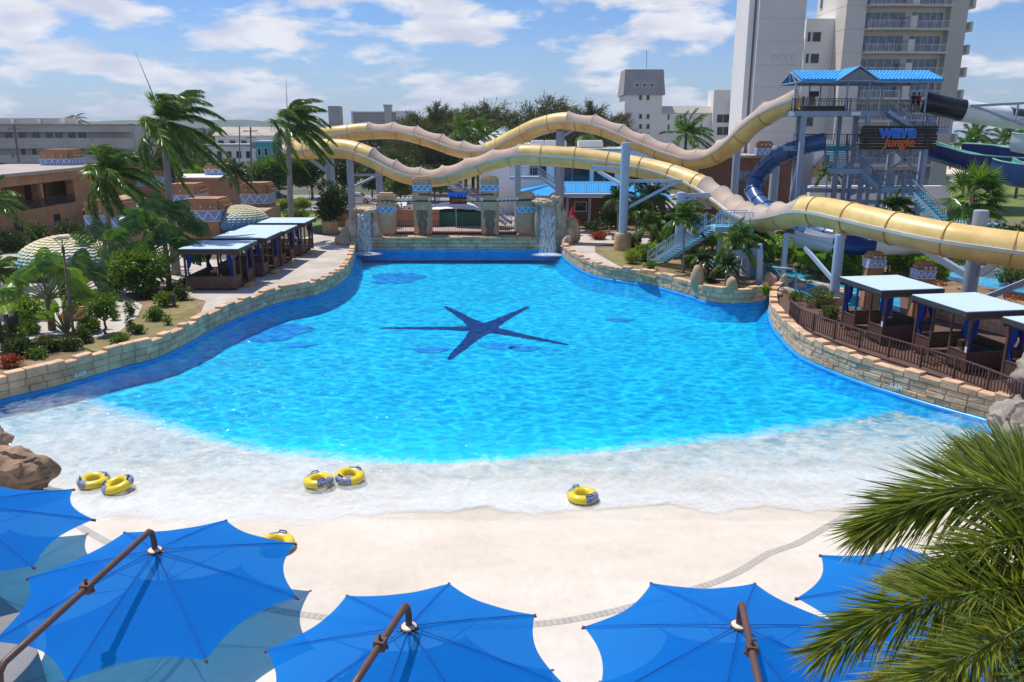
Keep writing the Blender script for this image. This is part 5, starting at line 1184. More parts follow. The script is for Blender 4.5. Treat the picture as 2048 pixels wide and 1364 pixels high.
# ---------------------------------------------------------------- pale blue garden stairs
gs = thing('garden_staircase', G(1310,525,DK), 'pale blue metal staircase climbing from the garden to the netted slide', 'staircase')
a = G(1312,527,DK); p_ = A(1430,452,67.5); q_ = A(1488,450,65.5)
s_, t_ = MB(), MB(); d = Vector((p_.x-a.x, p_.y-a.y, 0)).normalized(); sd = Vector((-d.y, d.x, 0)); stairs(s_, t_, a, p_, 2.2, 20, sd); s_.build('stringer', 'steel_pale', gs); t_.build('treads', 'aqua_deck', gs)
for k in (-1, 1):
    r = MB(); railing(r, a+sd*1.1*k, p_+sd*1.1*k, 1.2, .24, .04); r.bar(a+sd*1.1*k+Vector((0,0,.6)), p_+sd*1.1*k+Vector((0,0,.6)), .06); r.build('stair_railing', 'steel_pale', gs)
b = MB(); ct = (p_+q_)/2; b.cur = 0; b.box(ct+Vector((.2, 0, -.25)), (3.2, 1.9, .35)); b.cur = 1; b.box(ct+Vector((.2, 0, -.04)), (3.1, 1.8, .07)); b.build('platform', ['steel_pale', 'aqua_deck'], gs)
r = MB(); railing(r, ct+Vector((-1.3, -.9, 0)), ct+Vector((1.8, -.9, 0)), 1.15, .22, .03); railing(r, ct+Vector((1.8, -.9, 0)), ct+Vector((1.8, .9, 0)), 1.15, .22, .03); railing(r, ct+Vector((-.6, .9, 0)), ct+Vector((1.8, .9, 0)), 1.15, .22, .03); r.build('railing', 'steel_pale', gs)
for dx, dy in ((1.6, .7), (1.6, -.7), (-.6, .4)):
    b = MB(); b.box((ct.x+dx, ct.y+dy, (DK+ct.z-.3)/2), (.3, .3, ct.z-.3-DK)); b.build('leg', 'steel_pale', gs)
# portal frame beside it
b = MB()
for px, pt, pb in ((1468,503,563), (1518,488,570)):
    q = G(px, pb, DK); t = A(px, pt, q.y); b.bar(q, t, .42)
b.bar(A(1460,512,G(1468,563,DK).y), A(1524,503,G(1518,570,DK).y), .4, .8); tag(b.build('portal_frame', 'steel_pale'), 'pale blue steel portal frame planted at the wall corner by the river', 'frame')
b = MB(); q = G(1592,588,DK); b.tube([q, A(1592,546,q.y), A(1586,538,q.y), A(1545,534,q.y+1)], .07, 8); b.tube([A(1549,535,q.y+1), G(1585,585,DK)], .05, 8); tag(b.build('pipe_frame', 'steel', smooth=True), 'bent grey pipe frame standing by the lazy river', 'pipe')
# railed ramps and stairs behind the gate
def ramp(a, b_, w, m, label, name='railed_stairs', n=14, post=True):
    root = thing(name, a, label, 'staircase'); a, b_ = Vector(a), Vector(b_); d = Vector((b_.x-a.x, b_.y-a.y, 0)).normalized(); sd = Vector((-d.y, d.x, 0)); s_, t_ = MB(), MB(); stairs(s_, t_, a, b_, w, n, sd); s_.build('stringer', m, root); t_.build('treads', m, root)
    for k in (-1, 1):
        r = MB(); railing(r, a+sd*w/2*k, b_+sd*w/2*k, 1.1, .26, .035); r.bar(a+sd*w/2*k+Vector((0,0,.6)), b_+sd*w/2*k+Vector((0,0,.6)), .05); r.build('stair_railing', m, root)
    return root
ramp(A(1018,448,98), A(885,358,102), 1.6, 'steel', 'long grey railed stairs descending behind the small jungle sign', n=26)
rt_ = ramp(A(1130,392,103), A(1078,352,103), 1.6, 'steel_pale', 'upper grey stair flight with landing beside the blue roof', n=12)
b = MB(); p = A(1078,352,103); b.box(p+Vector((-1.8, 0, -.2)), (3.8, 1.8, .35)); railing(b, p+Vector((-3.6, -.9, 0)), p+Vector((0, -.9, 0)), 1.1, .26, .035); b.build('landing', 'steel_pale', rt_)
b = MB(); q = p+Vector((-2.5, 0, 0)); b.box((q.x, q.y, (DK+q.z-.4)/2), (.4, .4, q.z-.4-DK)); b.build('leg', 'steel', rt_)
wk = thing('walkway', A(1190,385,100.5), 'grey railed walkway running in front of the bright blue roof', 'walkway'); pa, pb = A(1126,386,100), A(1246,386,99)
b = MB(); b.bar(pa+Vector((0,0,-.25)), pb+Vector((0,0,-.25)), 1.6, .4); b.build('deck', 'steel_pale', wk); b = MB(); railing(b, pa+Vector((0,-.8,0)), pb+Vector((0,-.8,0)), 1.3, .28, .035); b.build('railing', 'steel_pale', wk)
for px in (1135, 1180, 1235):
    b = MB(); q = A(px, 392, 100); b.box((q.x, 100, (DK+q.z)/2), (.3, .3, q.z-DK)); b.build('leg', 'steel', wk)
ramp(A(1262,352,96), A(1300,338,98), 1.4, 'steel', 'short grey stair flight behind the tall front column', n=8)
# ---------------------------------------------------------------- hotel tower block
def win_box(parent, c, w, h, axis, out, frame='frame_white', glass='glass_blue', mull=0, d=.10):
    "window: frame ring (part) with its pane (sub-part); axis 'x' = wall runs along x, out = sign of the outward normal"
    c = Vector(c); F = MB(); e = .09
    def bx(b, u, z, su, sz, dd, off): 
        b.box(c+(Vector((u, out*off, z)) if axis == 'x' else Vector((out*off, u, z))), (su, dd, sz) if axis == 'x' else (dd, su, sz))
    bx(F, 0, h/2, w+e, e, d, .02); bx(F, 0, -h/2, w+e*2, e, d*1.4, .03); bx(F, -w/2, 0, e, h-e, d, .02); bx(F, w/2, 0, e, h-e, d, .02)
    for k in range(mull): bx(F, -w/2+w*(k+1)/(mull+1), 0, .06, h-e, d*.8, .02)
    f = F.build('window', frame, parent); P = MB(); bx(P, 0, 0, w-e, h-e, .04, .012); P.build('pane', glass, f); return f
def block(b, x0, x1, y0, y1, z0, z1): b.box(((x0+x1)/2, (y0+y1)/2, (z0+z1)/2), (x1-x0, y1-y0, z1-z0)); return b
ht = thing('hotel_tower', (55, 130, DK), 'tall beige hotel block with glazed balconies and a sunlit white side, beyond the slide tower', 'hotel')
hx0, hx1, hx2 = A(1680,150,125).x, A(1719,150,125).x, A(1899,150,125).x
FZ = [26.95-3.25*k for k in range(-4, 9)]
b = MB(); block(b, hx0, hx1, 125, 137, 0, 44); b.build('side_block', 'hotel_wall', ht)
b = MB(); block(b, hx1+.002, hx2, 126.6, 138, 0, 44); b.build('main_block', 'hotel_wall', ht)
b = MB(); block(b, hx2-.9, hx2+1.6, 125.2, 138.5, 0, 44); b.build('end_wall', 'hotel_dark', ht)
b = MB()
for z in FZ: b.box(((hx0+hx1)/2-.003, 131, z), (hx1-hx0+.03, 12.03, .05))
b.build('floor_joints', 'grey_wall', ht)
for z in FZ[1:]:
    win_box(ht, (hx0, 135.2, z+1.6), 1.0, 1.5, 'y', -1, 'hotel_dark', 'glass_dark')
xmid = hx1+(hx2-hx1)*.53
for z in FZ:
    if z > 42: continue
    for xa, xb, yo in ((hx1+.3, xmid-.5, 0), (xmid+.3, hx2-1.3, 0)):
        w = xb-xa; win_box(ht, ((xa+xb)/2, 126.6, z+1.35), w, 2.3, 'x', -1, 'frame_white', 'glass_blue', 4)
    bl = MB(); block(bl, hx1+.05, xmid+.5, 124.0, 126.58, z-.18, z); block(bl, xmid+.52, hx2-.95, 124.5, 126.58, z-.18, z); bl.cur = 0
    block(bl, xmid-.75, xmid+.25, 124.3, 126.58, z+.002, z+1.75)
    bo = bl.build('balcony', 'hotel_wall', ht)
    r = MB()
    for xa, xb, yy in ((hx1+.15, xmid-.75, 124.1), (xmid+.6, hx2-1.0, 124.6)):
        railing(r, (xa, yy, z), (xb, yy, z), 1.1, .22, .03)
    r.build('balustrade', 'rail_white', bo)
    # balconies of the far side
    bl = MB(); x = hx2+1.6; zz = z-.3
    bl.add([(x, 129, zz), (x+2.6, 128.2, zz+.3), (x+2.6, 132, zz+.3), (x, 133, zz), (x, 129, zz+.45), (x+2.6, 128.2, zz+.45), (x+2.6, 132, zz+.45), (x, 133, zz+.45)], [(0,3,2,1), (4,5,6,7), (0,1,5,4), (1,2,6,5), (2,3,7,6)])
    block(bl, x+2.2, x+2.62, 128.2, 132, zz+.452, zz+1.7); bl.box((x+1.2, 133.2, zz+1.1), (2.6, .2, 2.2))
    bo = bl.build('balcony', 'hotel_wall', ht); r = MB(); railing(r, (x+.1, 128.9, zz+.45), (x+2.2, 128.3, zz+.45), 1.15, .2, .03); r.build('balustrade', 'rail_white', bo)
# the windowless lift slab
sl = thing('hotel_slab', (38, 122, DK), 'tall windowless beige slab with a bright left edge, beside the hotel block', 'hotel wing')
sx0, sx1 = A(1509,150,120).x, A(1601,150,120).x
b = MB(); block(b, sx0, sx1, 120, 129, 0, 46); b.build('slab', 'hotel_wall', sl)
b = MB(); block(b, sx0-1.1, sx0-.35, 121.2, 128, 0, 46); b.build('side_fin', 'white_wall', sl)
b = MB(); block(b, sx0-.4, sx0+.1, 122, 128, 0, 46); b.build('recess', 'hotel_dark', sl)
b = MB()
for k in range(13): b.box(((sx0+sx1)/2, 120, 3+3.1*k), (sx1-sx0+.02, .03, .05))
b.build('panel_joints', 'grey_wall', sl)
b = MB(); r_ = random.Random(9)
for k, (dx, w) in enumerate(((-1.3, .7), (-.3, .9), (.7, .7), (1.4, .5))):
    q = A(1566,116,119.99); b.tube([q+Vector((dx+w*.5*math.cos(t), -.004, .45*math.sin(t))) for t in [i*.6 for i in range(9)]], .03, 4)
b.build('faded_outline', 'hotel_dark', sl)
lw = thing('hotel_wing', (45, 131, DK), 'narrow pale hotel wing with stacked windows squeezed between slab and block', 'hotel wing')
wx0, wx1 = A(1604,150,129).x, A(1643,150,129).x; wt = A(1620,37,129).z
b = MB(); block(b, wx0, wx1+2, 129, 136, 0, wt); b.build('wall', 'white_wall', lw)
for k in range(9):
    z = wt-2.6-3.1*k
    if z > 3:
        win_box(lw, (wx0+1.7, 129, z), 1.3, 1.4, 'x', -1, 'hotel_wall', 'glass_dark', 0); win_box(lw, (wx0+.55, 129, z), .5, 1.4, 'x', -1, 'hotel_wall', 'glass_dark', 0)
        b = MB(); b.box((wx0-.3, 131, z-.6), (.9, 3, 1.0)); b.build('balcony', 'hotel_wall', lw)
# white annex at the foot of the hotel, seen through the tower
an = thing('hotel_annex', (47, 122, DK), 'white low annex with stairs behind the slide tower legs', 'building'); b = MB(); block(b, A(1625,340,119).x, A(1668,340,119).x, 119, 124.5, 0, A(1640,280,119).z); b.build('wall', 'white_wall', an)
win_box(an, A(1652,322,119), 1.0, 1.6, 'x', -1, 'hotel_dark', 'glass_dark'); b = MB(); b.bar(A(1630,335,118.5), A(1650,315,118.5), .8, .3); b.box(A(1632,342,118.8), (1.2, .2, 1.6)); b.build('door', 'tan_cap', an)
b = MB(); block(b, A(1620,380,105).x, A(1900,380,105).x, 105, 106, DK, A(1700,372,105).z); tag(b.build('boundary_wall', 'white_wall'), 'long low white wall behind the slide tower legs', 'wall')
# ---------------------------------------------------------------- white tower house with mansard top
wt_ = thing('white_tower', (26, 175, DK), 'white square tower with a grey mansard cap and three louvres, left of the hotel', 'tower')
x0, x1 = A(1247,230,170).x, A(1327,230,170).x; zm, zt = A(1290,190,170).z, A(1290,138,170).z
b = MB(); block(b, x0+.2, x1-.4, 170, 179, 0, zm); b.build('wall', 'white_wall', wt_)
b = MB(); i_ = .0; vs = [(x0-.2, 169.6, zm), (x1+.1, 169.6, zm), (x1+.1, 179.5, zm), (x0-.2, 179.5, zm), (x0+.2, 171, zt), (x1-.2, 171, zt), (x1-.2, 178, zt), (x0+.2, 178, zt)]
b.add(vs, [(0,3,2,1), (4,5,6,7), (0,1,5,4), (1,2,6,5), (2,3,7,6), (3,0,4,7)]); b.build('mansard', 'grey_roof', wt_)
for k in range(3): win_box(wt_, A(1274+k*15, 175, 170)+Vector((0, .15, 0)), .8, 1.6, 'x', -1, 'frame_white', 'glass_dark', d=.3)
for py in (195, 233, 253, 270):
    for px in (1281, 1296): win_box(wt_, A(px, py, 170), .6, .95, 'x', -1, 'grey_wall', 'glass_dark')
b = MB(); b.tube([A(1293,138,174), A(1293,100,174)], .05, 5); b.build('mast', 'rail_dark', wt_)
wg = thing('white_wing', (40, 176, DK), 'long white wing with grey eaves between the white tower and the hotel slab', 'building')
x1b = A(1496,230,172).x; zw = A(1380,226,172).z; ze = A(1380,212,172).z
b = MB(); block(b, x1-.38, x1b, 172, 180, 0, zw); b.build('wall', 'white_wall', wg)
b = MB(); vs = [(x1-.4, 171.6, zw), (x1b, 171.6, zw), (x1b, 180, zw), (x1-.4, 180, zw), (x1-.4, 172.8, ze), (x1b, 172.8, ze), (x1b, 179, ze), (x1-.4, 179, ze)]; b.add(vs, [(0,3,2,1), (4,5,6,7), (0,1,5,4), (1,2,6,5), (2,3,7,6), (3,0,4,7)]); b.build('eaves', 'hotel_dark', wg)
b = MB(); block(b, A(1427,200,171).x, A(1460,200,171).x, 170.8, 176, 0, A(1440,180,171).z); b.build('stair_turret', 'white_wall', wg)
for py in (237, 262): win_box(wg, A(1446, py, 170.8), 2.6, 1.7, 'x', -1, 'white_wall', 'glass_dark', 1)
for px in (1337, 1369, 1402):
    for py in (234, 254): win_box(wg, A(px, py, 172), .35, 1.1, 'x', -1, 'grey_wall', 'glass_dark')
b = MB(); block(b, A(1462,210,170).x, A(1497,210,170).x, 169.8, 175, 0, A(1470,201,170).z); b.build('corner_block', 'hotel_wall', wg)
# ---------------------------------------------------------------- sheds behind the slides
wh = thing('white_warehouse', (15, 118, DK), 'long white flat-roofed warehouse with roof units behind the blue roof', 'warehouse')
x0, x1 = A(985,340,116).x, A(1330,340,116).x; z1 = A(1100,301,116).z
b = MB(); block(b, x0, x1, 116, 128, 0, z1); b.build('wall', 'white_wall', wh)
b = MB(); block(b, x0-.2, x1+.2, 115.8, 128.2, z1, z1+.25); b.build('parapet', 'grey_wall', wh)
for px, w in ((1110, 3.2), (1180, 3.6), (1260, 2.5), (1075, 2)):
    b = MB(); q = A(px, 296, 120); b.rbox((q.x, 120, z1+.8), (w, 2, 1.1), .15, 2); b.build('roof_unit', 'white_wall', wh)
for px, py, w, h in ((1144,358,5,4.2), (1076,345,2.4,1.8), (1208,360,3,2.5)):
    win_box(wh, A(px, py, 116), w, h, 'x', -1, 'grey_wall', 'glass_dark', 1)
br = thing('brick_building', (8, 104, DK), 'brown brick building with a bright blue standing-seam roof behind the right waterfall', 'building')
x0, x1 = A(1075,430,104).x, A(1330,430,104).x; ze = A(1150,393,103).z; zr = A(1150,363,109).z
b = MB(); block(b, x0, x1, 104, 114, 0, ze); b.build('wall', 'brick_brown', br)
b = MB(); xa, xb = x0-3.0, x1+.8; ya, yb2 = 102.6, 115; ym = 109
b.add([(xa, ya, ze-.1), (xb, ya, ze-.1), (xb, yb2, ze-.1), (xa, yb2, ze-.1), (xa+6.5, ym, zr), (xb-4, ym, zr)], [(0,1,5,4), (1,2,5), (2,3,4,5), (3,0,4), (0,3,2,1)])
n = int((xb-xa)/.5)
for i in range(1, n):
    x = xa+(xb-xa)*i/n; tt = min(1, (x-xa)/6.5, (xb-x)/4); b.bar((x, ya, ze-.08), (x, ya+(ym-ya)*tt, ze-.08+(zr-ze+.1)*tt), .06, .1)
for i in range(1, 12):
    t = i/12; y = ya+(ym-ya)*t; b.bar((xa, y, ze-.08), (xa+6.5*t, y, ze-.08+(zr-ze+.1)*t), .06, .1)
b.build('roof', 'roof_blue', br)
win_box(br, A(1161,413,104), 1.5, 1.2, 'x', -1, 'frame_white', 'glass_dark'); win_box(br, A(1090,418,104), 1.3, 2.1, 'x', -1, 'tan_cap', 'tan_cap')
b2 = thing('brick_building', (26, 118, DK), 'big brown flat-roofed building with an adobe turret behind the netted dip', 'building')
x0, x1 = A(1395,370,112).x, A(1590,370,112).x; z1 = A(1480,316,112).z
b = MB(); block(b, x0, x1, 112, 122, 0, z1); b.build('wall', 'brick_brown', b2); b = MB(); block(b, x0-.3, x1+.3, 111.6, 122, z1, z1+.35); b.build('roof', 'tin_roof', b2)
win_box(b2, A(1487,352,112), 2.0, 1.6, 'x', -1, 'brown_metal', 'glass_blue', 1); win_box(b2, A(1406,405,112), 2.2, 1.6, 'x', -1, 'white_wall', 'grey_wall')
pillar('adobe_pillar', A(1531,295,110.5).x, 111.2, 2.2, 1.4, z1+.36, A(1531,282,110.5).z, A(1531,303,110.5).z, .9, 'adobe turret on the brown building roof beside the blue tube slide', 'pillar', m='adobe', band='band_blue', group='adobe pillars', tiki=False, pegz=A(1531,290,110.5).z)
pv = thing('pavilion', (0, 150, DK), 'white pavilion with a pale green pyramid top behind the slide', 'pavilion'); q = A(1012,292,150)
b = MB(); z0, zm, zt = A(1012,287,150).z, A(1012,267,150).z, A(1012,250,150).z
b.add([(q.x-5.8, 146, z0), (q.x+4.5, 146, z0), (q.x+4.5, 156, z0), (q.x-5.8, 156, z0), (q.x-2.6, 149, zm), (q.x+2.2, 149, zm), (q.x+2.2, 153, zm), (q.x-2.6, 153, zm)], [(0,1,5,4), (1,2,6,5), (2,3,7,6), (3,0,4,7)]); b.build('lower_roof', 'canvas_white', pv)
b = MB(); b.add([(q.x-2.9, 148.6, zm-.1), (q.x+2.5, 148.6, zm-.1), (q.x+2.5, 153.4, zm-.1), (q.x-2.9, 153.4, zm-.1), (q.x-.2, 151, zt)], [(0,1,4), (1,2,4), (2,3,4), (3,0,4)]); b.build('top_roof', 'green_roof', pv)
b = MB(); block(b, q.x-5.2, q.x+4, 147, 155, 0, z0); b.build('wall', 'white_wall', pv)
# ---------------------------------------------------------------- far left
ap = thing('apartment_block', (-120, 205, DK), 'long stained white apartment block with open galleries at the far left', 'apartment block')
x0, x1 = A(-120,290,200).x, A(262,290,200).x; z1 = A(100,248,200).z
b = MB(); block(b, x0, x1, 202, 216, 0, z1-.2); b.build('back_wall', 'grey_wall', ap)
for pt, pb in ((248,264), (276,297), (310,326)):
    b = MB(); block(b, x0, x1, 200, 202.2, A(100,pb,200).z, A(100,pt,200).z); b.build('parapet', 'grey_wall', ap)
b = MB(); block(b, x0, x1, 199.7, 216, z1-.3, z1-.05); b.build('roof', 'tin_roof', ap)
b = MB(); block(b, x0, A(122,240,204).x, 204, 212, z1, A(60,238,204).z); b.build('roof_house', 'white_wall', ap); 
for px in (25, 78, 123):
    b = MB(); q = A(px, 240, 203.2); block(b, q.x-.5, q.x+.3, 203.2, 204.2, z1, A(60,236,203).z); b.build('roof_pier', 'white_wall', ap)
b = MB(); block(b, x0, A(124,236,203).x, 203, 212.4, A(60,238,204).z, A(60,236,204).z); b.build('roof_slab', 'hotel_wall', ap)
for row, pys in ((271, (18, 45, 73, 99, 118, 144, 165)), (303, (47, 69, 93, 139, 163, 180, 210)), (331, (5, 30, 52, 76, 100, 190))):
    for px in pys: win_box(ap, A(px, row, 202), 1.8 if row != 303 else 1.1, 1.5, 'x', -1, 'grey_wall', 'glass_dark', 1 if row == 271 else 0)
def house(px, py0, py1, wpx, Y, label, wall, roof, d=8, nw=4, gable=False):
    q = A(px, (py0+py1)/2, Y); hw = wpx/2/1600*Y*1.03; z1 = A(px, py0, Y).z; root = thing('house', (q.x, Y, DK), label, 'house'); b = MB(); block(b, q.x-hw, q.x+hw, Y, Y+d, 0, z1); b.build('wall', wall, root)
    b = MB()
    if gable: b.add([(q.x-hw-.5, Y-.5, z1), (q.x+hw+.5, Y-.5, z1), (q.x+hw+.5, Y+d+.5, z1), (q.x-hw-.5, Y+d+.5, z1), (q.x-hw-.5, Y+d/2, z1+d*.16), (q.x+hw+.5, Y+d/2, z1+d*.16)], [(0,1,5,4), (2,3,4,5), (1,2,5), (3,0,4)])
    else: block(b, q.x-hw-.4, q.x+hw+.4, Y-.4, Y+d+.4, z1, z1+.35)
    b.build('roof', roof, root); hh = min(1.5, (z1-DK)*.3)
    for k in range(nw): win_box(root, (q.x-hw+2*hw*(k+.5)/nw, Y, z1-hh*1.2), min(1.4, hw/nw*1.1), hh, 'x', -1, 'frame_white', 'glass_dark', 0, d=.3)
    return root
house(500,271,300,130,190,'long low brown-roofed building behind the utility pole', 'white_wall', 'tin_roof', 12, 6, True)
house(468,292,318,110,176,'white two-storey house with balcony rails left of the utility pole', 'white_wall', 'grey_roof', 10, 6)
house(470,261,272,60,330,'far white house with a rusty roof near the horizon', 'white_wall', 'terracotta', 12, 4)
house(525,285,306,26,165,'small turquoise building beside the bushy tree', 'teal_paint', 'roof_light', 6, 2)
house(590,257,268,40,260,'pale mint house seen just left of the royal palm trunk', 'mint', 'white_wall', 10, 3)
ob = thing('office_block', A(755,240,520), 'dark grey office block with a stair tower, far behind the slide', 'office block'); q = A(755,240,520)
b = MB(); hw = 16; block(b, q.x-hw, q.x+hw, 520, 534, 0, A(755,223,520).z); b.build('wall', 'grey_roof', ob); b = MB(); block(b, q.x-hw-.3, q.x-hw+.9, 519.5, 534, 0, A(755,222,520).z); b.build('end_wall', 'white_wall', ob)
b = MB(); block(b, q.x+hw*.75, q.x+hw*1.35, 519, 534, 0, A(755,222,520).z); b.build('end_wall', 'white_wall', ob)
b = MB(); t = A(776,222,518); block(b, t.x-2.4, t.x+2, 518, 522, 0, A(776,214,518).z); block(b, t.x-2.8, t.x+2.4, 517.5, 523, A(776,214,518).z, A(776,209,518).z); b.build('stair_tower', 'hotel_dark', ob)
b = MB()
for k in range(5):
    z = A(755,227+k*6,519).z; block(b, q.x-hw+1, q.x+hw*.7, 519.3, 520, z, z+.8)
b.build('balustrades', 'grey_wall', ob)
b = MB(); t = A(668,235,300); block(b, t.x-2, t.x+2, 300, 306, 0, A(668,212,300).z); tag(b.build('concrete_tower', 'grey_wall'), 'slim grey concrete tower peeking out right of the royal palm crown', 'tower')
# ---------------------------------------------------------------- adobe hotel on the left
ad = thing('adobe_hotel', (-53, 90, DK), 'long two-storey terracotta adobe hotel with railed balconies along the left side', 'hotel')
fx = -52.6; Z8 = 8.0
b = MB()
# wall in pieces round the balcony opening
ya, yb_ = A(40,400,84).y, 98.5
oy0, oy1 = 83.6, 97.6; oz0, oz1 = 4.35, 7.0
block(b, fx-1, fx, 60, oy0, 0, Z8); block(b, fx-1, fx, oy1, 108, 0, Z8); block(b, fx-1, fx, oy0, oy1, 0, oz0); block(b, fx-1, fx, oy0, oy1, oz1, Z8)
b.build('wall', 'adobe', ad)
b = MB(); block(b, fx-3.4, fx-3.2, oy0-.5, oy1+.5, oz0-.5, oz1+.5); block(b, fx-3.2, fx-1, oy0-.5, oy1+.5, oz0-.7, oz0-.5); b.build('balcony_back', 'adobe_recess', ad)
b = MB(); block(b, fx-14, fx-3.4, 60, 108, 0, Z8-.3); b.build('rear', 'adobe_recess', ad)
b = MB(); block(b, fx-14, fx+.25, 60, 108.3, Z8, Z8+.35); b.build('roof', 'tin_roof', ad)
b = MB(); b.rbox((fx-.6, (oy0+oy1)/2+.6, (oz0+oz1)/2), (.8, .7, oz1-oz0), .1, 2); b.build('pier', 'adobe', ad)
b = MB(); railing(b, (fx-.15, oy0, oz0-.05), (fx-.15, oy1, oz0-.05), 1.0, .22, .035); b.build('balcony_railing', 'rail_dark', ad)
for y in (85.6, 88, 93.5, 96.3): win_box(ad, (fx-3.2, y, oz0+1.2), 1.1, 2.0, 'y', 1, 'dark_wood', 'glass_dark', 1)
for y in (85.5, 93.0, 99.5, 103): win_box(ad, (fx, y, 2.4), 1.2, 1.8, 'y', 1, 'dark_wood', 'glass_dark', 1)
win_box(ad, (fx, 104.4, 5.6), .8, 2.6, 'y', 1, 'dark_wood', 'glass_dark')
a2 = thing('adobe_house', (-44, 110, DK), 'adobe house with a pale flat roof, right of the long adobe hotel', 'building')
x0, x1 = -52, A(440,380,112).x; z1 = A(400,357,112).z
b = MB(); b.rbox(((x0+x1)/2, 117, z1/2), (x1-x0, 10, z1), .15, 2); b.build('wall', 'adobe', a2, smooth=rad(40)); b = MB(); block(b, x0+.4, x1-.3, 112.4, 121.6, z1, z1+.12); b.build('roof', 'canvas_white', a2)
b = MB(); b.box(A(392,389,111.9), (1.0, .08, .9)); b.build('sign_board', 'dark_wood', a2)
b = MB(); block(b, -53.2, -49.4, 108.5, 112.5, 0, 8.3); b.build('stair_bay', 'adobe', a2)
b = MB(); b.prism([(x, y) for x, y in ((-44, 104), (-31, 108), (-30, 96), (-41, 88))], 1.0, 3.1); tag(b.build('roof_terrace', 'adobe_top'), 'low pinkish adobe terrace between the tiled domes', 'terrace')
GP = 'adobe pillars'
def apil(px, wpx, ptop, pband, Y, label, z0=DK, n=3, ds=1.0, rz=0, bh=.95, pegs=3):
    x = A(px, 400, Y).x; w = wpx/1600*Y*1.03; return pillar('adobe_pillar', x, Y+w*ds/2, w, w*ds, z0, A(px, ptop, Y).z, A(px, pband, Y).z, bh, label, 'pillar', m='adobe', band='band_white' if False else 'band_blue', group=GP, n=n, pegz=A(px, (ptop*.55+pband*.45), Y).z, side_pegs=True, rz=rz, jit=.05, pegs=pegs)
apil(201,72,402,445,76,'large adobe pillar with peg row, standing behind the tiled dome and leftmost royal palm', n=3, bh=1.3)
apil(121,56,299,328,104,'adobe pillar rising above the hotel roof at the far left', z0=Z8, n=5, bh=1.3)
apil(402,68,398,432,88,'adobe pillar with sunlit right side above the traveller palm', bh=1.2)
apil(364,58,368,400,97,'adobe pillar right behind the tall royal palm trunk', bh=1.2)
apil(437,42,328,348,118,'adobe pillar in front of the green scrub, farthest right at the back', bh=1.3)
apil(336,38,327,345,120,'adobe pillar half hidden behind the tall royal palm', bh=1.2)
apil(304,54,341,363,108,'adobe pillar between the two left royal palms', bh=1.2)
apil(509,52,366,398,104,'adobe pillar at the lawn edge beside the farther tiled dome', bh=1.25)
pillar('adobe_pillar', A(1757,520,53).x, 53.6, 1.1, 1.0, DK, A(1757,506,53).z, A(1757,528,53).z, .55, 'small adobe pillar between broad leaves behind the first right cabana', 'pillar', m='terracotta', band='band_blue', group=GP, pegz=A(1757,514,53).z)
pillar('adobe_pillar', A(1857,540,50).x, 50.6, 1.1, 1.0, DK, A(1857,527,50).z, A(1857,550,50).z, .55, 'small adobe pillar above the middle right cabana roof', 'pillar', m='terracotta', band='band_blue', group=GP, pegz=A(1857,535,50).z)
# ---------------------------------------------------------------- domes with scale tiles
def dome(c, R_, h, label, rows=15, sx=1.0):
    root = thing('tiled_dome', c, label, 'dome'); c = Vector(c); seg = 40
    prof = lambda t: (R_*math.sin(t*math.pi/2)**.85*(1-.02*t), h*(1-t**1.65))
    b = MB(); b.lathe([(max(.01, prof(i/14)[0]-.04), prof(i/14)[1]-.05+.35) for i in range(15)]+[(R_*.96, -.02)], c, seg, sx); b.build('shell', 'tile_gap', root, smooth=True)
    T = MB(); hue = []
    for k in range(rows):
        t0, t1 = (k+.15)/rows, (k+1.35)/rows; r0, z0 = prof(min(1, t0)); r1, z1 = prof(min(1, t1)); n = max(6, int(2*math.pi*r1/.52))
        for i in range(n):
            a = 2*math.pi*(i+.5*(k % 2))/n; da = math.pi/n*.98; o = len(T.v); P = []
            for u, tt in ((-1, 0), (1, 0), (1, .72), (.55, .94), (0, 1), (-.55, .94), (-1, .72)):
                r = r0+(r1-r0)*tt; z = z0+(z1-z0)*tt; lift = .02+.09*tt; aa = a+da*u
                P.append(c+Vector((math.cos(aa)*(r+lift)*sx, math.sin(aa)*(r+lift), z+.35+lift*.5)))
            T.add(P, [tuple(range(7))]); hue += [1-t1*.93]*7
    o = T.build('scale_tiles', 'scale_tiles', root); at = o.data.attributes.new('hue', 'FLOAT', 'POINT'); at.data.foreach_set('value', hue)
    return root
q = G(124,552,DK+.4); dome((q.x-.9, q.y+3.2, DK+.2), 4.3, 2.75, 'large scale-tiled dome, cream on top and blue below, behind the banana-like palm', 15)
q = A(482,440,91); dome((q.x, 91, 1.75), 3.2, 2.45, 'smaller scale-tiled dome behind the left cabana row', 13)
q = G(262,440,DK+1); dome((q.x, q.y, DK+1.1), 3.2, 2.6, 'cream tiled dome peeking out behind the leftmost royal palm', 11)
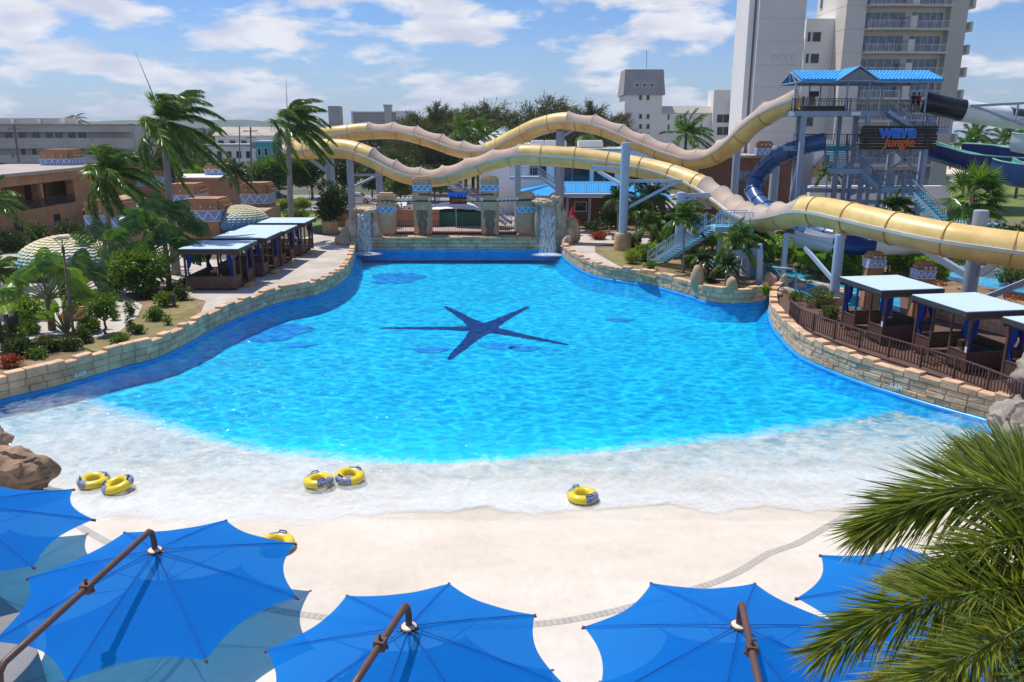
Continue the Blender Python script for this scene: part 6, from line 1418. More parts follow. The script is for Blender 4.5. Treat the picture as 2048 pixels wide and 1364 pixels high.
# ---------------------------------------------------------------- leaves
def unit(v): return v/np.maximum(1e-6, np.linalg.norm(v, axis=-1, keepdims=True))
class Leaves:
    def __init__(s): s.V = []; s.n = 0
    def add(s, P, D, Sd, L_, W_, fold=.0, mid=.45, droop=0.0):
        "diamond leaves: base P, direction D, side Sd"
        P = np.asarray(P, float); D = unit(np.asarray(D, float)); Sd = unit(Sd-D*np.sum(Sd*D, -1, keepdims=True)); L_ = np.broadcast_to(np.asarray(L_, float), len(P))[:, None]; W_ = np.broadcast_to(np.asarray(W_, float), len(P))[:, None]
        nrm = np.cross(Sd, D); m = P+D*L_*mid
        tip = P+D*L_; tip[:, 2] -= droop*L_[:, 0]
        q = np.stack([P, m+Sd*W_/2+nrm*W_*fold, tip, m-Sd*W_/2+nrm*W_*fold], 1); s.V.append(q.reshape(-1, 3)); s.n += len(P)
    def quads(s, Q): s.V.append(np.asarray(Q, float).reshape(-1, 3)); s.n += len(Q)
    def build(s, name, m, parent=None, org=None):
        V = np.concatenate(s.V); F = np.arange(len(V)).reshape(-1, 4); return npmesh(name, V, F, m, parent, org)
def cloud(Lv, c, size, n, leaf, lumps=14, seed=0, up=.3, lr=.42, w=.5, spread=.9, jit=.35, flatb=-1.0):
    "leafy crown: leaves on the shells of lumps scattered through an ellipsoid"
    g = np.random.default_rng(seed); c = np.array(c); size = np.array(size)
    d = unit(g.normal(size=(lumps, 3))); r = g.random(lumps)**.45*(1-lr*.75)
    ctr = d*r[:, None]; ctr[:, 2] = np.maximum(ctr[:, 2], flatb)
    k = g.integers(0, lumps, n); rr = lr*(.65+.6*g.random(lumps))
    nd = unit(g.normal(size=(n, 3))); p = ctr[k]+nd*(rr[k]*(.55+.5*g.random(n)**.6))[:, None]
    out = unit(p*.6+nd); D = unit(out*(1-jit)+g.normal(size=(n, 3))*jit+np.array([0, 0, up-.25])); Sd = g.normal(size=(n, 3))
    Lv.add(c+p*size*spread, D, Sd, leaf*(.6+.8*g.random(n)), leaf*w*(.7+.6*g.random(n)), fold=.12)
def blobtrunk(b, p, h, r, lean=(0, 0), n=6, r2=None, wig=.06, seed=0):
    g = random.Random(seed); P = []; R_ = []
    for i in range(n+1):
        t = i/n; P.append(Vector(p)+Vector((lean[0]*t**1.4+g.uniform(-wig, wig)*min(1, i), lean[1]*t**1.4+g.uniform(-wig, wig)*min(1, i), h*t))); R_.append(r+((r2 if r2 is not None else r*.6)-r)*t)
    b.tube(P, R_, 9); return P
def shrub(name, p, size, leaf, n, m, label, cat='shrub', lumps=14, seed=0, trunk=0, w=.5, lr=.42, group=None, limbs=4, stem='trunk_brown', jit=.35, flatb=-.6):
    p = Vector(p); root = thing(name, p, label, cat, group); c = p+Vector((0, 0, trunk+size[2]*.8)); Lv = Leaves(); cloud(Lv, c, size, n, leaf, lumps, seed, lr=lr, w=w, jit=jit, flatb=flatb); Lv.build('crown' if trunk else 'foliage', m, root)
    b = MB(); g = random.Random(seed); P = blobtrunk(b, p, max(trunk, size[2]*.4)+size[2]*.3, .05+.06*size[0]*.6, seed=seed)
    for k in range(limbs):
        a = g.random()*6.28; e = P[-3].lerp(c, .3)+Vector((math.cos(a)*size[0]*.55, math.sin(a)*size[1]*.55, size[2]*g.uniform(-.1, .5))); b.tube([P[-3], P[-3].lerp(e, .5)+Vector((0, 0, .1)), e], [.05, .035, .015], 6)
    b.build('trunk' if trunk else 'stem', stem, root, smooth=True); return root
# ---------------------------------------------------------------- palms
def bez(p0, p1, p2, p3, n=14):
    t = np.linspace(0, 1, n)[:, None]; return (1-t)**3*p0+3*(1-t)**2*t*p1+3*(1-t)*t*t*p2+t**3*p3
def frond(Lv, B, pts, nl, L_, W_, g, a0=62, a1=28, rows=(0,), droop=.35, wind=(0, 0, 0), start=.14, r0=.03, prof=None, up=(0, 0, 1)):
    pts = np.asarray(pts, float); d = np.concatenate([[0], np.cumsum(np.linalg.norm(np.diff(pts, axis=0), axis=1))]); d /= d[-1]
    t = np.linspace(start, .995, nl); P = np.stack([np.interp(t, d, pts[:, i]) for i in range(3)], 1)
    T = np.gradient(pts, axis=0); T = unit(np.stack([np.interp(t, d, T[:, i]) for i in range(3)], 1))
    upv = np.array(up, float); S_ = unit(np.cross(T, upv)+1e-5); U = np.cross(S_, T)
    ln = L_*(prof(t) if prof else np.sin(np.pi*np.clip(.12+.80*t, 0, 1))**.6)
    for sgn in (-1, 1):
        for rw in rows:
            a = np.radians(a0+(a1-a0)*t+g.normal(size=nl)*5); e = np.radians(rw+g.normal(size=nl)*9)
            lat = S_*(np.cos(e)*sgn)[:, None]+U*np.sin(e)[:, None]
            D = unit(T*np.cos(a)[:, None]+lat*np.sin(a)[:, None]+np.array(wind)*(.6+.6*g.random(nl))[:, None])
            D[:, 2] -= droop*(.7+.6*g.random(nl)); D = unit(D); Sd = T*.9+U*.25+g.normal(size=(nl, 3))*.25
            l2 = ln*(.85+.3*g.random(nl)); Lv.add(P, D, Sd, l2, W_*(.7+.5*g.random(nl)), fold=.15, mid=.4, droop=droop*.25)
    if B is not None: B.tube([Vector(p) for p in pts], [r0*(1-.75*i/(len(pts)-1)) for i in range(len(pts))], 5)
def wind_palm(name, base, top, nf, fl, m, label, seed, r=.24, wind=(.55, -.05, 0), shaft=1.3, spear=None, nl=44, ll=.75, lw=.055, trunkm='trunk_grey', yellow=0, cat='palm tree', bend=1.0, upmin=-35, group=None, crownshaft=True, frsag=1.0):
    base, top = Vector(base), Vector(top); root = thing(name, base, label, cat, group); g = np.random.default_rng(seed); b = MB(); n = 12; P = []
    for i in range(n+1):
        t = i/n; P.append(base.lerp(top, t)+Vector((0, 0, 0))+Vector(((top.x-base.x)*(t*t-t)*.5, 0, 0)))
    b.tube(P, [r*(1.25-.35*t if t < .2 else 1.16-.3*t) for t in [i/n for i in range(n+1)]], 14); b.build('trunk', trunkm, root, smooth=True)
    hub = top.copy()
    if crownshaft:
        b = MB(); b.tube([top-Vector((0, 0, .05)), top+Vector((.02, 0, shaft*.5)), top+Vector((.06, 0, shaft))], [r*.92, r*.95, r*.35], 12); b.build('crownshaft', 'crownshaft', root, smooth=True); hub = top+Vector((.05, 0, shaft*.85))
    Lv = Leaves(); B = MB(); h = np.array(hub); w = np.array(wind)
    for k in range(nf):
        az = 2*math.pi*(k*.382+.05*g.random()); el = math.radians(upmin+(80-upmin)*(k+.5)/nf+g.normal()*6)
        d = np.array([math.cos(az)*math.cos(el), math.sin(az)*math.cos(el), math.sin(el)]); L_ = fl*(.85+.25*g.random()); wm = np.linalg.norm(w)
        d1 = unit(d+w*.45*bend+np.array([0, 0, .35*wm*bend])); p1 = h+d1*L_*.34; sag = .55*math.cos(el)*frsag+.12
        p2 = p1+unit(d*(1-.55*min(1, wm))+w*1.1*bend)*L_*.36; p2[2] -= sag*L_*.16
        p3 = p2+unit(d*.35+w*1.9*bend)*L_*.36; p3[2] -= sag*L_*.55+.25*L_*wm*bend*g.random()
        frond(Lv, B, bez(h, p1, p2, p3), nl, ll, lw, g, droop=.42, wind=w*.85, rows=(8, 30) if k % 2 else (10, -15), r0=.045)
    Lv.build('crown', m, root); B.build('rachis', 'crownshaft', root)
    if yellow:
        Lv = Leaves(); p = np.array(top)
        frond(Lv, None, bez(p+np.array([0,0,shaft*.4]), p+np.array([.6,0,.3]), p+np.array([.85,-.2,-1]), p+np.array([.8,-.3,-2.6])), 36, .55, .06, g, droop=.7); Lv.build('dry_frond', 'leaf_front_pale', root)
    if spear:
        b = MB(); b.tube([hub, hub+Vector((spear[0]*.5, 0, spear[1]*.55)), hub+Vector((spear[0], 0, spear[1]))], [.05, .035, .008], 6); b.build('spear_leaf', 'leaf_palm_dark', root)
    return root
RG = 'wind-blown royal palms by the left deck'
a = A(222,520,70); wind_palm('royal_palm', (a.x, 70, DK), A(213,388,70), 22, 4.6, 'leaf_palm', 'shorter wind-blown royal palm, leftmost of the three, over the tiled dome', 1, .26, spear=(-.9, 3.2), yellow=1, shaft=2.0, upmin=-55, bend=.8, group=RG, ll=1.1, lw=.085, nl=58)
a = A(350,520,67); wind_palm('royal_palm', (a.x, 67, DK), A(331,302,67), 22, 4.9, 'leaf_palm', 'tallest wind-blown royal palm, pale trunk rising behind the traveller palms', 4, .30, spear=(-1.6, 5.4), yellow=1, shaft=2.6, upmin=-50, bend=.85, group=RG, ll=1.15, lw=.09, nl=60)
a = A(583,450,88); wind_palm('royal_palm', (a.x, 88, DK), A(577,282,88), 20, 5.0, 'leaf_palm', 'lone wind-blown royal palm standing on the lawn behind the left cabanas', 8, .27, wind=(.62, -.05, 0), spear=(.15, 4.8), shaft=2.0, upmin=-45, bend=.85, group=RG, ll=1.2, lw=.10, nl=58)
a = A(147,236,210); wind_palm('coconut_palm', (a.x, 230, DK), A(146,247,230), 14, 5, 'leaf_far', 'coconut palm behind the apartment block roof at the far left', 3, .2, crownshaft=False, nl=22, ll=.9, lw=.12, wind=(.4,0,0))
# right-hand coconut palms by the sea and the hotel
for i, (px, pt, pb, Y, fl, lb, s) in enumerate(((1372,268,300,108,4.3,'coconut palm spreading in front of the white wing and hotel slab',11), (1950,272,340,150,4.6,'coconut palm against the sea, just right of the hotel balconies',12), (1938,292,345,140,3.6,'lower coconut palm by the sea right of the hotel base',13), (2010,278,340,150,4.6,'coconut palm against the sea at the right edge above the mint slide',14), (2046,290,345,142,4.4,'coconut palm cut by the right edge behind the slides',15))):
    a = A(px, 300, Y); wind_palm('coconut_palm', (a.x, Y, DK), A(px, pt, Y), 20, fl, 'leaf_palm', lb, s, .2, crownshaft=False, nl=34, ll=.95, lw=.11 if i else .09, wind=(.15,0,0), trunkm='trunk_brown', upmin=-30, frsag=1.1)
a = G(1958,470,DK); a = A(1952,450,60); fanp = thing('fan_palm', (a.x, 60, DK), 'wind-blown fan palm standing in front of the tower stairs at the right', 'palm tree')
def fan_palm(root, base, top, nf, R_, m, seed, wind=(.5,0,0), seg=22):
    base, top = Vector(base), Vector(top); b = MB(); b.tube([base, base.lerp(top, .5)+Vector((.1,0,0)), top], [.27, .22, .2], 12); b.build('trunk', 'trunk_brown', root, smooth=True); g = np.random.default_rng(seed); Lv = Leaves(); B = MB(); w = np.array(wind)
    for k in range(nf):
        az = 2.4*k+g.random()*.4; el = math.radians(-45+125*(k+.5)/nf); d = np.array([math.cos(az)*math.cos(el), math.sin(az)*math.cos(el), math.sin(el)]); d = unit(d+w*.6); h = np.array(top); e = h+d*R_*.55; e[2] -= .12*R_*math.cos(el)
        B.tube([Vector(h), Vector((h+e)/2+np.array([0,0,.05])), Vector(e)], [.03, .025, .02], 5)
        up = np.array([0,0,1.]); sd = unit(np.cross(d, up)+1e-4); nn = np.cross(sd, d)
        a = np.linspace(-1.9, 1.9, seg); D = d*np.cos(a)[:, None]+sd*np.sin(a)[:, None]+nn*.15+w*.5; D[:, 2] -= .25+.2*np.abs(np.sin(a)); Lv.add(np.repeat(e[None], seg, 0), D, np.cross(D, np.repeat(nn[None], seg, 0)), R_*.62*(.8+.25*np.cos(a)), .17, fold=.1, mid=.4, droop=.12)
    Lv.build('crown', m, root); B.build('petioles', 'leaf_petiole', root)
fan_palm(fanp, (a.x, 60, DK), A(1944,388,60), 26, 2.6, 'leaf_palm', 21)
# manila palms of the right garden: several short fronds, arching
def garden_palm(px, pb, ptop, fl, label, seed, m='leaf_palm', nf=18, r=.08, ll=.72, z=DK, lw=.09, Y=None):
    q = G(px, pb, z) if Y is None else Vector((A(px, pb, Y).x, Y, z)); top = A(px, ptop, q.y); wind_palm('garden_palm', q, (top.x, q.y, top.z), nf, fl, m, label, seed, r, wind=(.12, 0, 0), shaft=.5, nl=30, ll=ll, lw=lw, trunkm='trunk_grey', upmin=-20, group='slender palms in the right garden', frsag=1.4)
garden_palm(1367,545,447,1.9,'slender palm leaning over the foot of the blue staircase',31, lw=.085)
garden_palm(1302,505,458,1.7,'bright green young palm left of the blue staircase',32,'leaf_palm_light')
garden_palm(1272,492,432,1.8,'dark green palm right beside the tall front column base',33)
garden_palm(1235,470,405,2.4,'dense palm in front of the brick building left of the tall column',34,'leaf_palm_dark')
garden_palm(1305,470,400,2.6,'tall dense palm just right of the tall column',35,'leaf_palm_dark')
garden_palm(1370,470,418,2.3,'palm behind the blue staircase next to the short lamp column',36)
garden_palm(1270,450,372,2.6,'palm crossing the blue roof right of the walkway',37,'leaf_palm_dark')
garden_palm(1476,565,490,2.0,'palm with drooping fronds below the staircase platform',38, lw=.085)
garden_palm(1500,548,478,1.9,'second drooping palm beside the portal frame',39, lw=.085)
garden_palm(1402,560,528,1.2,'small palm at the wall below the blue staircase',40,'leaf_palm_dark', ll=.4)
garden_palm(1452,575,540,1.3,'small dark palm beside the lazy river bank',41,'leaf_palm_dark', ll=.4)
garden_palm(470,430,356,2.3,'small dark palm left of the lawn-edge adobe pillar',42,'leaf_palm_dark', Y=100)
garden_palm(1788,440,425,1.8,'small palm below the zigzag tower stairs',43,'leaf_palm_dark', Y=68)
garden_palm(1655,365,352,1.6,'low palm in front of the white annex',44,'leaf_palm', Y=100)
# traveller's palms: a fan of long stalks in one plane, big paddle blades
def paddle(Lv, p, d, side, L_, W_, g, tear=9, droop=.25):
    d = unit(d); side = unit(side-d*np.dot(side, d)); nrm = np.cross(side, d); n = tear
    for sg_ in (-1, 1):
        Q = []
        for i in range(n):
            t0, t1 = i/n, (i+1)/n-.012; w0 = W_*math.sin(math.pi*(.08+.86*t0))**.7; w1 = W_*math.sin(math.pi*(.08+.86*t1))**.7; k = g.normal()*.10
            def pt(t, w): 
                q = p+d*L_*t+side*sg_*w+nrm*(-.12*w+k*w*.6); q = q.copy(); q[2] -= droop*L_*t*t+.22*w; return q
            Q.append([pt(t0, 0), pt(t0, w0*(.93+.1*g.random())), pt(t1, w1), pt(t1, 0)])
        Lv.quads(np.array(Q))
def traveller(p, h, stalk, nb, Lb, Wb, face, label, seed, m='leaf_banana', span=1.25, trunk=.16, name='traveller_palm', roll=0):
    p = Vector(p); root = thing(name, p, label, 'palm tree'); g = np.random.default_rng(seed); b = MB(); top = p+Vector((0, 0, h)); b.tube([p, p.lerp(top, .5)+Vector((.05, 0, 0)), top], [trunk*1.2, trunk, trunk*.95], 10); b.build('trunk', 'trunk_brown', root, smooth=True)
    ax = np.array([math.cos(face), math.sin(face), 0]); fr = np.array([-math.sin(face), math.cos(face), 0]); Lv = Leaves(); B = MB(); h0 = np.array(top)
    for k in range(nb):
        a = (k/(nb-1)*2-1)*span+g.normal()*.03+roll; sa = abs(math.sin(a)); d = ax*math.sin(a)+np.array([0, 0, 1])*math.cos(a); s0 = h0+ax*math.sin(a)*.12+np.array([0, 0, -.25*sa]); e = s0+d*stalk*(.9+.2*g.random()); e[2] -= .10*stalk*sa
        B.tube([Vector(s0), Vector((s0+e)/2+np.array([0,0,.04])), Vector(e)], [.075, .05, .03], 5)
        d2 = unit(d+np.array([.12, 0, -.2*sa])+fr*g.normal()*.22); sd = unit(np.cross(d2, fr)*(1 if g.random() < .5 else -1)+fr*g.normal()*.45)
        paddle(Lv, e-d*.15, d2, sd, Lb*(.8+.35*g.random()), Wb*(.85+.3*g.random()), g, 7, .22+.35*sa)
    Lv.build('crown', m, root); B.build('stalks', 'leaf_petiole', root); return root
q = G(335,585,DK); traveller(A(303,560,62.5).xy.to_3d()+Vector((0,0,DK)), 2.7, 2.0, 17, 2.2, .62, .1, 'big traveller palm with a fan of stalks, left of the front cabana', 51, 'leaf_banana_dark', 1.3, .2)
traveller(A(338,570,61.5).xy.to_3d()+Vector((0,0,DK)), 1.9, 1.7, 15, 2.0, .58, .2, 'second traveller palm leaning towards the front cabana roof', 52, 'leaf_banana_dark', 1.0, .2, roll=-.05)
traveller(A(335,540,65).xy.to_3d()+Vector((0,0,DK)), 3.4, 2.0, 11, 2.6, .78, .05, 'tall dark traveller palm rearmost of the cluster beside the cabanas', 57, 'leaf_banana_dark', 1.0, .2)
traveller(A(104,655,47.8).xy.to_3d()+Vector((0,0,DK)), 2.2, 1.45, 15, 1.95, .56, .25, 'bright traveller palm beside the lamp post in front of the large dome', 53, 'leaf_banana', 1.35, .2)
traveller(A(130,650,47).xy.to_3d()+Vector((0,0,DK)), .2, 1.4, 9, 1.2, .22, .9, 'low clump of paddle leaves at the foot of the lamp post', 54, 'leaf_banana', .6, .12)
traveller(A(165,590,54).xy.to_3d()+Vector((0,0,DK)), 1.5, 1.4, 13, 1.9, .56, -.3, 'dark glossy paddle-leaved plant in front of the large dome, right of the lamp post', 55, 'leaf_banana_dark', 1.2, .15)
traveller(A(205,500,66).xy.to_3d()+Vector((0,0,DK)), 2.0, 1.3, 12, 2.2, .6, .1, 'dark drooping banana plant under the leftmost royal palm', 56, 'leaf_banana_dark', 1.4, .16)
garden_palm(-15,590,560,2.2,'light green palm cut by the left edge near the boards',60,'leaf_palm_light', Y=52)
garden_palm(-25,470,418,3.0,'dark palm cut by the left edge before the adobe hotel',61,'leaf_palm', Y=62)
# shrubs of the left bed
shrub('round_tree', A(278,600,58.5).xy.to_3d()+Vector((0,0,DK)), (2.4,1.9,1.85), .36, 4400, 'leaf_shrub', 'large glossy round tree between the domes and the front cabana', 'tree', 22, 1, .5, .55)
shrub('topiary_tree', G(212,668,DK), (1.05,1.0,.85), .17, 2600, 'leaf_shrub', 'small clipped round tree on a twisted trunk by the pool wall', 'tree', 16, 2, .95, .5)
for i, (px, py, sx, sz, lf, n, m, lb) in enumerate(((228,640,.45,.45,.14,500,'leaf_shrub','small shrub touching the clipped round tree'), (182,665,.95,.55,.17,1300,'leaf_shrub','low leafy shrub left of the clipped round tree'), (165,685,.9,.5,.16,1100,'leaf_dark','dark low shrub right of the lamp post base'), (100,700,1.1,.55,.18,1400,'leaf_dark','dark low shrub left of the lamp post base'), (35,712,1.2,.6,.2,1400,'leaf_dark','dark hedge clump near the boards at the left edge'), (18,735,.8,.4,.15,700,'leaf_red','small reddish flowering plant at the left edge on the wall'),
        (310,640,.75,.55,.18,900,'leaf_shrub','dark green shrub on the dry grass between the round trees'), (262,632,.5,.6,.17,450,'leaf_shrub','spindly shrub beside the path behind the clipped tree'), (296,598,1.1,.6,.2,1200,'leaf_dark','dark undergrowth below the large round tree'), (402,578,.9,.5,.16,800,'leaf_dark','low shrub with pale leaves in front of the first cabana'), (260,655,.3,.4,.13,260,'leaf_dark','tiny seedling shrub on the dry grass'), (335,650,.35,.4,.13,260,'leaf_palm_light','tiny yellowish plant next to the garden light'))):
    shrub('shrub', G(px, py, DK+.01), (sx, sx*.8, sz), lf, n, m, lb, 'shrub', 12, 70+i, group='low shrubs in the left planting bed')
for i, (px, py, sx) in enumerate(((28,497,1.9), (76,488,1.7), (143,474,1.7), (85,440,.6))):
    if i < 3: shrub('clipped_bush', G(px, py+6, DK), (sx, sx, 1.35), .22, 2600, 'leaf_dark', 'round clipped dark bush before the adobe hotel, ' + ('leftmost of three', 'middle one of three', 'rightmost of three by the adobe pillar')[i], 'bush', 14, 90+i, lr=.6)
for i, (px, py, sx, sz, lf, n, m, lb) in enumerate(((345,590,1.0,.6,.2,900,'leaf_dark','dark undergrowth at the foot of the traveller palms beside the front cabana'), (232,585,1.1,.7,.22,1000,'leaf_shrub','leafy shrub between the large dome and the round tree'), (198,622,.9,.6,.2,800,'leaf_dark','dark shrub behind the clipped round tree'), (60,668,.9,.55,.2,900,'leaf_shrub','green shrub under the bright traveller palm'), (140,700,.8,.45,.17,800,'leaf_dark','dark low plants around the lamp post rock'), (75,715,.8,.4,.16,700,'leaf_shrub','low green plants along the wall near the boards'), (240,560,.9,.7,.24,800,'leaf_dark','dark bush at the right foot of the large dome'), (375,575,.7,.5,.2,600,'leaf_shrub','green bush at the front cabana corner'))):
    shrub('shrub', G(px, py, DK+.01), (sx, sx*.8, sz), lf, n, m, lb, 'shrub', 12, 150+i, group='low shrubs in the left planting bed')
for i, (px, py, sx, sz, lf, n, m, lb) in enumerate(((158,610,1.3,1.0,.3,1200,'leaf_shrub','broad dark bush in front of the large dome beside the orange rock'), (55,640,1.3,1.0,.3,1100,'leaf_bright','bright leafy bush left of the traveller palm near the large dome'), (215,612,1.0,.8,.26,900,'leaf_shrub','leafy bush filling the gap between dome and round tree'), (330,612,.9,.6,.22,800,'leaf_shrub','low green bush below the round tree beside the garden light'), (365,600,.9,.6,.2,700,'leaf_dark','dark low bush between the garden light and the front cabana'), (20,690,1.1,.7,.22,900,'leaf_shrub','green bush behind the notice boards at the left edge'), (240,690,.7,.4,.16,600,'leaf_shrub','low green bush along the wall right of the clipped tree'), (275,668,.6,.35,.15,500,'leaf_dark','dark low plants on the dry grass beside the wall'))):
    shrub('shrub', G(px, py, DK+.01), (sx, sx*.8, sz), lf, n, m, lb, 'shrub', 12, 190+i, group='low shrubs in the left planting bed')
# lawn bushes
shrub('lime_hedge', G(567,422,DK), (1.6,1.2,1.15), .24, 2600, 'leaf_lime', 'bright lime bush on the lawn left of the lone royal palm', 'bush', 14, 100, lr=.6)
shrub('lime_hedge', G(604,422,DK), (1.7,1.2,1.2), .24, 2600, 'leaf_lime', 'bright lime hedge on the lawn right of the lone royal palm', 'bush', 14, 101, lr=.6)
shrub('wispy_shrub', G(592,440,DK), (2.2,1.2,1.0), .45, 1500, 'leaf_palm_light', 'wispy light green plant at the foot of the lone royal palm', 'shrub', 14, 102, w=.2)
rt2 = shrub('planter_tree', A(668,455,96).xy.to_3d()+Vector((0,0,DK)), (2.6,2.2,2.6), .36, 4200, 'leaf_dark', 'dark bushy tree in a tan round planter on the lawn', 'tree', 20, 103, 1.3, .5)
p = G(661,466,DK); b = MB(); b.lathe([(.9, 0), (.95, .3), (.92, .9), (1.0, 1.35), (.85, 1.4), (.8, 1.2)], p, 18); tag(b.build('planter', 'tan_cap', smooth=rad(40)), 'round tan rock planter on the deck corner beside the lawn', 'planter')
shrub('lime_hedge', A(718,372+60,110).xy.to_3d()+Vector((0,0,DK)), (1.2,1,.7), .2, 700, 'leaf_lime', 'small lime bush by the parked white car', 'bush', 10, 104)
# right garden
shrub('lime_ball', G(1262,527,DK), (.85,.8,.75), .13, 3200, 'leaf_lime', 'round lime green ball bush behind the right pool wall', 'bush', 14, 110, lr=.62)
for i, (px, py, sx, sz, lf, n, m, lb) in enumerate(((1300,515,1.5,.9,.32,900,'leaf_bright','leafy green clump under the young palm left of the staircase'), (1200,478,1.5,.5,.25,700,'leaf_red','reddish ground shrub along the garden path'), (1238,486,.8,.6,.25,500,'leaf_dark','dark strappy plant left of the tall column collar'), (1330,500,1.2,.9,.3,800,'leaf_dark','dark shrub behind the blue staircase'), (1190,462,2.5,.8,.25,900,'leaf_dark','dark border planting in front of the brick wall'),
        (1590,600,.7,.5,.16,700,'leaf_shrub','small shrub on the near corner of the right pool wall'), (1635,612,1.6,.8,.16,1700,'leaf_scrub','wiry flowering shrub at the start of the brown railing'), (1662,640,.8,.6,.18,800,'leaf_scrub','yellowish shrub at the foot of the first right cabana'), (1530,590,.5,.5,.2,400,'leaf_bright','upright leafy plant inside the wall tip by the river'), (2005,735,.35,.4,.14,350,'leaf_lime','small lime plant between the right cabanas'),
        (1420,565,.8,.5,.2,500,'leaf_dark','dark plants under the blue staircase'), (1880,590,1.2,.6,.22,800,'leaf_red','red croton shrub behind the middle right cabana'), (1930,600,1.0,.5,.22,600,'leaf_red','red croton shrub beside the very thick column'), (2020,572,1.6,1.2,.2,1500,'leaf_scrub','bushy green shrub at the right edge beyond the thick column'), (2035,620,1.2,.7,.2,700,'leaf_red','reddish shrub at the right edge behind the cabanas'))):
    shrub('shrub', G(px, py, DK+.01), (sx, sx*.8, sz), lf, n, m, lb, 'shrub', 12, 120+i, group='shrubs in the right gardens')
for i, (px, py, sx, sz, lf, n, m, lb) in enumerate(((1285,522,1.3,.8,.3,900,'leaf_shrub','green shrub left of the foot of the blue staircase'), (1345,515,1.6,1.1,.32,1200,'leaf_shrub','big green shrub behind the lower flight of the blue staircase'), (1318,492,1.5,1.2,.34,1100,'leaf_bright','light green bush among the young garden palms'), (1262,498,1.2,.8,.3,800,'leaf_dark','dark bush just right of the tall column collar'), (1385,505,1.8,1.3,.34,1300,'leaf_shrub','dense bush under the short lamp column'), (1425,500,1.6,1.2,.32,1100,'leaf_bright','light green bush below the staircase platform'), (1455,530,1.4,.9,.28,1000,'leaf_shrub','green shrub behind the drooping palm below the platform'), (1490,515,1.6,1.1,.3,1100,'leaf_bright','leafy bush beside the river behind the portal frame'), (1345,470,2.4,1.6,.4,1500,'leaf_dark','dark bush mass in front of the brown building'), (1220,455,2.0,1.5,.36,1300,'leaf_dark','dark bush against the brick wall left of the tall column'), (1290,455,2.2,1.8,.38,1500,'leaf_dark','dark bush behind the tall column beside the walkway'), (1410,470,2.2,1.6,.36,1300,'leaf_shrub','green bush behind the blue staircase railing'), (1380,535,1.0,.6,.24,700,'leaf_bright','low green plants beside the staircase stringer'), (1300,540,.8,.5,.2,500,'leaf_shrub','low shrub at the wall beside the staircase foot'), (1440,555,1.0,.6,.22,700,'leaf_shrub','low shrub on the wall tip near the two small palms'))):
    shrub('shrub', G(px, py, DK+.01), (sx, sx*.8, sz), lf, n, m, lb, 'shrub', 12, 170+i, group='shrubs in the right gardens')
def broad(px, py, label, seed, R_=1.3, n=9, m='leaf_bright', h=.9, z=DK):
    "clump of arching ginger stems with paired leaves"
    p = np.array(G(px, py, z)); root = thing('ginger_plant', p, label, 'plant', 'broad-leaved ginger plants along the lazy river'); g = np.random.default_rng(seed); Lv = Leaves(); B = MB()
    for k in range(n):
        az = 6.28*g.random(); o = np.array([math.cos(az), math.sin(az), 0]); L_ = R_*(.8+.5*g.random()); pts = bez(p+o*.15, p+o*.2+np.array([0,0,h*.9]), p+o*L_*.5+np.array([0,0,h*1.7]), p+o*L_*1.05+np.array([0,0,h*1.35])); frond(Lv, B, pts, 13, .66, .20, g, a0=60, a1=25, droop=.15, start=.25, r0=.018, rows=(10,))
    Lv.build('foliage', m, root); B.build('stems', 'leaf_petiole', root); return root
bl = [(1560,520,1.3), (1580,528,1.4), (1605,535,1.4), (1545,512,1.2), (1630,545,1.4), (1655,545,1.4), (1612,518,1.5), (1590,505,1.4), (1650,525,1.4), (1690,545,1.5), (1715,550,1.4), (1735,540,1.3), (1700,525,1.5), (1640,508,1.3), (1790,548,1.3), (1815,553,1.4), (1835,556,1.2), (1880,562,1.2), (1552,500,1.2), (1508,520,1.1), (1810,540,1.3), (1670,512,1.4), (1535,528,1.0), (1725,522,1.4), (1568,508,1.4), (1598,523,1.4), (1620,530,1.4), (1640,530,1.4), (1668,536,1.4), (1685,530,1.4), (1520,505,1.2), (1533,512,1.2), (1705,538,1.4), (1750,535,1.3)]
for i, (px, py, R_) in enumerate(bl):
    lit = px in (1560,1545,1552,1580,1790,1815,1835,1880,1810,1535)
    broad(px, py+14, 'glossy green ginger plant with broad leaves in the bed along the lazy river', 200+i, R_*1.2, 12, 'leaf_bright', 1.6)
# far greenery
def feather(px, ptop, pb, Y, wpx, label, seed, n=2600, m='leaf_casuarina'):
    "casuarina: upswept plumes of fine drooping twigs"
    q = A(px, pb, Y); x = q.x; zt = A(px, ptop, Y).z; root = thing('casuarina_tree', (x, Y, DK), label, 'tree', 'casuarina trees along the skyline'); g = np.random.default_rng(seed); hw = wpx/2/1600*Y; b = MB(); b.tube([(x, Y, DK), (x+.2, Y, DK+(zt-DK)*.55), (x+.5, Y, zt-.6)], [.35, .2, .04], 7); b.build('trunk', 'trunk_brown', root); Lv = Leaves(); H = zt-DK
    nb = 34; B = MB()
    for k in range(nb):
        t = .25+.72*(k+.5)/nb; az = 2.4*k+g.random(); o = np.array([math.cos(az), math.sin(az)*.7, 0]); s = np.array([x+.5*t, Y, DK+H*t*.93]); L_ = hw*(1.15-.75*t)*(.8+.5*g.random())+.7; e = s+o*L_+np.array([.5, 0, L_*(.45+.5*t)+.4*g.random()]); e[2] = min(e[2], zt)
        m_ = n//nb; tt = g.random(m_)**.7; P = s+(e-s)*tt[:, None]+g.normal(size=(m_, 3))*.30*hw*.30; D = unit((e-s)*.6+g.normal(size=(m_, 3))*.5*L_)+np.array([.25, 0, .12]); Lv.add(P, D, g.normal(size=(m_, 3)), .9+.8*g.random(m_), .10+.06*g.random(m_), droop=.15)
        B.tube([Vector(s), Vector(e)], [.06, .015], 4)
    Lv.build('crown', m, root); B.build('limbs', 'trunk_brown', root)
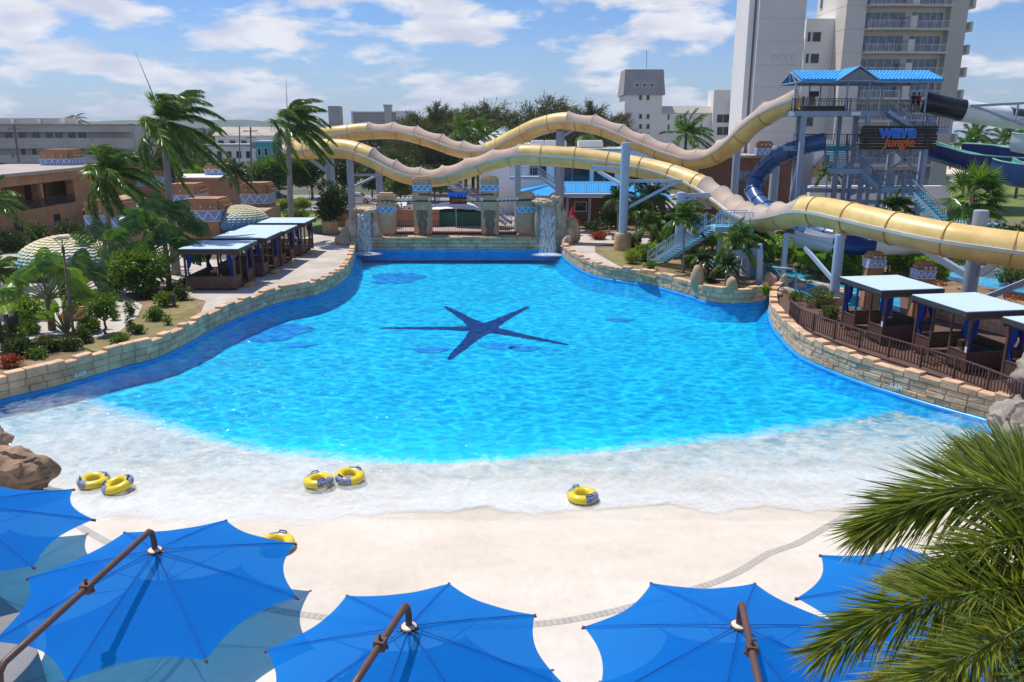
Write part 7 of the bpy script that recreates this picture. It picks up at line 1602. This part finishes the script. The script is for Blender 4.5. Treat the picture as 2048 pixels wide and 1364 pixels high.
for i, (px, pt, w, Y) in enumerate(((815,228,60,170), (838,222,70,165), (868,201,46,160), (890,222,70,165), (915,215,70,160), (945,210,70,165), (975,200,66,160), (1000,222,60,165), (1030,222,70,160), (1062,206,80,165), (1092,188,72,158), (1120,205,60,165), (1148,215,60,160), (1178,198,40,158), (1200,228,70,165), (1228,224,60,170), (850,240,80,150), (930,240,90,150), (1010,240,80,152), (1070,236,90,150), (1160,240,90,150))):
    feather(px, pt+9, 300, Y, w*1.15, 'dark feathery casuarina tree in the windbreak behind the slides', 300+i)
for i, (px, pt, Y) in enumerate(((920,262,120), (955,265,122), (1180,270,125))): 
    a = A(px, 300, Y); wind_palm('coconut_palm', (a.x, Y, DK), A(px, pt, Y), 16, 3.6, 'leaf_palm', ('coconut palm in front of the casuarinas, left of the pavilion', 'coconut palm nearest the white pavilion roof', 'coconut palm behind the slide hump')[i], 340+i, .2, crownshaft=False, nl=26, ll=.9, lw=.10, wind=(.2,0,0), trunkm='trunk_brown')
def bigtree(name, px, ptop, pb, Y, wpx, label, seed, m, leaf=.5, n=4200, lumps=26, cat='tree', lr=.36, group=None):
    q = A(px, pb, Y); zt = A(px, ptop, Y).z; hw = wpx/2/1600*Y; h = (zt-DK); shrub(name, (q.x, Y, DK), (hw, hw*.8, h*.42), leaf, n, m, label, cat, lumps, seed, h*.25, .5, lr, group)
bigtree('broadleaf_tree', 560,300,400,140,110,'dense dark tree behind the blue parked car', 400, 'leaf_shrub', .55, 4500)
bigtree('broadleaf_tree', 625,300,402,142,110,'dense dark tree behind the thick steel column', 401, 'leaf_dark', .55, 4500)
bigtree('broadleaf_tree', 530,318,400,137,70,'bushy green tree right of the utility pole', 402, 'leaf_shrub', .5, 3000)
bigtree('broadleaf_tree', 690,300,402,145,90,'dark tree behind the steel column by the white car', 403, 'leaf_dark', .55, 3600)
bigtree('broadleaf_tree', 745,320,402,140,90,'dark tree between the two column groups', 404, 'leaf_dark', .5, 3400)
bigtree('broadleaf_tree', 800,300,402,145,110,'dark tree in the loop of the yellow slide', 405, 'leaf_dark', .55, 3600)
bigtree('broadleaf_tree', 800,345,410,128,70,'pale flowering tree behind the left short pillar', 406, 'leaf_scrub', .4, 2400)
bigtree('broadleaf_tree', 870,330,405,135,80,'green tree behind the left tiki pillar', 407, 'leaf_shrub', .5, 2600)
bigtree('broadleaf_tree', 880,290,330,150,120,'low dark tree under the crossing of the two slide runs', 408, 'leaf_dark', .5, 2600)
bigtree('broadleaf_tree', 780,400-12,418,118,46,'small yellow-green bush tree behind the gate', 409, 'leaf_lime', .3, 900)
for i, (px, pt, w, Y, m) in enumerate(((370,305,60,150,'leaf_scrub'), (410,302,70,155,'leaf_scrub'), (450,310,70,150,'leaf_scrub'), (490,322,60,145,'leaf_scrub'), (385,325,60,140,'leaf_bright'), (430,330,70,138,'leaf_scrub'), (478,335,60,135,'leaf_scrub'), (345,310,50,155,'leaf_dark'))):
    bigtree('scrub_tree', px, pt, 360, Y, w, 'light green scrubby tree behind the adobe houses', 420+i, m, .42, 2200, 18, 'tree', .4, 'scrubby trees behind the adobe houses')
bigtree('broadleaf_tree', 335,270,400,110,90,'dark grey-green tree behind the tallest royal palm', 430, 'leaf_casuarina', .45, 3000)
bigtree('broadleaf_tree', 2010,440,520,66,150,'dark dense shrubbery tree right of the fan palm', 431, 'leaf_dark', .4, 4200)
bigtree('broadleaf_tree', 1850,440,500,70,70,'dark garden tree below the tower stairs', 432, 'leaf_dark', .35, 1800)
bigtree('broadleaf_tree', 1640,468,500,68,60,'dark shrub behind the white slide trough', 433, 'leaf_dark', .3, 1500)
# distant town greenery and houses up to the foot of the hills
Lv = Leaves(); g = np.random.default_rng(77)
for k in range(420):
    Y = 230+1500*g.random()**1.6; x = (g.random()*1.15-.72)*Y*1.05
    if x > .05*Y and Y > 330: x = -abs(x)
    if x > -.02*Y and Y < 330: continue
    h = 4+5*g.random(); w = 5+7*g.random()*(1+Y/900); n = 90
    d = unit(g.normal(size=(n, 3))); d[:, 2] = np.abs(d[:, 2]); P = np.array([x, Y, DK+1.0])+d*np.array([w, w*.7, h]); Lv.add(P, d+g.normal(size=(n, 3))*.6, g.normal(size=(n, 3)), 2.2+Y*.0022, 1.6+Y*.0015)
o = Lv.build('far_woods', 'leaf_far', org=(0, 300, DK)); o['kind'] = 'stuff'; o['label'] = 'scattered dark treetops of the far town below the hills'
for i, (px, py, w, Y, wl_, rf) in enumerate(((430,268,46,420,'white_wall','tin_roof'), (395,262,40,520,'hotel_wall','grey_roof'), (540,266,36,480,'white_wall','roof_light'), (480,256,30,700,'white_wall','terracotta'), (620,262,36,520,'hotel_wall','tin_roof'), (560,258,28,640,'white_wall','grey_roof'), (270,262,40,420,'white_wall','tin_roof'), (690,262,40,460,'white_wall','tin_roof'))):
    house(px, py, py+12, w, Y, 'small pale house far off among the treetops below the hills', wl_, rf, 10, 3)['group'] = 'far houses below the hills'
# ---------------------------------------------------------------- big feathery palm in the right foreground
fp = thing('foxtail_palm', (5.9, 7.2, .3), 'big feathery palm reaching into the bottom right corner, close to the camera', 'palm tree')
hub = np.array([5.75, 7.6, 7.75]); b = MB(); b.tube([(6.1, 7.4, .3), (6.0, 7.5, 4), hub-np.array([0,0,.9])], [.22, .17, .15], 14); b.build('trunk', 'trunk_grey', fp, smooth=True)
b = MB(); b.tube([hub-np.array([0,0,1.0]), hub-np.array([0,0,.4]), hub], [.15, .16, .08], 12); b.build('crownshaft', 'crownshaft', fp, smooth=True)
g = np.random.default_rng(91)
def ff(ctrl, m, nl=80, ll=.85, rows=(-40, -8, 22, 48, 74), lw=.028, droop=.12, start=.14):
    P = [np.array(A(*c)) for c in ctrl]; B = MB(); Lv = Leaves(); pts = np.array([list(v) for v in catmull([Vector(p) for p in P], .1)])
    frond(Lv, B, pts, int(nl*.9), ll*1.05, lw, g, a0=66, a1=24, rows=rows, droop=droop, r0=.03, start=start, prof=lambda t: (np.sin(np.pi*np.clip(.25+.60*t, 0, 1))**.5)*(1-.25*t))
    f = Lv.build('frond', m, fp); B.build('rachis', 'crownshaft', f)
ff(((2175,1120,7.6), (2080,1005,7.8), (1950,975,8.0), (1830,1010,8.1), (1735,1055,8.1)), 'leaf_front', 88, .95)
ff(((2175,1130,7.6), (2130,1030,7.9), (2075,960,8.4), (2015,920,8.9), (1950,905,9.3)), 'leaf_front', 74, .9)
ff(((2175,1140,7.6), (2060,1170,7.0), (1920,1190,6.8), (1780,1225,6.6), (1650,1300,6.4)), 'leaf_front', 88, .85)
ff(((2175,1150,7.6), (2050,1180,7.6), (1960,1170,7.9), (1850,1150,8.2), (1790,1160,8.3)), 'leaf_front_pale', 56, .6)
ff(((2175,1160,7.6), (2080,1230,6.6), (1980,1290,6.1), (1870,1350,5.8), (1770,1420,5.6)), 'leaf_front', 80, .75)
ff(((2175,1150,7.6), (2150,1060,7.9), (2120,980,8.3), (2080,920,8.8)), 'leaf_front', 66, .85)
ff(((2175,1150,7.6), (2140,1240,6.5), (2080,1330,5.9), (2000,1420,5.6)), 'leaf_front', 66, .75)
ff(((2175,1140,7.6), (2110,1090,7.4), (2020,1080,7.3), (1930,1110,7.2), (1870,1160,7.1)), 'leaf_front', 60, .75)
ff(((2175,1140,7.6), (2100,1200,7.2), (1990,1250,7.0), (1850,1320,6.8), (1710,1410,6.6)), 'leaf_front_pale', 70, .75)
# ---------------------------------------------------------------- cars
def car(px, py, label, paint, s=1.0, rz=0.0, Y=None):
    q = G(px, py, DK+.01) if Y is None else Vector((A(px, py, Y).x, Y, DK+.01)); root = thing('parked_car', (0,0,0), label, 'car', 'cars parked behind the lawn')
    prof = [(-2.25,.45), (-2.3,.75), (-2.2,1.0), (-2.05,1.08), (-1.75,1.6), (-1.5,1.72), (.1,1.72), (.45,1.66), (1.1,1.12), (2.05,.98), (2.28,.80), (2.32,.45), (1.85,.34), (-1.9,.34)]
    b = MB(); n = len(prof); vs = []
    for y, k in ((-.92, 1), (-.80, .0), (.80, .0), (.92, 1)):
        pass
    for y, hi in ((-.9, 0), (-.72, 1), (.72, 1), (.9, 0)):
        for x, z in prof: vs.append((x*(1 if z < 1.2 else .97), (y if z < 1.15 else (y*.82 if abs(y) > .8 else y)), z))
    fs = [(r*n+i, r*n+(i+1) % n, (r+1)*n+(i+1) % n, (r+1)*n+i) for r in range(3) for i in range(n)]+[tuple(range(n-1, -1, -1)), tuple(3*n+i for i in range(n))]
    b.add(vs, fs); b.build('body', paint, root, smooth=rad(30))
    for sy in (-1, 1):
        b = MB(); pts = [(-1.85,1.15), (-1.6,1.58), (.1,1.60), (.42,1.52), (.92,1.15)]; yy = lambda z: sy*(.905 if z < 1.16 else .755)
        b.add([(x, yy(z), z) for x, z in pts], [tuple(range(5)) if sy < 0 else tuple(range(4, -1, -1))]); b.build('side_window', 'glass_dark', root)
        b = MB(); b.box((-.65, sy*.84, 1.36), (.09, .16, .45)); b.build('window_pillar', paint, root)
        for x in (-1.4, 1.42):
            b = MB(); b.lathe([(.36, -.11), (.37, 0), (.36, .11)], (0,0,0), 20); T = Matrix.Translation((x, sy*.86, .36)) @ Matrix.Rotation(rad(90), 4, 'X'); b.v = [tuple(T @ Vector(v)) for v in b.v]; w = b.build('wheel', 'tyre', root)
            b = MB(); b.lathe([(.21, -.12), (.22, 0), (.21, .12)], (0,0,0), 14); b.v = [tuple(T @ Vector(v)) for v in b.v]; b.build('rim', 'chrome', w)
        b = MB(); b.rbox((2.22, sy*.66, .82), (.14, .36, .16), .03, 1); b.build('headlight', 'lamp_clear', root)
        b = MB(); b.rbox((-2.24, sy*.7, .92), (.1, .24, .22), .03, 1); b.build('tail_light', 'lamp_red', root)
    b = MB(); b.add([(.50,-.66,1.62), (1.06,-.74,1.16), (1.06,.74,1.16), (.50,.66,1.62)], [(0,1,2,3)]); b.v = [(x+.03, y, z+.03) for x, y, z in b.v]; b.build('windscreen', 'glass_dark', root)
    root.location = q; root.rotation_euler = (0, 0, rz); return root
car(555,402,'dark blue car parked left of the lone royal palm', 'car_blue', rz=0)
car(716,406,'white car parked behind the steel columns left of the gate', 'car_white', rz=0)
car(820,412,'pale van-like car seen between the left gate pillars', 'car_white', rz=rad(60), Y=120)
car(795,388,'grey car far behind the left short pillar', 'car_grey', rz=rad(20), Y=150)
# fences and poles
fence_line('mesh_fence', [(-48, 134.5, DK), (-10, 134.5, DK), (14, 134.5, DK)], 'thin wire fence behind the parked cars', 'fence', 'steel', h=1.9, sp=.9, post=4.0, r=.02)
fence_line('iron_fence', [(-45, 117, DK), (-16, 117, DK)], 'low iron fence between the lawn and the car park', 'fence', 'rail_dark', h=1.3, sp=.45, post=3.2, r=.03)
pt = thing('utility_pole', A(503,400,128), 'wooden utility pole with wires beside the bushy tree', 'utility pole'); q = A(503,398,128); b = MB(); b.tube([(q.x, 128, DK), A(501,254,128)], [.2, .13], 8); b.build('pole', 'pole_wood', pt)
t = A(501,262,128); b = MB(); b.box(t, (2.2, .1, .14)); b.box(t+Vector((0,0,-1)), (1.6, .1, .12)); b.build('cross_arm', 'pole_wood', pt); b = MB(); b.cyl(t+Vector((.35, 0, -2.6)), .28, .9, 12); b.build('transformer', 'rail_grey', pt)
b = MB(); b.tube([t+Vector((-40, 6, -2.2)), t+Vector((-20, 3, -2.9)), t, t+Vector((14, 0, -5)), t+Vector((30, 0, -5.2))], .02, 4); b.tube([t+Vector((-40, 6, -4.2)), t+Vector((-18, 3, -4.6)), t+Vector((0,0,-1))], .02, 4); b.build('wires', 'rail_dark', pt)
pt = thing('utility_pole', A(32,400,150), 'grey utility pole in front of the apartment block at the far left', 'utility pole'); q = A(36,330,150); b = MB(); b.tube([(q.x, 150, DK), A(28,248,150)], [.22, .15], 8); b.build('pole', 'pole_wood', pt); b = MB(); b.box(A(28,258,150), (2.4, .12, .16)); b.build('cross_arm', 'pole_wood', pt); b = MB(); b.cyl(A(26,315,149.7), .3, 1.0, 12); b.build('transformer', 'rail_grey', pt)
pt = thing('light_pole', A(479,400,140), 'thin pale light pole left of the utility pole', 'pole'); q = A(479,398,140); b = MB(); b.tube([(q.x, 140, DK), A(479,252,140)], .1, 6); b.build('pole', 'rail_grey', pt)
# garden lamp post, boards, bollard
q = G(150,690,DK); lp = thing('lamp_post', q, 'slim brown lamp post with an open bowl top on the near pool wall', 'lamp post'); top = A(127,505,q.y); b = MB(); b.tube([q, q.lerp(top, .5), top], [.085, .075, .06], 10); b.build('pole', 'trunk_brown', lp, smooth=True)
b = MB(); b.tube([top+Vector((0,0,-.05)), top+Vector((0,0,.3))], .085, 10); b.build('collar', 'rail_dark', lp)
b = MB(); 
for k in range(4): a = k*math.pi/2+.4; d = Vector((math.cos(a), math.sin(a), 0)); b.tube([top+Vector((0,0,.25)), top+d*.12+Vector((0,0,.5)), top+d*.36+Vector((0,0,.78))], .018, 5)
b.build('bracket', 'rail_dark', lp); b = MB(); b.lathe([(.30, 0), (.42, .02), (.42, .06), (.30, .07)], top+Vector((0,0,.76)), 24); b.build('lamp_ring', 'rail_dark', lp)
b = MB(); b.rock(q+Vector((0,0,.15)), (.48,.42,.32), 5, .2, 3); b.build('base_rock', 'terracotta', lp, smooth=rad(40))
for i, (x0, y0, x1, y1, pt_, pb_) in enumerate(((22,655,41,650,628,688), (-20,668,9,664,645,712))):
    p0, p1 = G(x0, pb_+6, DK), G(x1, pb_-2, DK); root = thing('board_stand', (p0+p1)/2, 'dark notice board on two posts by the left edge, ' + ('right one nearer the palm', 'left one cut by the frame')[i], 'notice board')
    for p in (p0, p1): b = MB(); b.box(p+Vector((0,0,.95)), (.16, .16, 1.9)); b.build('post', 'dark_wood', root)
    b = MB(); b.bar(p0+Vector((0,.0,1.2)), p1+Vector((0,0,1.2)), .06, 1.0); b.build('panel', 'dark_wood', root)
q = G(349,614,DK); b = MB(); b.cyl(q, .12, .75, 14); b.cyl(q+Vector((0,0,.78)), .15, .12, 14); b.cyl(q+Vector((0,0,.74)), .09, .05, 10); tag(b.build('garden_light', 'rail_dark'), 'short dark garden light on the dry grass near the front cabana', 'garden light')
q = G(190,602,DK); b = MB(); b.lathe([(.42, 0), (.5, .4), (.58, .75), (.5, .78), (.45, .6)], q, 18); tag(b.build('flower_pot', 'terracotta', smooth=rad(40)), 'terracotta pot beside the large dome', 'pot')
q = G(157,640,DK); b = MB(); b.rbox(q+Vector((0,0,.45)), (1.3, .5, .9), .12, 3); b.rbox(q+Vector((-.75,-.1,.3)), (.4, .6, .6), .1, 2); tag(b.build('orange_rock', 'terracotta', smooth=rad(40)), 'orange rock seat behind the lamp post', 'rock')
# red closed parasol and chair near the right waterfall, small sign, lifebuoy style lamp
q = G(1144,470,DK); ru = thing('red_parasol', q, 'closed red parasol over a red lifeguard chair behind the right waterfall', 'parasol'); b = MB(); b.tube([q, A(1144,416,q.y)], .04, 6); b.build('pole', 'rail_grey', ru); b = MB(); b.lathe([(.42, 0), (.34, .8), (.18, 1.5), (.03, 1.9)], A(1144,446,q.y), 10); b.build('canopy', 'red_umbrella', ru)
b = MB(); c = q+Vector((.5, -.2, 0)); b.box(c+Vector((0,0,.9)), (.7, .7, .1)); b.box(c+Vector((0,.33,1.35)), (.7, .08, .9))
for sx in (-.3, .3):
    for sy in (-.3, .3): b.bar(c+Vector((sx*1.3, sy*1.3, 0)), c+Vector((sx, sy, .9)), .07)
for k in (.3, .6): b.bar(c+Vector((-.36, -.38, k)), c+Vector((.36, -.38, k)), .06)
b.build('chair', 'red_umbrella', ru)
q = G(1137,487,DK+.2); st = thing('notice_sign', q, 'small framed white notice standing behind the wall by the right waterfall', 'sign'); b = MB(); b.rbox(q+Vector((0,0,.55)), (.6, .08, .9), .02, 1); b.build('frame', 'dark_wood', st); b = MB(); b.box(q+Vector((0,-.05,.58)), (.46, .02, .7)); b.build('panel', 'skull_white', st)
q = A(1346,391,76); lm = thing('flood_lamp', q, 'round white flood lamp fixed beside the short lamp column', 'lamp'); b = MB(); b.lathe([(.02, -.2), (.2, -.12), (.26, .05), (.2, .12)], q, 16); b.build('lamp_head', 'white_paint', lm); b = MB(); b.bar(q, q+Vector((.7, 0, 0)), .08); b.build('bracket', 'steel_pale', lm)
for i, (px, py, w, h, Y) in enumerate(((1545,492,24,28,62), (1574,500,15,30,61), (1393,556,24,44,None), (1462,572,22,32,None))):
    q = G(px, py+h*.4, DK) if Y is None else Vector((A(px, py, Y).x, Y, DK)); k = w/1600*q.y; b = MB(); b.rock(q+Vector((0,0,h/1600*q.y*.4)), (k*.55, k*.5, h/1600*q.y*.6), 40+i, .22, 3); tag(b.build('tan_rock', 'tan_cap', smooth=rad(40)), ('tan rock stump at the far river bank below the staircase', 'tan rock beside the short pale column', 'dark tan rock under the blue staircase', 'rounded rock between the small palms at the wall tip')[i], 'rock')
# flat low rocks along the near river edge
for i, (px, py) in enumerate(((1552,592), (1572,585), (1590,592), (1640,582), (1600,575), (1668,596))):
    q = G(px, py, DK); b = MB(); b.rock(q+Vector((0,0,.12)), (.5+.2*(i % 2), .4, .28), 60+i, .25, 3); tag(b.build('edge_rock', 'rock', smooth=rad(35)), 'low tan rock edging the lazy river near the wall tip', 'rock', 'low rocks edging the lazy river')
# stone bank wall beyond the right cabanas
bk = [G(x, y, DK+.01) for x, y in ((1540,553), (1600,562), (1650,572), (1700,590))]
stone_wall('river_wall', catmull(bk, .5), sunk=False, label='low tan stone kerb along the far side of the lazy river', z0=.55, hc=.3, courses=1, cap=.2, crest=.05, seed=12, side=1)
bk = [Vector((x, y, 0)) for x, y in ((27.3, 52), (29.5, 46.5), (31, 40), (32.5, 34), (34, 28))]
stone_wall('river_wall', catmull(bk, .5), sunk=False, label='tan block wall seen through the right cabanas', z0=.7, hc=.38, courses=3, cap=.35, crest=.1, seed=13, side=1)
b = MB(); b.prism([(33, 28), (36, 28), (34, 60), (28, 62), (30, 50)], DK+.01, 1.7); structure(b.build('garden_bank', 'soil'))
# people on the tower
def person(p, label, rz, shirt, arms=((.25,.0,.95),(-.25,.0,.95)), h=1.74):
    root = thing('person', p, label, 'person', rz=0); p = Vector(p); me = bpy.data.meshes.new('body'); bm = bmesh.new(); V = []; R_ = []
    def v(x, y, z, r): V.append(bm.verts.new((x, y, z))); R_.append(r); return V[-1]
    def e(a, b_): bm.edges.new((a, b_))
    pel = v(0, 0, .95, .15); wai = v(0, 0, 1.12, .13); ch = v(0, 0, 1.33, .16); nk = v(0, 0, 1.48, .06); hd = v(0, -.01, 1.58, .085); hd2 = v(0, -.01, 1.68, .085); e(pel, wai); e(wai, ch); e(ch, nk); e(nk, hd); e(hd, hd2)
    for s in (-1, 1):
        hip = v(s*.1, 0, .88, .10); kn = v(s*.12, -.03, .5, .07); an_ = v(s*.12, 0, .09, .045); toe = v(s*.14, -.17, .04, .045); e(pel, hip); e(hip, kn); e(kn, an_); e(an_, toe)
        sh = v(s*.2, 0, 1.40, .065); el = v(s*.27, .03, 1.13, .045); wr = v(s*.26, -.12, .92, .035); ha = v(s*.25, -.16, .84, .04); e(ch, sh); e(sh, el); e(el, wr); e(wr, ha)
    bm.to_mesh(me); bm.free(); o = bpy.data.objects.new('body', me); COL.objects.link(o); md = o.modifiers.new('skin', 'SKIN')
    sv = me.skin_vertices[0].data
    for i, r in enumerate(R_): sv[i].radius = (r, r)
    sv[0].use_root = True; o.modifiers.new('sub', 'SUBSURF').levels = 2; o.modifiers['sub'].render_levels = 2
    dg = bpy.context.evaluated_depsgraph_get(); m2 = bpy.data.meshes.new_from_object(o.evaluated_get(dg)); bpy.data.objects.remove(o)
    for k in ('skin', shirt, 'dark_cloth'): m2.materials.append(MAT[k])
    for f in m2.polygons:
        c = f.center; f.material_index = 1 if 1.0 < c.z < 1.46 and abs(c.x) < .30 and not (abs(c.x) > .22 and c.z < 1.15) else (2 if .45 < c.z <= 1.0 and abs(c.x) < .215 else 0)
        f.use_smooth = True
    o = bpy.data.objects.new('body', m2); COL.objects.link(o); o.parent = root
    b = MB(); b.rock(p+Vector((0, .015, 1.69)), (.10, .115, .095), 3, .05, 3); hr = b.build('hair', 'hair', root, smooth=True)
    b = MB(); b.rock(p+Vector((0, -.105, 1.63)), (.016, .02, .024), 1, 0, 2); b.build('nose', 'skin', root, smooth=True)
    for s in (-1, 1):
        b = MB(); b.rock(p+Vector((s*.034, -.088, 1.655)), (.012, .01, .009), 1, 0, 2); b.build('eye', 'hair', root)
    root.rotation_euler = (0, 0, rz); return root
q = A(1834,222,80.2); person((q.x, 80.2, TZ+.03), 'person in a red shirt and dark shorts on the tower top beside the black tube', rad(10), 'red_shirt')
q = A(1824,222,80.8); person((q.x, 80.8, TZ+.03), 'person in dark clothes standing behind the red-shirted one on the tower', rad(-30), 'dark_cloth')
# ---------------------------------------------------------------- air
hz = MB(); hz.box((0, 2400, 44), (9000, 5000, 92)); ho = hz.build('haze', 'soil', org=(0, 0, 0)); ho['kind'] = 'stuff'
hm = bpy.data.materials.new('haze'); N, L = nodes(hm); N.remove(N['Principled BSDF']); pv = N.new('ShaderNodeVolumePrincipled'); pv.inputs['Density'].default_value = .00013; pv.inputs['Color'].default_value = (.82, .90, 1, 1); pv.inputs['Anisotropy'].default_value = .2
L.new(pv.outputs[0], N['Material Output'].inputs['Volume']); ho.data.materials.clear(); ho.data.materials.append(hm)
bpy.context.view_layer.update()
